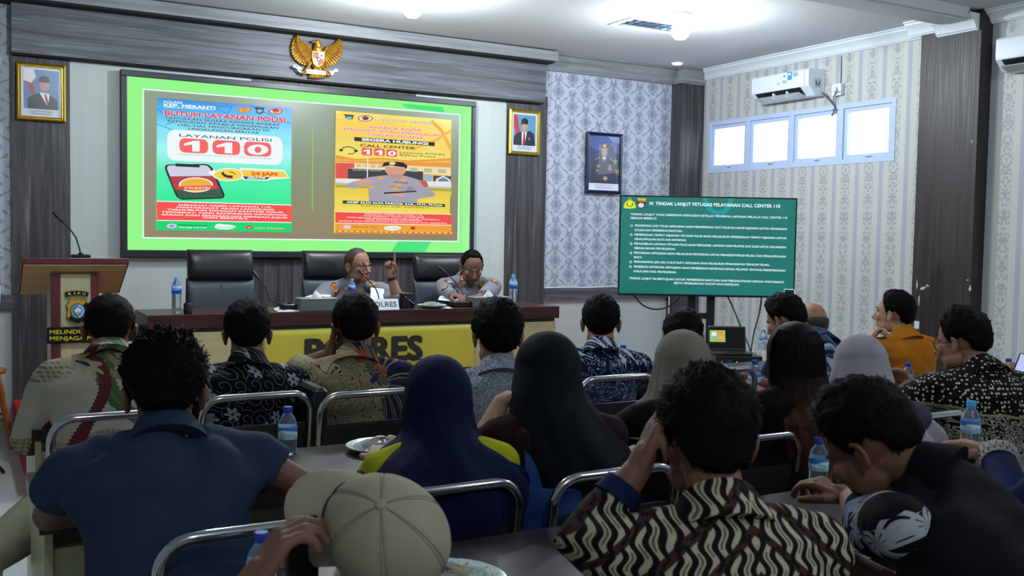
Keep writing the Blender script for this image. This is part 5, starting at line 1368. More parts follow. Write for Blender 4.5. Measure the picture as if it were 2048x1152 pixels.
# ============================================================ left edge: flag, wooden stool, tripod foot
t = empty('flag', (-.10, 7.3, 0), 0, 'red and white flag hanging at the left photo edge', 'flag')
fx = at(4, 580, Y=7.3).x
m = MB(); m.tube([(fx-.11, 0, .03), (fx-.11, 0, 2.3)], .013, 10); m.build('flag_pole', flat('pale wood pole', '#8a7a5c', .5), t)
m = MB(); m.lathe([(0, 0), (.14, 0), (.14, .02), (.03, .05), (0, .05)], 20, (fx-.11, 0, 0)); m.build('flag_base', M_BLACKM, t)
def cloth(z0, z1, m0):
    m = MB(); rings = []
    for i in range(9):
        z = z0+(z1-z0)*i/8; q = .5+.5*(1-i/8) if m0 else .75
        rings.append([Vector((fx-.095+.10-.015+(.10*cos(a)*(1+.12*sin(5*a)))*(.85+.1*sin(z*7)), .05*sin(a)*(1+.3*cos(6*a)), z)) for a in [2*pi*k/24 for k in range(24)]])
    m.loft(rings); return m
wz = at(4, 572, Y=7.3).z; lz_ = at(4, 612, Y=7.3).z
cloth(lz_, wz, True).build('white_half', flat('flag white', '#cfd6e2', .8), t); cloth(wz, 1.85, False).build('red_half', flat('flag red', '#8c1620', .8), t)
OR = pm('varnished orange wood', f_lam('#8a4a18', '#a45c20', '#b8702e', True), .3)
s0 = at(28, 842, Y=7.6); s0.z = 0; t = empty('wooden_stool', (s0.x-.19, s0.y-.02, 0), .0, 'varnished orange wooden stool by the left photo edge', 'stool')
hs = at(5, 735, Y=s0.y+.02).z
m = MB(); m.lathe([(0, hs-.03), (.14, hs-.03), (.15, hs-.015), (.14, hs), (0, hs)], 24); m.build('seat', OR, t)
for sx in (-1, 1):
    for sy in (-1, 1):
        tp = Vector((sx*.09, sy*.08, hs-.03)); bt = Vector((sx*.17, sy*.15, .0)); pts = []; rad = []
        for k, r in enumerate((.014, .018, .024, .016, .022, .018, .024, .014, .016)): pts.append(tp.lerp(bt, k/8)); rad.append(r)
        m = MB(); m.tube(pts, rad, 10, round_ends=False); m.build('leg', OR, t)
for a, b in (((-.14, -.12, .2), (.14, -.12, .2)), ((-.14, .12, .2), (.14, .12, .2)), ((-.14, -.12, .26), (-.14, .12, .26)), ((.14, -.12, .26), (.14, .12, .26))):
    m = MB(); m.tube([a, b], .011, 8); m.build('rung', OR, t)
f0 = at(7, 944, Z=.012); t = empty('tripod_stand', (f0.x-.35, f0.y+.2, 0), 0, 'silver tripod leg with black rubber foot at the left photo edge', 'stand')
hub = Vector((0, 0, .45))
for k in range(3):
    a = -.5195+2*pi*k/3; e = Vector((.4*cos(a), .4*sin(a), .014)); m = MB(); m.tube([hub, e], .0085, 8); lg = m.build('leg', M_CHROME, t); m = MB(); m.tube([e.lerp(hub, .06), e], .012, 8); m.build('rubber_foot', M_BLACK, lg)
m = MB(); m.tube([(0, 0, .3), (0, 0, 1.1)], .012, 10); m.build('centre_pole', M_CHROME, t)

# ============================================================ PEOPLE
def f_skin(a, b):
    def fn():
        x, y, z = vcoord(); n = vnoise(vvec(x, y, z), 14, 3); n2 = vnoise(vvec(x, y, z), 90, 2)
        return {'c': cmix(n, a, b), 'r': .55+n2*.15, 'b': n2}
    return fn
SKIN_M = pm('skin tan', f_skin('#8a6150', '#9f7460'), .5, bs=.05, inp={'Subsurface Weight': .05, 'Subsurface Scale': .01})
SKIN_D = pm('skin deep tan', f_skin('#6b4938', '#7e5646'), .5, bs=.05, inp={'Subsurface Weight': .05, 'Subsurface Scale': .01})
SKIN_L = pm('skin light tan', f_skin('#a57e68', '#ba937c'), .5, bs=.05, inp={'Subsurface Weight': .05, 'Subsurface Scale': .01})
def f_hair(a, b, sc=260):
    def fn():
        x, y, z = vcoord(); n = vnoise(vvec(x*sc, y*sc, z*sc*.25), 1, 2)
        return {'c': cmix(n, a, b), 'r': .58+n*.2, 'b': n}
    return fn
HAIR = pm('black hair', f_hair('#040405', '#0b0b0d'), .4, bs=.35, bd=.002, inp={'Specular IOR Level': .08})
HAIR_S = pm('cropped greying hair', f_hair('#2a2320', '#40362f', 400), .6, bs=.2, bd=.001)
def cloth_mat(name, fn, rough=.8, bs=.42):
    def g():
        x, y, z = vcoord(); c = fn(x, y, z)
        w = vnoise(vvec(x, y, z), 420, 1); f = vnoise(vvec(x*1.2, y*1.2, z*.8), 11, 3, .55, .6)
        return {'c': c, 'b': w*.12+f}
    return pm(name, g, rough, bs=bs, bd=.012, inp={'Specular IOR Level': .12})
def plain(name, a, b, **k): return cloth_mat(name, lambda x, y, z: cmix(vnoise(vvec(x, y, z), 18, 3), a, b), **k)
def lineband(d, w, s=.0015): return vstep(w-vabs(d), -s, s)
def vside(x, y): return x+y*.8      # walks round the body so that sides are not smeared

def p_dragon(x, y, z):
    u = vside(x, y); n = vnoise(vvec(u, z), 8, 3)
    base = cmix(n, '#9c978a', '#b9b3a5')
    sc = vvor(vvec(u*62, z*62), 1, .1); scl = V(sc['Distance'])
    up = vstep(z+vabs(u+.02)*.35+vsin(u*22)*.02, 1.02, 1.03)*vgt(.06+vsin(z*30)*.02, u)
    c = cmix(up*.9, base, cmix(vstep(scl, .25, .4), '#66624f', '#a09a84'))
    lowr = vlt(z+vsin(u*18)*.03, .74); c = cmix(lowr*.8, c, cmix(vstep(scl, .2, .45), '#5c5844', '#8f8971'))
    jag = vabs(vwrap(z*1.0+u*.4, .016))*.7
    g1 = u-.03-vsin(z*11+.8)*.10; c = cmix(vstep(.034+jag-vabs(g1), 0, .002), c, '#4d6148'); c = cmix(lineband(g1, .003), c, '#7b7440')
    r1 = u+.13-vsin(z*9-1.2)*.07; c = cmix(vstep(.02+jag-vabs(r1), 0, .002), c, '#5c2a2a')
    fz = z-.94; fu = u-.10; th = vatan2(fz, fu); rr = vsqrt(fu*fu+fz*fz)
    fe = vstep(vsin(th*14+rr*30), -.4, .1)*vlt(rr, .14)*vgt(rr, .02)*vgt(th, .3)
    c = cmix(fe*.85, c, '#94855a'); c = cmix(vlt(rr, .03), c, '#1e2438')
    fu2, fz2 = u+.10, z-1.00; th2 = vatan2(fz2, fu2); r2 = vsqrt(fu2*fu2+fz2*fz2)
    c = cmix(vstep(.040+vcos(th2*8)*.012-r2, 0, .003), c, '#a79f82'); c = cmix(vlt(r2, .009), c, '#27304a')
    return c
def spiral_field(u, z, s, turns=26., lw=.35):
    o = vvor(vvec(u*s, z*s), 1, .75); px_, pz_, _ = vsep(o['Position'])
    du = u*s-px_; dz_ = z*s-pz_; r = vsqrt(du*du+dz_*dz_); th = vatan2(dz_, du)
    return r, th, vstep(vabs(vsin(th*.5+r*turns*.35)), lw, lw-.12), V(vsep(o['Color'])[0].o)
def p_floral(x, y, z):
    u = vside(x, y); r, th, sp, rnd = spiral_field(u, z, 17, 24, .30)
    c = cmix(sp*.55*vgt(r, .1), '#08090f', '#7d8592')
    isf = vgt(rnd, .70); pet = vstep(.36+vcos(th*6)*.12-r, -.03, .03)
    c = cmix(isf*pet, c, '#9aa2ae'); c = cmix(isf*vlt(r, .10), c, '#2c3040'); c = cmix(isf*vlt(vabs(vsin(th*3+r*3)), .12)*pet, c, '#2c3040')
    n = vnoise(vvec(u, z), 9, 1); return c
def p_khaki(x, y, z):
    u = vside(x, y); n = vnoise(vvec(u, z), 30, 3); dots = vstep(V(vvor(vvec(u*150, z*150), 1, .5)['Distance']), .2, .35)
    c = cmix(dots, '#58523f', cmix(n, '#857c62', '#9b9171'))
    curl = vnoise(vvec(u, z), 7, 2, .4, 2.2); c = cmix(lineband(vwrap(curl, .09), .006, .003)*vlt(u, .04), c, '#1b1c20')
    ru, rz = u-.02, z-.88; th = vatan2(rz, ru); rr = vsqrt(ru*ru+rz*rz); t = vwrap(th+rr*2, .42)
    reg = vstep(ru+rz*.25, -.015, -.005)*vgt(rr, .045)
    st = cmix(vlt(vabs(t), .06), cmix(vlt(vabs(t-.13), .035), cmix(vgt(t, 0), '#1c2027', '#8b8470'), '#1c2027'), '#26264e')
    c = cmix(reg, c, st)
    for (a, b, cc) in ((-.01, 1.0, '#80452a'), (.06, .95, '#7d472c'), (.02, .92, '#2c2b50')):
        fu, fz = u-a, z-b; t2 = vatan2(fz, fu); r2 = vsqrt(fu*fu+fz*fz); c = cmix(vstep(.030+vcos(t2*5+a*9)*.011-r2, -.001, .002), c, cc)
    for (a, b) in ((.01, .955), (.055, .905)):
        fu, fz = u-a, z-b; t2 = vatan2(fz, fu); r2 = vsqrt(fu*fu+fz*fz); c = cmix(vstep(.024+vcos(t2*8)*.006-r2, -.001, .001), c, '#787256'); c = cmix(vstep(.015-vabs(r2-.004), -.001, .001)*vgt(vcos(t2*8), 0), c, '#17181c')
    return c
def p_grey(x, y, z):
    u = vside(x, y); w1 = worms(u, z, 105, .045, .3)
    return cmix(w1, '#454b58', '#a2a9b6')
def worms(u, z, s, w, warp=.6, off=0.):
    n = vnoise(vvec(u+off, z), s, 1, .4, warp); return vstep(w-vabs(vwrap(n, .16)), -.006, .006)
def p_coral(x, y, z):
    u = vside(x, y); wn = vnoise(vvec(u*1.0, z), 12, 2)
    line = worms(u, z, 24, .014, 1.2)*vgt(wn, .44)
    dots = vstep(V(vvor(vvec(u*190, z*190), 1, .0)['Distance']), .33, .22)
    c = cmix(dots*.30*vlt(z, .82), '#0c1638', '#8a9cc0'); c = cmix(line, c, '#9fabbd')
    sp = vnoise(vvec(u*2.4, z*.9), 17, 2, .5, .9); blob = vstep(sp, .56, .59)*vgt(z, .90)
    return cmix(blob, c, '#b4bfcd')
def p_blue(x, y, z):
    u = vside(x, y); n = vnoise(vvec(u, z), 28, 3, .6, 1.0); c = cmix(vstep(n, .42, .5), '#12203e', '#3b5878')
    st = vlt(vabs(vwrap(u-z*.9, .028)), .006); c = cmix(st*vgt(vnoise(vvec(u, z), 7, 1), .5), c, '#98a9bb'); return cmix(vstep(n, .58, .62), c, '#8fa3b5')
def p_parang(x, y, z):
    ax = vabs(x-.03); u0 = vside(x, y)
    U = ax*.78-z*.62; Vv = ax*.62+z*.78            # along and across the diagonal bands
    wv = vnoise(vvec(x, y, z), 7, 1)*.02
    Vv = Vv+wv; P_ = .058
    v = vwrap(Vv, P_); cell = vfloor(Vv/P_+.5)
    inb = vstep(.0215-vabs(v), -.001, .001)
    ph = ax*(2*pi/.0235)+vsin(z*(2*pi/.043)+cell)*1.5+cell*2.1+wv*60
    s_ = vsin(ph)
    cream = inb*vstep(s_, -.05, .08)
    rim = vstep(.027-vabs(v), -.001, .001)*vstep(s_, -.55, -.35)
    core = inb*vstep(s_, .80, .86)*vlt(vabs(v), .010)
    mot = vabs(vwrap(U, .034)); sep = vlt(vabs(vabs(v)-P_/2), .0018)
    c = cmix(rim, '#100d10', '#3a2622'); c = cmix(vgt(vabs(v), .027)*vlt(mot, .007), c, '#3b2a28')
    c = cmix(cream, c, '#a7a48c'); c = cmix(core*.8, c, '#4a322c'); return c
def p_dotted(x, y, z):
    u = vside(x, y); n3 = NT.nodes.new('ShaderNodeTexVoronoi'); NT.links.new(vvec(x*60, y*60, z*60), n3.inputs['Vector']); n3.inputs['Scale'].default_value = 1; n3.inputs['Randomness'].default_value = .55; dot = vstep(V(n3.outputs['Distance']), .36, .30)
    bord = .83+vsin(u*17)*.018+vsin(u*41)*.008
    top = cmix(dot, '#08080b', '#b3aea4')
    wm = worms(u, z, 40, .036, .7); mid = cmix(wm, '#0a0a0d', '#9a9086')
    low = cmix(worms(u*1.6, z*.6, 22, .02, .5, 3.), '#0d0c0d', '#7c7060')
    b2 = .66+vsin(u*19+1)*.014+vsin(u*47)*.006
    c = cmix(vgt(z, bord), mid, top); c = cmix(vgt(z, b2), low, c)
    c = cmix(vstep(.0045-vabs(z-bord), -.001, .001), c, '#8f8266'); return cmix(vstep(.006-vabs(z-b2), -.001, .001), c, '#8f8266')
def p_vestsleeve(x, y, z):
    u = x+y*.5; r, th, sp, rnd = spiral_field(u, z+y*.6, 12, 15, .42)
    leaf = vstep(.48+vcos(th*5+r*5)*.22-r, -.03, .03)*vgt(rnd, .30)
    m = vmax(sp*vlt(r, .4)*vgt(rnd, .3), leaf*vstep(vabs(vsin(th*5+r*5)), .2, .4))
    reg = 1.0
    return cmix(m*reg, '#090a0f', cmix(vgt(rnd, .6), '#7f8da4', '#9aa0a8'))
def p_vestback(x, y, z):
    u = vside(x, y); r, th, sp, rnd = spiral_field(u, z, 16, 20, .40); low = vlt(z+vabs(vwrap(u, .12))*.5, .74)
    return cmix(low*sp*.9*vlt(r, .42), cmix(vnoise(vvec(x, y, z), 20, 2), '#06070b', '#0b0c13'), '#6c7a96')
SH = dict(dragon=cloth_mat('dragon batik cotton', p_dragon), floral=cloth_mat('black floral batik cotton', p_floral), khaki=cloth_mat('khaki and purple batik cotton', p_khaki), grey=cloth_mat('grey micro patterned cotton', p_grey), coral=cloth_mat('navy and white batik cotton', p_coral), blue=cloth_mat('blue grey batik cotton', p_blue), parang=cloth_mat('diagonal knot batik cotton', p_parang), dotted=cloth_mat('dotted black batik cotton', p_dotted), vsleeve=cloth_mat('black and silver leaf cotton', p_vestsleeve), vback=cloth_mat('black vest cloth', p_vestback),
    polo=plain('slate blue jersey', '#232d45', '#2e3a56'), orange=plain('ochre orange cotton', '#9a5c14', '#b36d1a'), navy=plain('navy cotton', '#101c40', '#17264f'), police=plain('police grey-brown cloth', '#74737c', '#84838b'), black=plain('black cotton', '#050507', '#0b0b0f'), maroon=plain('dark maroon cotton', '#1c0c16', '#29131f'), lime=plain('lime yellow jacket', '#9aa01c', '#b4b828'), dark=plain('dark trouser cloth', '#0d0e13', '#15161c'), khakit=plain('pale khaki trouser cloth', '#828270', '#96957f'), lilac=plain('lilac cotton', '#3b3442', '#4c4454'),
    h_navy=plain('navy headscarf cloth', '#0a1130', '#10193c'), h_black=plain('charcoal headscarf cloth', '#0c1015', '#151a20'), h_beige=plain('beige headscarf cloth', '#6c675e', '#7f7a6f'), h_grey=plain('pale mauve grey headscarf cloth', '#8a8590', '#9c97a1'), denim=plain('blue denim', '#1c3566', '#2a4880'), cap=plain('beige cap canvas', '#8d8874', '#a09b87', bs=.12))
PEND = []
def voxel(mb, name, mats, parent, size, smooth=6, fold=0., seed=0, post=None):
    me = mb.mesh(name, mats, 0); ob = bpy.data.objects.new(name, me); COL.objects.link(ob); ob.parent = parent
    r = ob.modifiers.new('r', 'REMESH'); r.mode = 'VOXEL'; r.voxel_size = size; r.use_smooth_shade = True
    s = ob.modifiers.new('s', 'SMOOTH'); s.factor = .6; s.iterations = smooth
    PEND.append((ob, fold, seed, mats, post)); return ob
def fold_fn(co, seed):
    x, y, z = co[:, 0], co[:, 1], co[:, 2]; s = seed*1.7
    u = x+.5*y
    w = .06*np.sin(9*u+s)+.05*np.sin(7*z+2*s)
    a = np.sin(34*(z*.9+u*.5+w)+3*np.sin(6*u+s)); b = np.sin(30*(z*.6-u*.8+w)+3*np.sin(5*z+s*.7)); c = np.sin(70*(z+.3*u+w)+2*np.sin(16*u+s))
    m1 = .5+.5*np.sin(8*u+5*z+s); m2 = .5+.5*np.sin(7*u-6*z+1.3*s)
    return .6*m1*np.sign(a)*np.abs(a)**1.5+.6*m2*b+.28*m1*c
def finish_people():
    dg = bpy.context.evaluated_depsgraph_get()
    done = []
    for ob, fold, seed, mats, post in PEND:
        me = bpy.data.meshes.new_from_object(ob.evaluated_get(dg)); done.append(me)
    for (ob, fold, seed, mats, post), me in zip(PEND, done):
        old = ob.data; ob.modifiers.clear(); ob.data = me; me.name = old.name
        me.materials.clear()
        for m in (mats if isinstance(mats, (list, tuple)) else [mats]): me.materials.append(m)
        n = len(me.vertices); co = np.empty(n*3, 'f'); me.vertices.foreach_get('co', co); co = co.reshape(-1, 3)
        if fold:
            nr = np.empty(n*3, 'f'); me.vertex_normals.foreach_get('vector', nr); nr = nr.reshape(-1, 3)
            co = co+nr*(fold_fn(co, seed)*fold*1.5)[:, None]; me.vertices.foreach_set('co', co.astype('f').ravel())
        me.polygons.foreach_set('use_smooth', [True]*len(me.polygons))
        if post: post(ob, me, co)
        me.update()

def hand(mb, w, d, n, side, curl=(.4, .5, .6, .7), thumb=.4, k=1., spread=.06):
    """w wrist, d finger direction, n palm normal (fingers bend to it), side +1 puts the thumb on d x n"""
    w = Vector(w); d = Vector(d).normalized(); n = Vector(n); n = (n-d*n.dot(d)).normalized(); t = d.cross(n)*side
    for i, off in enumerate((.028, .0095, -.0095, -.027)):
        kn = w+d*(.090-(abs(i-1.2))*.004)*k+t*off*k; mb.tube([w+d*.004*k+t*off*.6*k, w+d*.05*k+t*off*.9*k, kn], [.0145*k, .0135*k, .0115*k], 10)
        L = (.070, .079, .073, .058)[i]*k; c = curl[i] if not isinstance(curl, (int, float)) else curl
        dd = (d+t*off/.03*spread).normalized(); p = kn; pts = [p]; ang = 0
        for j, f in enumerate((.44, .31, .25)):
            ang += c*(.9, 1.15, .8)[j]; v = dd*cos(ang)+n*sin(ang); p = p+v*L*f; pts.append(p)
        mb.tube(pts, [.0100*k, .0093*k, .0086*k, .0074*k], 10)
    b = w+d*.022*k+t*.020*k+n*.006*k; v1 = (d*.62+t*.72+n*.25*thumb).normalized(); v2 = (d*.85+t*.30+n*thumb).normalized(); v3 = (d*.9-t*.1+n*thumb*1.4).normalized()
    p1 = b+v1*.044*k; p2 = p1+v2*.032*k; p3 = p2+v3*.024*k
    mb.tube([b, p1, p2, p3], [.0155*k, .0128*k, .0112*k, .0092*k], 10)
    mb.ell(w+d*.048*k+n*.003*k, (.001, .001, .001), 4)

def headmesh(mb, M, k=1., nose=1.):
    """M: head frame, x right, y forward, z up; origin in the middle of the skull"""
    def e(c, r): mb.ell(M @ (Vector(c)*k), tuple(q*k for q in r), 12, M=M.to_3x3())
    def t(pts, r): mb.tube([M @ (Vector(p)*k) for p in pts], [q*k for q in r], 10)
    e((0, -.008, .026), (.074, .093, .088)); e((0, .028, -.030), (.062, .062, .078)); e((0, .056, -.088), (.027, .027, .022))
    for s in (-1, 1):
        e((s*.040, .020, -.066), (.024, .044, .032)); e((s*.036, .060, -.024), (.025, .024, .026)); t([(s*.044, .072, .016), (s*.012, .086, .014)], [.007, .008])
        e((s*.011, .094, -.042), (.0085, .009, .007))
        R = M.to_3x3() @ Matrix.Rotation(s*.42, 3, 'Z') @ Matrix.Rotation(.12, 3, 'X')
        mb.ell(M @ (Vector((s*.082, -.010, -.012))*k), (.0055*k, .019*k, .031*k), 10, M=R)
        mb.tube([M @ (Vector(q)*k) for q in ((s*.079, .004, .008), (s*.089, -.006, .020), (s*.094, -.020, .010), (s*.091, -.022, -.010), (s*.083, -.008, -.036))], [.0045*k]*5, 8)
    t([(0, .084, .012), (0, .096, -.014), (0, .108*nose, -.034)], [.0075, .009, .012])
    t([(-.020, .078, -.062), (0, .086, -.0605), (.020, .078, -.062)], [.005, .0065, .005]); t([(-.016, .077, -.070), (0, .085, -.071), (.016, .077, -.070)], [.005, .0075, .005])

def hair_shell(M, k, top=.022, side=.012, back=.014, front_el=38, side_el=-4, back_el=-52, seed=0, strands=700, slen=.022, tuft=None, fuzz=1.0, curly=0., bald_el=None):
    """head of hair: a close shell round the skull plus loose locks"""
    m = MB(); c0 = Vector((0, -.008, .026)); R = Vector((.074, .093, .088)); nz, na = 34, 56
    F = front_el; cps = [(0, F), (32, F-1), (48, F-10), (60, 8), (70, -18), (80, -27), (94, -26), (106, side_el-4), (122, -20), (142, back_el+6), (180, back_el)]
    def line(az):   # hairline height by direction, az 0 front
        a = abs(az)*180/pi
        for (a0, e0), (a1, e1) in zip(cps, cps[1:]):
            if a <= a1+1e-6:
                t = (a-a0)/(a1-a0); t = t*t*(3-2*t); return radians(e0+(e1-e0)*t)
        return radians(back_el)
    def rad(az, el):
        d = Vector((sin(az)*cos(el), cos(az)*cos(el), sin(el)))
        r = 1/sqrt((d.x/R.x)**2+(d.y/R.y)**2+(d.z/R.z)**2)
        q = max(0, sin(el))
        th = top*q**.8+(1-q**.8)*(side+(back-side)*max(0, -cos(az)))
        if tuft and q > 0: th += tuft*max(0, q)*max(0, cos(az*.5))**3*(1-q*.6)
        ln_ = line(az)+radians(3)*noise.noise(Vector((az*5+seed, seed, 0))); th *= min(1, .22+max(0, el-ln_)/radians(24)); h = (el-ln_)/radians(9); cov = max(0, min(1, h+.3)); cov = cov*cov*(3-2*cov)
        if bald_el is not None: cov *= max(0, min(1, (radians(bald_el)-el+.12*cos(az))/radians(10)))
        nn = noise.noise(d*7+Vector((seed, 0, 0)))*.35+noise.noise(d*19+Vector((0, seed, 0)))*.22+curly*noise.noise(d*30+Vector((0, seed, 3)))
        # the nape follows the neck down
        ext = .012*max(0, -sin(el))*max(0, -cos(az))
        return d, r, r+(th*(1+nn))*cov-.016*(1-cov)+ext*cov, cov
    rings = []
    for i in range(1, nz):
        el = -pi/2*.94+(pi*.97)*i/nz; ring = []
        for j in range(na):
            az = -pi+2*pi*j/na; d, r, rr, cv = rad(az, el); ring.append(M @ ((c0+d*rr)*k))
        rings.append(ring)
    m.loft(rings)
    rr_ = random.Random(seed*13+5)
    for q in range(strands):
        az = rr_.uniform(-pi, pi); el = math.asin(rr_.uniform(-.75, 1)); d, r, rr, cv = rad(az, el)
        if cv < .85: continue
        tan = Vector((0, .8, -.25)) if d.z > .35 else Vector((d.x*.2, -.15*abs(d.x)-.1, -1))
        tan = tan+Vector((rr_.uniform(-.5, .5), rr_.uniform(-.5, .5), rr_.uniform(-.4, .4)))*(1+curly)
        tan = tan-d*tan.dot(d); tan.normalize(); wv = d.cross(tan).normalized()
        L = slen*rr_.uniform(.5, 1.1)*(1 if d.z > .2 else .55); w = .0011*rr_.uniform(.7, 1.4)
        p0 = c0+d*(rr-.004); lift = rr_.uniform(.05, .45)*fuzz; cu = curly*rr_.uniform(.2, 1)
        p1 = p0+tan*L*.5+d*L*(.14+lift*.35); p2 = p0+tan*L*(.95-.5*cu)+d*L*(.08+lift*.45+cu*.15)+wv*L*cu*rr_.uniform(-.6, .6)
        a, b, c_, dd, e_ = p0-wv*w, p0+wv*w, p1-wv*w*.8, p1+wv*w*.8, p2
        m.add([M @ (x*k) for x in (a, b, c_, dd, e_)], [(0, 1, 3, 2), (2, 3, 4)])
    return m

def ik(S, Wp, L1, L2, pole):
    S, Wp, pole = Vector(S), Vector(Wp), Vector(pole); v = Wp-S; D = v.length
    if D > (L1+L2)*.995: Wp = S+v*((L1+L2)*.995/D); v = Wp-S; D = v.length
    if D < abs(L1-L2)+.03: D = abs(L1-L2)+.03
    a = (L1*L1-L2*L2+D*D)/(2*D); h = sqrt(max(0, L1*L1-a*a)); vn = v.normalized(); pp = pole-vn*pole.dot(vn); pp.normalize()
    return S+vn*a+pp*h, Wp

KS = 1.0
def person(label, head, face=0, pitch=0, roll=0, body=0, lean=.05, side=0., shw=.185, k=1., kh=1., shirt='black', sleeve='short', trousers='dark', skin=None, hair=None, arms=None, seat=.46, floor=0., bulk=1., fold=.004, vox=.006, HM=None, ht=.02, collar=True, name='person', legs=None, cover=None, seed=1, drop=0., nk=.13, sleeve_mat=None):
    skin = skin or SKIN_M; k = k*KS;  Tp = at(*head[:2], d=head[2]) if len(head) == 3 and not isinstance(head, Vector) else Vector(head)
    RW = HM if HM else (Matrix.Rotation(radians(face), 3, 'Z') @ Matrix.Rotation(-radians(pitch), 3, 'X') @ Matrix.Rotation(radians(roll), 3, 'Y'))
    up_ = RW @ Vector((0, 0, 1))
    hc = Tp-Vector((0, 0, 1))*(.118+ht)*kh*(1 if not HM else 0) - (up_*(.118+ht)*kh if HM else Vector())
    B = Matrix.Rotation(radians(body), 3, 'Z'); bf = B @ Vector((0, 1, 0)); br = B @ Vector((1, 0, 0))
    sb = hc+RW @ Vector((0, -.030, -.060))*kh
    Nw = sb-bf*(.040+nk*max(0, sin(radians(pitch))))*k-Vector((0, 0, (.066+drop)*(1-.6*max(0, sin(radians(pitch))))))*k
    root = Nw-bf*lean-br*side; root.z = floor
    t = empty(name, root, radians(body), label, 'person', None)
    L = (Matrix.Translation(root) @ B.to_4x4()).inverted()
    HMl = L @ (Matrix.Translation(hc) @ RW.to_4x4()); N = L @ Nw
    hip = Vector((0, 0, seat+.095)); 
    mid = hip.lerp(N, .5)+Vector((0, -.035, 0))
    def sp(u): return hip*(1-u)**2+mid*2*u*(1-u)+N*u*u
    bk = bulk*k
    prof = [(-.10, .165, .12, .0), (.0, .178, .13, .0), (.18, .165, .125, .005), (.38, .160, .118, .01), (.58, .172, .118, .015), (.76, shw*.98, .112, .012), (.88, shw*.92, .095, .0), (.95, shw*.62, .078, -.004), (1.0, .082, .066, .0), (1.03, .066, .060, .004)]
    def torso(mb, grow, u0=-1):
        rings = []
        for u, a, b, f in prof:
            if u < u0: continue
            c = sp(u); tg = (sp(u+.02)-sp(u-.02)).normalized(); fy = Vector((1, 0, 0)).cross(tg)*-1; fy = tg.cross(Vector((1, 0, 0))); fy.normalize()
            kk = bk if u < .8 else k
            rings.append([c+fy*f+Vector((1, 0, 0))*((a*kk+grow)*(abs(cos(q))**.85)*(1 if cos(q) > 0 else -1))+fy*((b*kk+grow)*(abs(sin(q))**.9)*(1 if sin(q) > 0 else -1)) for q in [2*pi*i/30 for i in range(30)]])
        mb.loft(rings)
    body_mb = MB(); cl = MB(); slv = MB()
    torso(body_mb, -.030, .5); torso(cl, .004)
    body_mb.tube([N+Vector((0, .014, -.02)), N+Vector((0, .010, .03)), HMl @ (Vector((0, -.018, -.045))*kh), HMl @ (Vector((0, -.012, 0))*kh)], [.050*k, .053*k, .054*kh, .05*kh], 14)
    headmesh(body_mb, HMl, kh); cl.ell(N+Vector((0, -.014, -.034)), (.092*k, .092*k, .050*k), 12)
    info = {'t': t, 'HM': HMl, 'N': N, 'inv': L, 'kh': kh, 'root': root, 'B': B}
    arms = arms or {}
    for sgn, key in ((1, 'R'), (-1, 'L')):
        A = dict(arms.get(key, {})); S = N+Vector((sgn*shw*.97, -.004, -.062*k))
        if 'sh' in A: S = S+Vector(A['sh'])
        w = A.get('w', (sgn*.13, .40+lean*.6, .795+floor*0)); 
        w = L @ at(w[1], w[2], d=w[3]) if w[0] == 'px' else Vector(w)
        el, w = ik(S, w, .285*k, .25*k, A.get('pole', (sgn*.55, -.15, -1)))
        if 'e' in A:
            e_ = A['e']; el = L @ at(e_[1], e_[2], d=e_[3]) if e_[0] == 'px' else Vector(e_)
        cl.tube([N+Vector((sgn*.05, 0, -.028)), N+Vector((sgn*.11, -.002, -.036*k)), S], [.056*k, .056*k, .050*k if sleeve_mat else .064*k], 14)
        body_mb.tube([S, S.lerp(el, .5), el], [.044*k, .043*k, .038*k], 14)
        body_mb.tube([el, el.lerp(w, .3), el.lerp(w, .7), w], [.039*k, .042*k, .033*k, .026*k], 14)
        hd = A.get('hd'); hd = (B.inverted() @ (RT*hd[1]+UP*hd[2]+FW*hd[3])) if hd and hd[0] == 'cam' else (Vector(hd) if hd else (w-el)+Vector((0, .1, -.02)))
        hn = A.get('hn'); hn = (B.inverted() @ (RT*hn[1]+UP*hn[2]+FW*hn[3])) if hn and hn[0] == 'cam' else (Vector(hn) if hn else Vector((0, 0, -1)))
        hand(body_mb, w, hd, hn, A.get('ts', -sgn), A.get('curl', (.35, .4, .45, .5)), A.get('thumb', .4), k*A.get('hk', 1))
        body_mb.tube([w.lerp(el, .1), w, w+hd.normalized()*.03], [.027*k, .0265*k, .024*k], 12)
        tgt = slv if sleeve_mat else cl; tgt.ell(S, (.066*k,)*3, 12)
        if sleeve == 'short':
            q = A.get('q', .66); e2 = S.lerp(el, q); tgt.tube([S, S.lerp(el, .4), e2], [.064*bk, .060*bk, .062*bk], 16, round_ends=False)
        elif sleeve == 'elbow':
            e2 = el.lerp(w, .12); tgt.tube([S, S.lerp(el, .5), el, e2], [.067*bk, .063*bk, .061*bk, .062*bk], 16, round_ends=False)
        elif sleeve == 'long':
            e2 = el.lerp(w, A.get('cuff', .93)); tgt.tube([S, S.lerp(el, .5), el, el.lerp(e2, .5), e2], [.066*bk, .062*bk, .057*bk, .052*k, .043*k], 16, round_ends=False)
        info[key] = (S, el, w)
    voxel(body_mb, 'body', skin, t, vox*.75, 3)
    voxel(cl, 'shirt', SH[shirt] if isinstance(shirt, str) else shirt, t, vox, 26, fold, seed)
    if sleeve_mat: voxel(slv, 'sleeves', sleeve_mat, t, vox, 12, fold, seed+2)
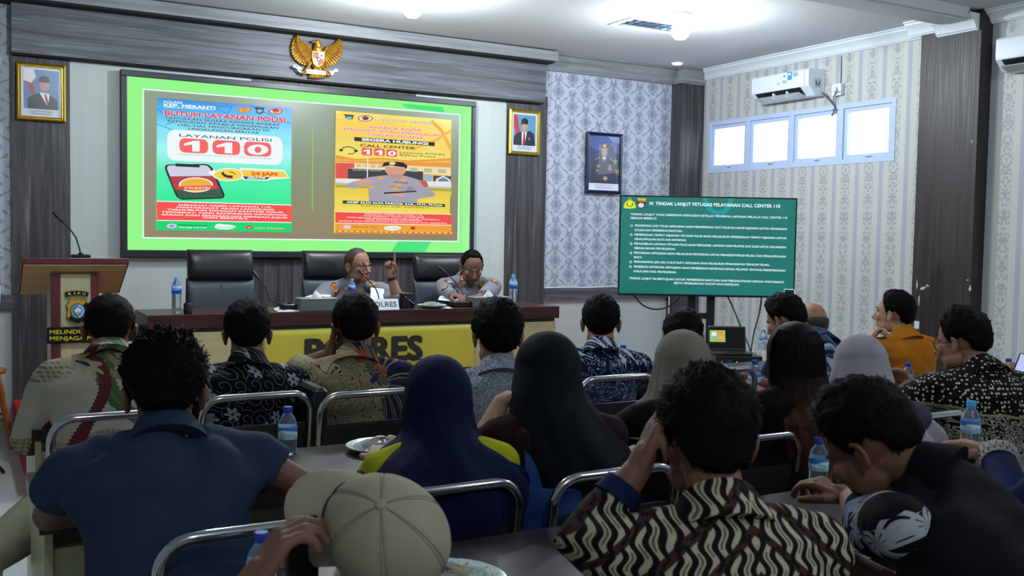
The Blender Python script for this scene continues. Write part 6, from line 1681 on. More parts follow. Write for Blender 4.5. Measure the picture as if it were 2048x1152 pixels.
    if collar:
        m = MB(); ax = ((HMl @ (Vector((0, -.018, -.045))*kh))-N).normalized(); sx_ = Vector((1, 0, 0)); fy = ax.cross(sx_).normalized()*1; fy = -fy if fy.y < 0 else fy
        rings = []
        for rr_, h in ((.070, -.030), (.067, .020), (.071, .034), (.080, .010), (.094, -.016), (.098, -.034)):
            rings.append([N+ax*(h+.020*max(0, -sin(q))*0+(.012*(-sin(q)) if h > 0 else 0))*k+sx_*cos(q)*rr_*k*1.04+fy*sin(q)*(rr_*.98+(.012 if sin(q) > .3 else 0))*k for q in [2*pi*i/36 for i in range(36)]])
        m.loft(rings, False, closed=True); m.build('collar', SH[shirt] if isinstance(shirt, str) else shirt, t, 70)
    # legs
    lm = MB(); lg = legs or {}
    for sgn, key in ((1, 'R'), (-1, 'L')):
        h_ = hip+Vector((sgn*.085, .02, -.02)); kn = Vector((sgn*.12, .43, seat+.06)); an = Vector((sgn*.13, .40, .09))
        if key in lg: kn, an = [L @ at(q[1], q[2], d=q[3]) if q[0] == 'px' else Vector(q) for q in lg[key]]; an.z = .09 if lg[key][1][0] == 'px' else an.z
        lm.tube([h_, h_.lerp(kn, .5), kn], [.092*bk, .080*bk, .062*k], 16); lm.tube([kn, kn.lerp(an, .35), an], [.062*k, .058*k, .046*k], 14)
        fo = lg.get('foot', Vector((0, 1, 0))); sh_ = MB(); fd = Vector(fo).normalized()
        sh_.tube([an+Vector((0, 0, -.055))-fd*.05, an+Vector((0, 0, -.055))+fd*.06, an+Vector((0, 0, -.062))+fd*.16], [.036, .038, .028], 12, flat=.9)
        so = sh_.build('shoe', M_BLACK, t)
    lm.ell(hip+Vector((0, 0, -.01)), (.17*bk, .13*bk, .10), 10)
    voxel(lm, 'trousers', SH[trousers], t, .009, 3, .002, seed+5)
    if hair is not None:
        hk = dict(hair); hm_ = hk.pop('mat', HAIR); hair_shell(HMl, kh, seed=seed, **hk).build('hair', hm_, t, 80)
    return info

def hx(M, k, pts): return [M @ (Vector(p)*k) for p in pts]
def face_parts(i, looking=True, open_=True, brow=.014):
    M, k, t = i['HM'], i['kh'], i['t']
    for s in (-1, 1):
        m = MB(); m.tube(hx(M, k, [(s*.047, .070, .018+brow*.2), (s*.032, .083, .024+brow*.3), (s*.014, .089, .019)]), [.0018*k, .0034*k, .0030*k], 8, flat=.6); m.build('eyebrow', HAIR, t)
        if looking:
            m = MB(); m.ell(M @ (Vector((s*.030, .0665, -.001))*k), (.0115*k,)*3, 12); e = m.build('eye', flat('eye white', '#b9b4ac', .2), t)
            m = MB(); m.ell(M @ (Vector((s*.030+.002, .0745, -.001))*k), (.0052*k, .0036*k, .0052*k), 10); m.build('iris', flat('dark iris', '#120c08', .1), e)
            m = MB(); m.tube(hx(M, k, [(s*.042, .068, .004), (s*.030, .0785, .0075), (s*.018, .074, .004)]), [.0035*k]*3, 8); m.build('eyelid', MATS['skin tan'], t)
        else:
            m = MB(); m.tube(hx(M, k, [(s*.043, .069, -.004), (s*.030, .0795, -.008), (s*.017, .075, -.003)]), [.0022*k]*3, 8); m.build('closed_eyelid', flat('lash line', '#1d120d', .6), t)
    m = MB(); m.tube(hx(M, k, [(-.021, .079, -.066), (0, .0885, -.0665), (.021, .079, -.066)]), [.0016*k, .0032*k, .0016*k], 8); m.build('mouth', flat('lip line', '#4a201c', .5), t)
def glasses(i, mat=M_BLACKM, r=.021):
    M, k, t = i['HM'], i['kh'], i['t']; m = MB()
    for s in (-1, 1):
        pts = [(s*.032+r*1.12*cos(a), .091-.006*abs(cos(a)), -.002+r*.85*sin(a)) for a in [2*pi*j/24 for j in range(24)]]
        m.tube(hx(M, k, pts), .0019*k, 8, closed=True)
        m.tube(hx(M, k, [(s*.056, .086, .004), (s*.078, .060, .006), (s*.083, .0, .004), (s*.084, -.016, -.006)]), .0019*k, 8)
    m.tube(hx(M, k, [(-.010, .094, .004), (0, .098, .007), (.010, .094, .004)]), .0017*k, 8)
    return m.build('glasses', mat, t)
def scarf(i, mat, levels, seed=0, face=True, nf=9, name='headscarf', amp=1., lump=1.):
    """headscarf: dome over the head, then rings down to the hem. levels: (dx, dy, dz from the skull centre, rx, ry, fold) in body axes"""
    M, k, t = i['HM'], i['kh'], i['t']; c0 = M @ (Vector((0, -.008, .020))*k); HR_ = M.to_3x3()
    key = []
    for el in (88, 70, 52, 34, 16, 0):
        a = radians(el); key.append((c0+HR_ @ Vector((0, 0, .108*k*sin(a))), .096*k*cos(a)+.001, .114*k*cos(a)+.001, .0, HR_))
    for dx, dy, dz, rx, ry, fa in levels: key.append((c0+Vector((dx, dy, dz)), rx, ry, fa, Matrix.Identity(3)))
    rings = []; n = 96; K = len(key)
    for a in range(K-1):
        sub = 3 if a < 5 else 8
        for b in range(sub):
            u = b/sub; p0, p1, p2, p3 = key[max(a-1, 0)], key[a], key[a+1], key[min(a+2, K-1)]
            def cr(f): q0, q1, q2, q3 = f(p0), f(p1), f(p2), f(p3); return .5*((2*q1)+(q2-q0)*u+(2*q0-5*q1+4*q2-q3)*u*u+(3*q1-q0-3*q2+q3)*u**3)
            c = cr(lambda q: q[0]); rx = cr(lambda q: q[1]); ry = cr(lambda q: q[2]); fa = max(0, cr(lambda q: q[3]))
            w = max(0, min(1, (a+u-4)/2)); Q = p1[4] if a < 5 else Matrix.Identity(3)
            if a == 5: Q = HR_.lerp(Matrix.Identity(3), u) if hasattr(HR_, 'lerp') else HR_
            ring = []
            for j in range(n):
                th = 2*pi*j/n; d = Vector((sin(th)*rx, cos(th)*ry, 0))
                rg = cos(nf*th+seed+3*(a+u)*.35+1.2*sin(2*th+seed)); f = 1+amp*fa*(1.1*(abs(rg)**.6*(1 if rg > 0 else -1))+.45*cos((nf*2+1)*th+seed*2-(a+u)*.5))+amp*.022*w*noise.noise(Vector((cos(th)*2+seed, sin(th)*2, (a+u)*.6)))*lump
                p = c+(Q @ d)*f
                if face:
                    # leave the face open
                    q = M.inverted() @ p; g = max(0, 1-abs(q.x/k)/.062)*max(0, min(1, q.y/k/.05)); v = 1-min(1, abs((q.z/k+.028)/.085))
                    if g > 0 and v > 0: p = p-HR_ @ Vector((0, 1, 0))*min(1, g*2.2)*min(1, v*3)*.07*k
                ring.append(p)
            rings.append(ring)
    m = MB(); m.loft(rings); o = m.build(name, mat, t, 80); return o

SHORT = dict(top=.024, side=.012, back=.016)
CROP = dict(top=.010, side=.006, back=.007, strands=300, slen=.010, fuzz=.5)
# ------------------------------------------------------------ front row
person('person in cream and green dragon batik shirt, leftmost in the front row', (219, 584, 3.86), face=-9, pitch=8, body=-8, lean=.06, drop=-.03, shw=.198, kh=1.09, k=1.03, bulk=1.14, shirt='dragon', sleeve='elbow', trousers='khakit', skin=SKIN_D, hair=dict(top=.018, side=.010, back=.012, slen=.014, strands=900, back_el=-48), seed=3,
       arms={'L': dict(w=(-.16, .33, .80), pole=(-.55, -.3, -.9)), 'R': dict(w=(.12, .42, .80))}, legs={'L': (('px', -35, 1120, 3.15), ('px', -60, 1340, 2.95)), 'foot': (-.5, .8, 0)})
person('person in black batik shirt with white flowers, behind the chair second from left', (495, 599, 4.05), face=-14, pitch=6, body=-13, lean=.04, shw=.19, kh=1.05, k=1.03, shirt='floral', sleeve='elbow', skin=SKIN_D, hair=dict(top=.026, side=.013, back=.016, strands=900, tuft=.008), seed=4)
person('person in khaki and purple striped batik shirt resting one hand at the ear', (711, 585, 4.20), face=-12, pitch=4, body=-22, lean=.03, shw=.20, kh=1.09, k=1.04, bulk=1.10, shirt='khaki', sleeve='elbow', skin=SKIN_D, hair=dict(top=.024, side=.013, back=.015, strands=900), seed=5,
       arms={'L': dict(w=('px', 660, 708, 4.20), pole=(-1, .3, -.8), hd=('cam', .15, 1, .1), hn=('cam', 1, 0, .2), curl=(.5, .6, .7, .8))})
person('person in grey micro patterned shirt with thick black hair', (996, 598, 3.90), face=-20, pitch=2, body=-22, lean=.0, shw=.18, kh=1.08, shirt='grey', sleeve='elbow', skin=SKIN_M, hair=dict(top=.030, side=.020, back=.022, strands=1200, tuft=.010, back_el=-56), seed=6)
person('person in navy batik shirt with white coral lines', (1203, 588, 4.84), face=-34, pitch=3, body=-32, lean=.02, shw=.19, kh=1.06, k=1.03, shirt='coral', sleeve='elbow', skin=SKIN_M, hair=dict(top=.024, side=.012, back=.014, strands=900), seed=7)
person('person in blue grey batik mostly hidden behind the beige headscarf', (1367, 614, 4.95), face=-30, pitch=12, body=-30, lean=.16, shw=.18, kh=1.10, shirt='blue', sleeve='elbow', skin=SKIN_M, hair=dict(top=.022, side=.016, back=.018, strands=900, back_el=-50), seed=8)
person('person in blue grey batik looking down with a raised dark hair tuft', (1572, 585, 5.0), face=12, pitch=20, body=42, lean=.22, side=.04, shw=.155, kh=1.02, shirt='blue', sleeve='elbow', skin=SKIN_M, hair=dict(top=.022, side=.014, back=.016, strands=900, tuft=.022, front_el=30), seed=9)
person('person with a bald crown in a plain navy shirt', (1626, 598, 5.6), face=-15, pitch=14, body=-22, lean=.12, side=-.04, shw=.225, kh=1.0, k=1.05, bulk=1.15, shirt='navy', sleeve='elbow', skin=SKIN_M, hair=dict(top=.004, side=.007, back=.008, strands=500, slen=.010, bald_el=10, mat=HAIR_S), seed=10)
o_or = person('person in plain ochre orange shirt holding the chin and looking left', (1789, 577, 5.55), face=20, pitch=-4, body=-4, lean=.02, shw=.20, kh=1.02, bulk=1.08, shirt='orange', sleeve='elbow', skin=SKIN_L, hair=dict(top=.022, side=.011, back=.016, strands=900, slen=.02), seed=11,
       arms={'L': dict(w=('px', 1737, 683, 5.42), pole=(-.6, -.2, -1), hd=('cam', .7, .75, .1), hn=('cam', .5, -.4, -.3), curl=(.9, 1.0, 1.1, 1.2), thumb=.6)})
# ------------------------------------------------------------ middle row
person('person in plain slate blue shirt with curly black hair, elbows on the table', (330, 671, 2.44), face=-9, pitch=4, body=-7, lean=.16, shw=.205, kh=1.06, bulk=1.12, shirt='polo', sleeve='short', skin=SKIN_D, hair=dict(top=.036, side=.014, back=.014, strands=3200, slen=.030, curly=.8, fuzz=1.5, back_el=-44, side_el=2), seed=12, vox=.005, fold=.011,
       arms={'L': dict(e=('px', 98, 1030, 2.42), w=('px', 262, 1000, 2.70), q=.52, hd=(1, .4, 0)), 'R': dict(e=('px', 598, 965, 2.50), w=('px', 430, 965, 2.78), q=.52, hd=(-1, .4, 0))}, drop=-.03)
nh = person('person in navy headscarf over a lime yellow jacket', (876, 716, 2.80), face=-14, pitch=4, body=-14, lean=.05, shw=.165, kh=.98, k=.94, bulk=1.02, shirt='lime', sleeve='long', skin=SKIN_L, ht=.0, seed=13, collar=False, fold=.006)
scarf(nh, SH['h_navy'], [(0, -.01, -.07, .102, .120, .02), (0, -.04, -.12, .115, .135, .03), (0, -.08, -.17, .190, .150, .045), (0, -.10, -.24, .245, .155, .05), (0, -.105, -.34, .215, .150, .06), (0, -.10, -.42, .18, .14, .06)], 1.3, nf=7, lump=3)
for sx in (.21,):
    m = MB(); m.tube([nh['R'][0]+Vector((.055, -.03, -.02)), nh['R'][0].lerp(nh['R'][1], .5)+Vector((.05, -.04, 0)), nh['R'][1]+Vector((.045, -.035, 0))], .010, 8, flat=.5); m.build('jacket_stripe', SH['black'], nh['t'])
bh = person('person in charcoal headscarf and denim dungarees, one hand at the cheek', (1095, 668, 3.0), face=-4, pitch=2, body=-20, lean=.03, shw=.17, kh=1.0, k=.96, shirt='maroon', sleeve='short', skin=SKIN_L, ht=.0, seed=14, collar=False, trousers='dark',
       arms={'L': dict(q=.93, w=('px', 1000, 806, 2.98), e=('px', 966, 892, 2.92), hd=('cam', .8, .5, .1), hn=('cam', .5, -.7, 0), curl=(.8, .9, 1.0, 1.1), thumb=.5)})
scarf(bh, SH['h_black'], [(.0, -.02, -.08, .114, .130, .008), (.02, -.045, -.15, .140, .155, .03), (.065, -.08, -.24, .165, .18, .05), (.095, -.105, -.34, .150, .165, .06), (.095, -.12, -.44, .095, .12, .08)], 2.1, nf=5, lump=3)
N_, t_ = bh['N'], bh['t']
def strip(pts, w, name, mat, par, th=.004):
    m = MB(); rings = []
    P_ = [Vector(p) for p in pts]
    for i, p in enumerate(P_):
        d = (P_[min(i+1, len(P_)-1)]-P_[max(i-1, 0)]).normalized(); s = d.cross(Vector((0, -1, 0))).normalized(); ww = w[i] if isinstance(w, (list, tuple)) else w
        rings.append([p-s*ww/2+Vector((0, -th, 0)), p+s*ww/2+Vector((0, -th, 0)), p+s*ww/2+Vector((0, th, 0)), p-s*ww/2+Vector((0, th, 0))])
    m.loft(rings); return m.build(name, mat, par, 40, .001)
strip([N_+Vector((-.085, -.075, -.045)), N_+Vector((-.088, -.125, -.12)), N_+Vector((-.070, -.150, -.22)), N_+Vector((-.055, -.165, -.30))], [.036, .038, .04, .05], 'dungaree_strap', SH['denim'], t_)
strip([N_+Vector((.095, -.075, -.045)), N_+Vector((.10, -.125, -.12)), N_+Vector((.12, -.150, -.22)), N_+Vector((.13, -.155, -.30))], [.036, .038, .05, .06], 'dungaree_strap', SH['denim'], t_)
m = MB(); rings = []
for z, a, b, yy in ((.50, .215, .16, -.01), (.60, .21, .155, -.012), (.70, .195, .15, -.018), (.79, .185, .148, -.02), (.80, .178, .14, -.02)):
    rings.append([Vector((a*cos(q)*(1+.03*sin(9*q+z*8)), yy+b*sin(q)*(1+.03*sin(7*q)), z)) for q in [2*pi*i/48 for i in range(48)]])
m.loft(rings, False); o = m.build('dungarees', SH['denim'], t_, 80); sm = o.modifiers.new('thickness', 'SOLIDIFY'); sm.thickness = .004
by = person('person in beige headscarf and black top', (1366, 664, 3.34), face=-26, pitch=3, body=-26, lean=.05, shw=.165, kh=.97, k=.94, shirt='black', sleeve='long', skin=SKIN_L, ht=.0, seed=15, collar=False,
       arms={'L': dict(w=(-.16, .42, .80), pole=(-1, -.3, -.6))})
scarf(by, SH['h_beige'], [(0, -.01, -.07, .106, .122, .02), (-.005, -.02, -.13, .116, .135, .05), (-.02, -.02, -.19, .165, .155, .07), (-.03, -.02, -.25, .20, .17, .09)], .4, nf=6, lump=3.5, amp=1.3)
LH = pm('long black hair with reddish ends', lambda: (lambda x, y, z: {'c': cmix(vstep(z+vnoise(vvec(x*30, y*30, z), 1, 2)*.10, 1.10, .92), cmix(vnoise(vvec(x*260, y*260, z*14), 1, 2), '#0a090a', '#1a1617'), cmix(vnoise(vvec(x*300, y*300, z*12), 1, 3), '#281713', '#573629')), 'b': vnoise(vvec(x*300, y*300, z*10), 1, 2)})(*vcoord()), .5, bs=.5, bd=.003, inp={'Specular IOR Level': .07})
lh = person('person with long black hair turning reddish brown, black top', (1590, 648, 3.58), face=-20, pitch=6, body=-24, lean=.05, shw=.165, kh=.99, k=.95, shirt='black', sleeve='elbow', skin=SKIN_L, ht=.0, seed=16, collar=False)
scarf(lh, LH, [(0, -.02, -.08, .100, .114, .004), (.005, -.065, -.15, .108, .118, .01), (.025, -.13, -.23, .138, .125, .02), (.05, -.155, -.32, .158, .105, .03), (.065, -.16, -.42, .155, .09, .045), (.07, -.15, -.52, .12, .07, .06)], .9, nf=17, name='long_hair', lump=.6)
# loose strands over the long hair
m = MB(); rr_ = random.Random(4); HMl, k_ = lh['HM'], lh['kh']; c0 = HMl @ (Vector((0, -.008, .020))*k_)
for q in range(520):
    a = rr_.uniform(radians(95), radians(265)); pts = []; f = rr_.uniform(1.0, 1.035)
    for (dx, dy, dz, rx, ry) in ((0, 0, .100, .030, .036), (0, -.003, .075, .068, .080), (0, -.006, .04, .090, .106), (0, -.01, -.02, .098, .115), (0, -.02, -.08, .100, .114), (.005, -.065, -.15, .108, .118), (.025, -.13, -.23, .138, .125), (.05, -.155, -.32, .158, .105), (.065, -.16, -.42-rr_.uniform(0, .06), .155, .09)):
        pts.append(c0+Vector((dx+sin(a)*rx*f, dy+cos(a)*ry*f, dz))); a += rr_.uniform(-.025, .025)
    w = .0007; vs = []
    for p in pts: vs += [p-Vector((w, 0, 0)), p+Vector((w, 0, 0))]
    m.add(vs, [(2*i, 2*i+1, 2*i+3, 2*i+2) for i in range(len(pts)-1)])
m.build('loose_strands', LH, lh['t'], 0)
gh = person('person in pale grey headscarf before the dotted shirt', (1722, 674, 3.72), face=-20, pitch=12, body=-30, lean=.12, shw=.165, kh=.98, k=.94, shirt='lilac', sleeve='long', skin=SKIN_L, ht=.0, seed=17, collar=False)
scarf(gh, SH['h_grey'], [(.005, -.02, -.07, .112, .132, .02), (.02, -.05, -.14, .150, .160, .05), (.04, -.065, -.22, .205, .180, .07), (.05, -.07, -.31, .225, .18, .09)], 3.3, nf=7, lump=3.5, amp=1.3)
dt = person('person with glasses in black batik shirt with white dots', (1927, 613, 4.18), face=10, pitch=10, body=-14, lean=.04, shw=.205, kh=1.08, bulk=1.2, shirt='dotted', sleeve='elbow', skin=SKIN_M, hair=dict(top=.026, side=.014, back=.015, strands=1100, tuft=.014, slen=.02, back_el=-50), seed=18, vox=.005,
       arms={'L': dict(w=('px', 1822, 765, 4.35), pole=(-1, -.4, -.6), curl=(.7, .7, .8, .8), hd=('cam', -.8, .4, .3), hn=('cam', 0, -.7, -.6))})
glasses(dt)
# ------------------------------------------------------------ rear row
pr_ = person('person in brown and cream diagonal batik shirt, left hand at the ear', (1417, 737, 1.90), face=-22, pitch=4, body=-22, lean=.10, shw=.195, kh=1.02, bulk=1.06, shirt='parang', sleeve='long', skin=SKIN_D, hair=dict(top=.032, side=.014, back=.016, strands=4200, slen=.026, tuft=.012, fuzz=1.0, back_el=-50), seed=19, vox=.0045, fold=.005,
       arms={'L': dict(w=('px', 1278, 935, 1.90), e=('px', 1165, 1085, 1.86), cuff=.62, hd=('cam', .38, .88, .15), hn=('cam', .9, -.35, .1), curl=(.25, .3, .4, .5), thumb=.5)})
# dark blue cuff
S_, e_, w_ = pr_['L']; m = MB(); a, b = e_.lerp(w_, .56), e_.lerp(w_, .76); m.tube([a, a.lerp(b, .5), b], [.047, .044, .041], 20, round_ends=False); m.build('cuff', SH['navy'], pr_['t'])
vs_ = person('person in black vest over a silver leaf batik shirt, leaning on the table', (1742, 757, 2.20), face=18, pitch=34, roll=-6, body=20, lean=.30, side=.14, drop=-.03, nk=.06, shw=.20, kh=1.06, bulk=1.12, shirt='vback', sleeve='short', sleeve_mat=SH['vsleeve'], skin=SKIN_D, hair=dict(top=.030, side=.016, back=.018, strands=3600, slen=.026, tuft=.006, fuzz=1.1), seed=20, vox=.005, fold=.007,
       arms={'L': dict(q=.86, w=('px', 1668, 978, 2.72), pole=(-1, -.2, -.7), hd=('cam', -.75, .35, .45), hn=('cam', .1, -.9, .1), curl=(.5, .6, .7, .8)), 'R': dict(w=(.1, .5, .80))})
# the capped person, head thrown to one side
f_ = (RT*-.86+UP*.40+FW*.30).normalized(); u_ = (UP*.62-FW*.78); u_ = (u_-f_*u_.dot(f_)).normalized(); r_ = f_.cross(u_)
HMc = Matrix((r_, f_, u_)).transposed()
cp = person('person in a beige baseball cap with a hand raised to the brim', (752, 1010, 1.52), HM=HMc, body=40, lean=-.05, side=-.05, shw=.18, kh=1.0, shirt='black', sleeve='short', skin=SKIN_D, hair=dict(top=.006, side=.008, back=.010, strands=300), ht=.004, drop=.04, seed=21, vox=.0045,
       arms={'L': dict(w=('px', 497, 1178, 1.50), e=('px', 440, 1420, 1.50), hd=('cam', .52, .80, .2), hn=('cam', .75, -.45, .35), curl=(.55, .6, .65, .7), thumb=.5, ts=1, hk=1.05), 'R': dict(w=(.1, .25, .55), pole=(.3, -.5, -1))}, legs={})
M_, t_ = cp['HM'], cp['t']
m = MB(); C_ = Vector((0, -.010, .028)); rings = []; nn = 48
RX, RY, RZ = .090, .108, .104
def domep(el, az, g=0.):
    s6 = 1-.016*max(0, 1-abs(((az/(pi/3)) % 1)-.0)*8)-.016*max(0, 1-abs(((az/(pi/3)) % 1)-1.0)*8)
    sq = 1+.0*el
    return C_+Vector(((RX+g)*cos(el)*sin(az), (RY+g)*cos(el)*cos(az), (RZ+g)*sin(el)*1.0))*s6
for i in range(19):
    el = radians(-14+103*i/18); rings.append([M_ @ domep(el, 2*pi*j/96) for j in range(96)])
for i in range(18, -1, -1):
    el = radians(-14+101*i/18); rings.append([M_ @ domep(el, 2*pi*j/96, -.003) for j in range(96)])
m.loft(rings, False); hat = m.build('baseball_cap', SH['cap'], t_, 80)
m = MB()
for q in range(6):
    az = q*pi/3
    for s in (-.035, .035):
        pts = [M_ @ domep(radians(-12+100*i/16), az+s*(1.2 if i < 14 else 1.5), .0006) for i in range(17)]; m.tube(pts, .0006, 5)
m.build('cap_seam', flat('cap stitching', '#7d7965', .8), hat)
m = MB(); m.ell(M_ @ (C_+Vector((0, 0, RZ+.001))), (.0085, .0085, .005), 10, M=M_.to_3x3()); m.build('cap_button', SH['cap'], hat)
m = MB(); top, bot = [], []
NB = 28
for j in range(9):
    v = j/8; rt_, rb_ = [], []
    for i in range(NB+1):
        az = radians(-66+132*i/NB); base = domep(radians(-8), az); out = .090*cos(az*1.15)**.55 if cos(az*1.15) > 0 else 0
        p = base+Vector((0, 1, 0))*out*v+Vector((sin(az)*.010*v, 0, -.016*v-.020*(sin(az)**2)*v)); rt_.append(M_ @ (p+Vector((0, 0, .002)))); rb_.append(M_ @ (p-Vector((0, 0, .002))))
    top.append(rt_); bot.append(rb_)
K = (NB+1); vs = [p for r in top for p in r]+[p for r in bot for p in r]; off = K*9; fs = []
for j in range(8):
    for i in range(NB): q = (j*K+i, j*K+i+1, (j+1)*K+i+1, (j+1)*K+i); fs += [q, tuple(x+off for x in q)[::-1]]
for i in range(NB): fs += [(8*K+i, 8*K+i+1, 8*K+i+1+off, 8*K+i+off), (i, i+1, i+1+off, i+off)]
for j in range(8): fs += [(j*K, (j+1)*K, (j+1)*K+off, j*K+off), (j*K+NB, (j+1)*K+NB, (j+1)*K+NB+off, j*K+NB+off)]
m.add(vs, fs); m.build('cap_brim', SH['cap'], hat, 60)
m = MB(); m.tube([M_ @ (domep(radians(20), radians(-30+50*i/12), .0012)) for i in range(13)], [.0005]+[.0024]*11+[.0005], 6); m.build('cap_mark', M_BLACKM, hat)
# phone held under the cap
wv = at(604, 1128, d=1.60); ph = empty('phone', wv, 0, 'dark phone in the capped person\'s hand under the brim', 'phone')
PM_ = Matrix((RT*.55+FW*.83, UP, (RT*.83-FW*.55))).transposed(); m = MB(); m.rbox((-.036, -.074, -.004), (.036, .074, .004), .008, 4, M=PM_.to_4x4()); m.build('phone_body', M_BLACK, ph)
# ------------------------------------------------------------ people cut by the right edge
lc = person('person in navy with white lace trimmed sleeve, cut by the right photo edge', (2150, 705, 2.45), face=10, pitch=10, body=-10, lean=.15, shw=.185, k=1., shirt='navy', sleeve='long', skin=SKIN_M, hair=dict(top=.02), seed=22, fold=.005,
       arms={'L': dict(w=('px', 1992, 908, 2.62), e=('px', 2030, 1030, 2.38), cuff=.86, hd=('cam', -.8, .25, .5), hn=('cam', 0, -1, 0))})
S_, e_, w_ = lc['L']; m = MB()
LACE = flat('white lace', '#b9bcb8', .8, noise_amt=.05)
ax_ = (w_-e_).normalized(); u1 = ax_.orthogonal().normalized(); u2 = ax_.cross(u1); c0_ = e_.lerp(w_, .85)
for rw, (rr0, sh_, lr) in enumerate(((.046, 0, .010), (.050, .016, .012))):
    for i in range(20):
        g_ = 2*pi*(i+.5*rw)/20; rd = u1*cos(g_)+u2*sin(g_); tg_ = u2*cos(g_)-u1*sin(g_); c = c0_+ax_*sh_+rd*rr0
        m.tube([c+tg_*lr*cos(a)+ax_*lr*sin(a) for a in [2*pi*j/10 for j in range(10)]], .0030, 6, closed=True)
m.build('lace_trim', LACE, lc['t'])
pp = person('person holding up a phone, cut by the right photo edge', (2190, 622, 4.5), face=20, pitch=5, body=5, lean=.06, shirt='black', sleeve='short', skin=SKIN_M, hair=dict(top=.02), seed=23,
       arms={'L': dict(w=('px', 2037, 778, 4.3), e=('px', 2075, 850, 4.25), hd=('cam', -.25, .9, .1), hn=('cam', .5, .1, .9), curl=(.7, .8, .9, 1.0))})
S_, e_, w_ = pp['L']; m = MB(); a, b = e_.lerp(w_, .86), e_.lerp(w_, .93); m.tube([a, b], .031, 18, round_ends=False); m.build('wristwatch', M_BLACK, pp['t'])
p = at(2044, 742, d=4.27); ph = empty('phone', p, 0, 'phone with a bright screen at the right photo edge', 'phone')
PM_ = Matrix((RT*.9+UP*-.35, UP*.9+RT*.35, -FW)).transposed(); m = MB(); m.rbox((-.038, -.075, -.004), (.038, .075, .004), .008, 4, M=PM_.to_4x4()); m.build('phone_body', M_BLACK, ph)
P = Pic(p-FW*.0045, RT*.9+UP*-.35, UP*.9+RT*.35, -FW); P.rect(-.034, -.068, .034, .068, E('#b9c4f2')); adopt(P.build('phone_screen'), ph)
p = at(1810, 770, d=4.38); ph = empty('phone', p, 0, 'phone in the hand of the person with glasses', 'phone'); m = MB(); m.rbox((-.036, -.074, -.004), (.036, .074, .004), .008, 4, M=(Matrix((RT*.8+FW*.6, UP*.5+FW*-.3+RT*.2, RT*.6-FW*.8)).transposed()).to_4x4()); m.build('phone_body', M_BLACK, ph)

# ------------------------------------------------------------ the two officers on the stage
of1 = person('person in grey-brown police uniform and glasses raising an index finger', (716, 490, 7.30), face=203, pitch=2, roll=3, body=168, lean=.14, shw=.20, kh=1.10, bulk=1.16, seat=.50, floor=STG, shirt='police', sleeve='long', skin=SKIN_M, hair=dict(top=.005, side=.003, back=.004, strands=0, mat=HAIR_S, front_el=44), seed=24, vox=.006, fold=.005,
       arms={'L': dict(w=('px', 782, 552, 6.95), e=('px', 797, 603, 6.98), cuff=.35, hd=('cam', .0, 1, .0), hn=('cam', -.45, -.1, -.9), curl=(.03, 1.35, 1.4, 1.4), thumb=.9, ts=1), 'R': dict(w=('px', 640, 598, 6.85), pole=(.6, -.2, -1), curl=.5, hn=(0, 0, -1), hd=(-.4, .9, 0))})
face_parts(of1); glasses(of1)
S_, e_, w_ = of1['L']; m = MB(); a, b = e_.lerp(w_, .84), e_.lerp(w_, .95); m.tube([a, b], .032, 18, round_ends=False); m.build('wristwatch', M_BLACK, of1['t'])
of2 = person('person in grey police uniform with flag patch looking down at papers', (944, 495, 7.65), face=168, pitch=24, body=160, lean=.16, shw=.20, kh=1.08, bulk=1.12, seat=.50, floor=STG, shirt='police', sleeve='long', skin=SKIN_D, hair=dict(top=.010, side=.004, back=.006, strands=300, slen=.010, front_el=46), seed=25, vox=.006, fold=.005,
       arms={'R': dict(w=('px', 912, 598, 7.1), curl=.5, hd=(-.5, .8, 0), hn=(0, 0, -1)), 'L': dict(w=('px', 950, 600, 7.15), curl=.6, hd=(.5, .8, 0), hn=(0, 0, -1))})
face_parts(of2, looking=False)
face_parts(o_or); face_parts(dt)
finish_people()

def decal(i, px, py, draw, tag_name):
    """thin patch laid on the uniform where the line of sight meets the cloth"""
    sh = [c for c in i['t'].children if c.name.startswith('shirt')][0]
    r = (RT*((px-1024)/FPX)-UP*((py-576)/FPX)+FW).normalized(); o = i['inv'] @ Vector((0, 0, EYE)); d = (i['inv'].to_3x3() @ r).normalized()
    from mathutils.bvhtree import BVHTree
    bv = i.setdefault('bvh', BVHTree.FromPolygons([v.co[:] for v in sh.data.vertices], [p.vertices[:] for p in sh.data.polygons]))
    loc, nor, idx, dist = bv.ray_cast(o, d)
    if loc is None: return
    # average normal keeps the patch lying flat
    nn = Vector(nor)
    for dx, dz in ((.012, 0), (-.012, 0), (0, .012), (0, -.012)):
        l2, n2, _, _ = bv.ray_cast(o+Vector((dx, 0, dz)), d)
        if n2 is not None: nn += n2
    nn.normalize(); up = Vector((0, 0, 1)); ev = (up-nn*up.dot(nn)).normalized(); eu_ = ev.cross(nn)
    P = Pic(loc+nn*.004, eu_, ev, nn); draw(P); P.build(tag_name, i['t'])
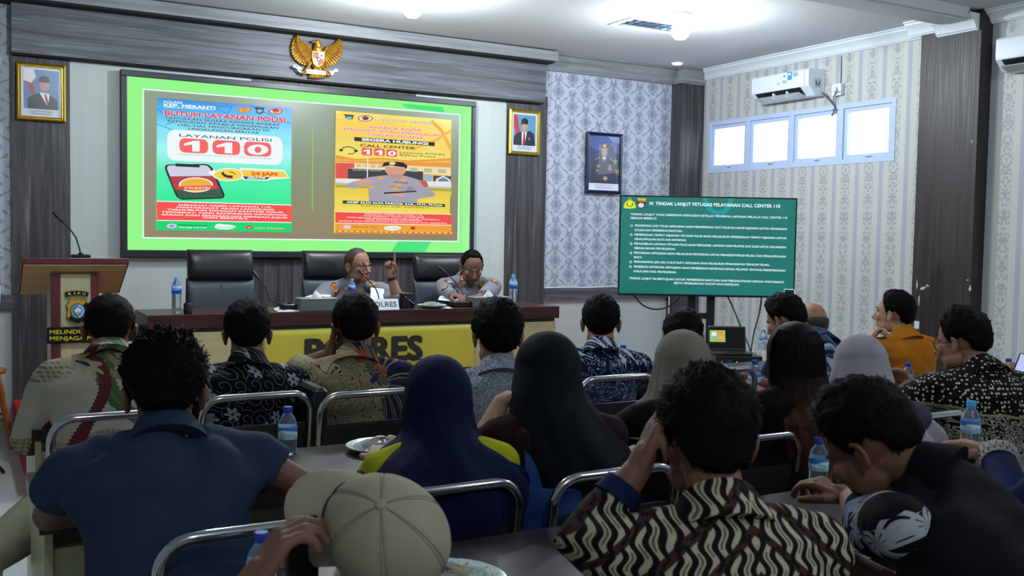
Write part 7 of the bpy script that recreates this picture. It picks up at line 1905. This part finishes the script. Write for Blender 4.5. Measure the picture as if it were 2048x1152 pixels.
def disc_patch(c1, c2, c3, rx=.030, rz=.036):
    def f(P): P.disc(0, 0, rx, rz, ink(c1, .7)); P.disc(0, 0, rx*.8, rz*.8, ink(c2, .7)); P.disc(0, 0, rx*.45, rz*.45, ink(c3, .7))
    return f
def tabp(c, w, h, c2=None):
    def f(P):
        P.rect(-w, -h, w, h, ink(c, .7))
        if c2: P.rect(-w*.5, -h*.6, w*.5, h*.6, ink(c2, .6))
    return f
decal(of1, 669, 576, disc_patch('#2a2620', '#b98a24', '#b3401c', .034, .042), 'sleeve_patch')
decal(of1, 763, 562, disc_patch('#6e1f16', '#b06a1c', '#c9a03a', .026, .046), 'sleeve_patch')
decal(of1, 698, 555, tabp('#8c2f14', .016, .016, '#c98f2a'), 'collar_tab'); decal(of1, 745, 569, disc_patch('#8a6a1a', '#c08e22', '#d9ab3c', .045, .020), 'wing_badge'); decal(of1, 692, 577, disc_patch('#9a7a20', '#c99a2c', '#d9ab3c', .016, .020), 'breast_badge')
def flagp(P): P.rect(-.036, 0, .036, .024, ink('#a8202a', .7)); P.rect(-.036, -.024, .036, 0, ink('#d5d5d8', .7))
decal(of2, 896, 563, flagp, 'flag_patch'); decal(of2, 890, 576, disc_patch('#2a2016', '#a0752a', '#c98f4a', .030, .030), 'sleeve_patch')
decal(of2, 924, 558, tabp('#7c2a14', .016, .020, '#c98f2a'), 'collar_tab'); decal(of2, 955, 557, tabp('#7c2a14', .012, .018, '#c98f2a'), 'collar_tab')
decal(of2, 964, 569, disc_patch('#8a6a1a', '#c08e22', '#d9ab3c', .038, .026), 'wing_badge'); decal(of2, 988, 563, disc_patch('#6e1f16', '#b03a1c', '#c9a03a', .022, .040), 'sleeve_patch'); decal(of2, 919, 572, disc_patch('#8a6a1a', '#a07a22', '#b98b3c', .024, .010), 'breast_badge')
decal(of2, 914, 583, tabp('#15151a', .040, .010), 'name_tape')
def polri(P): P.text('POLRI', (-.045, -.011), (.045, -.011), .022, ink('#15151c', .7), .05, pix=False)
decal(of2, 963, 583, polri, 'police_letters'); decal(of1, 738, 583, polri, 'police_letters')
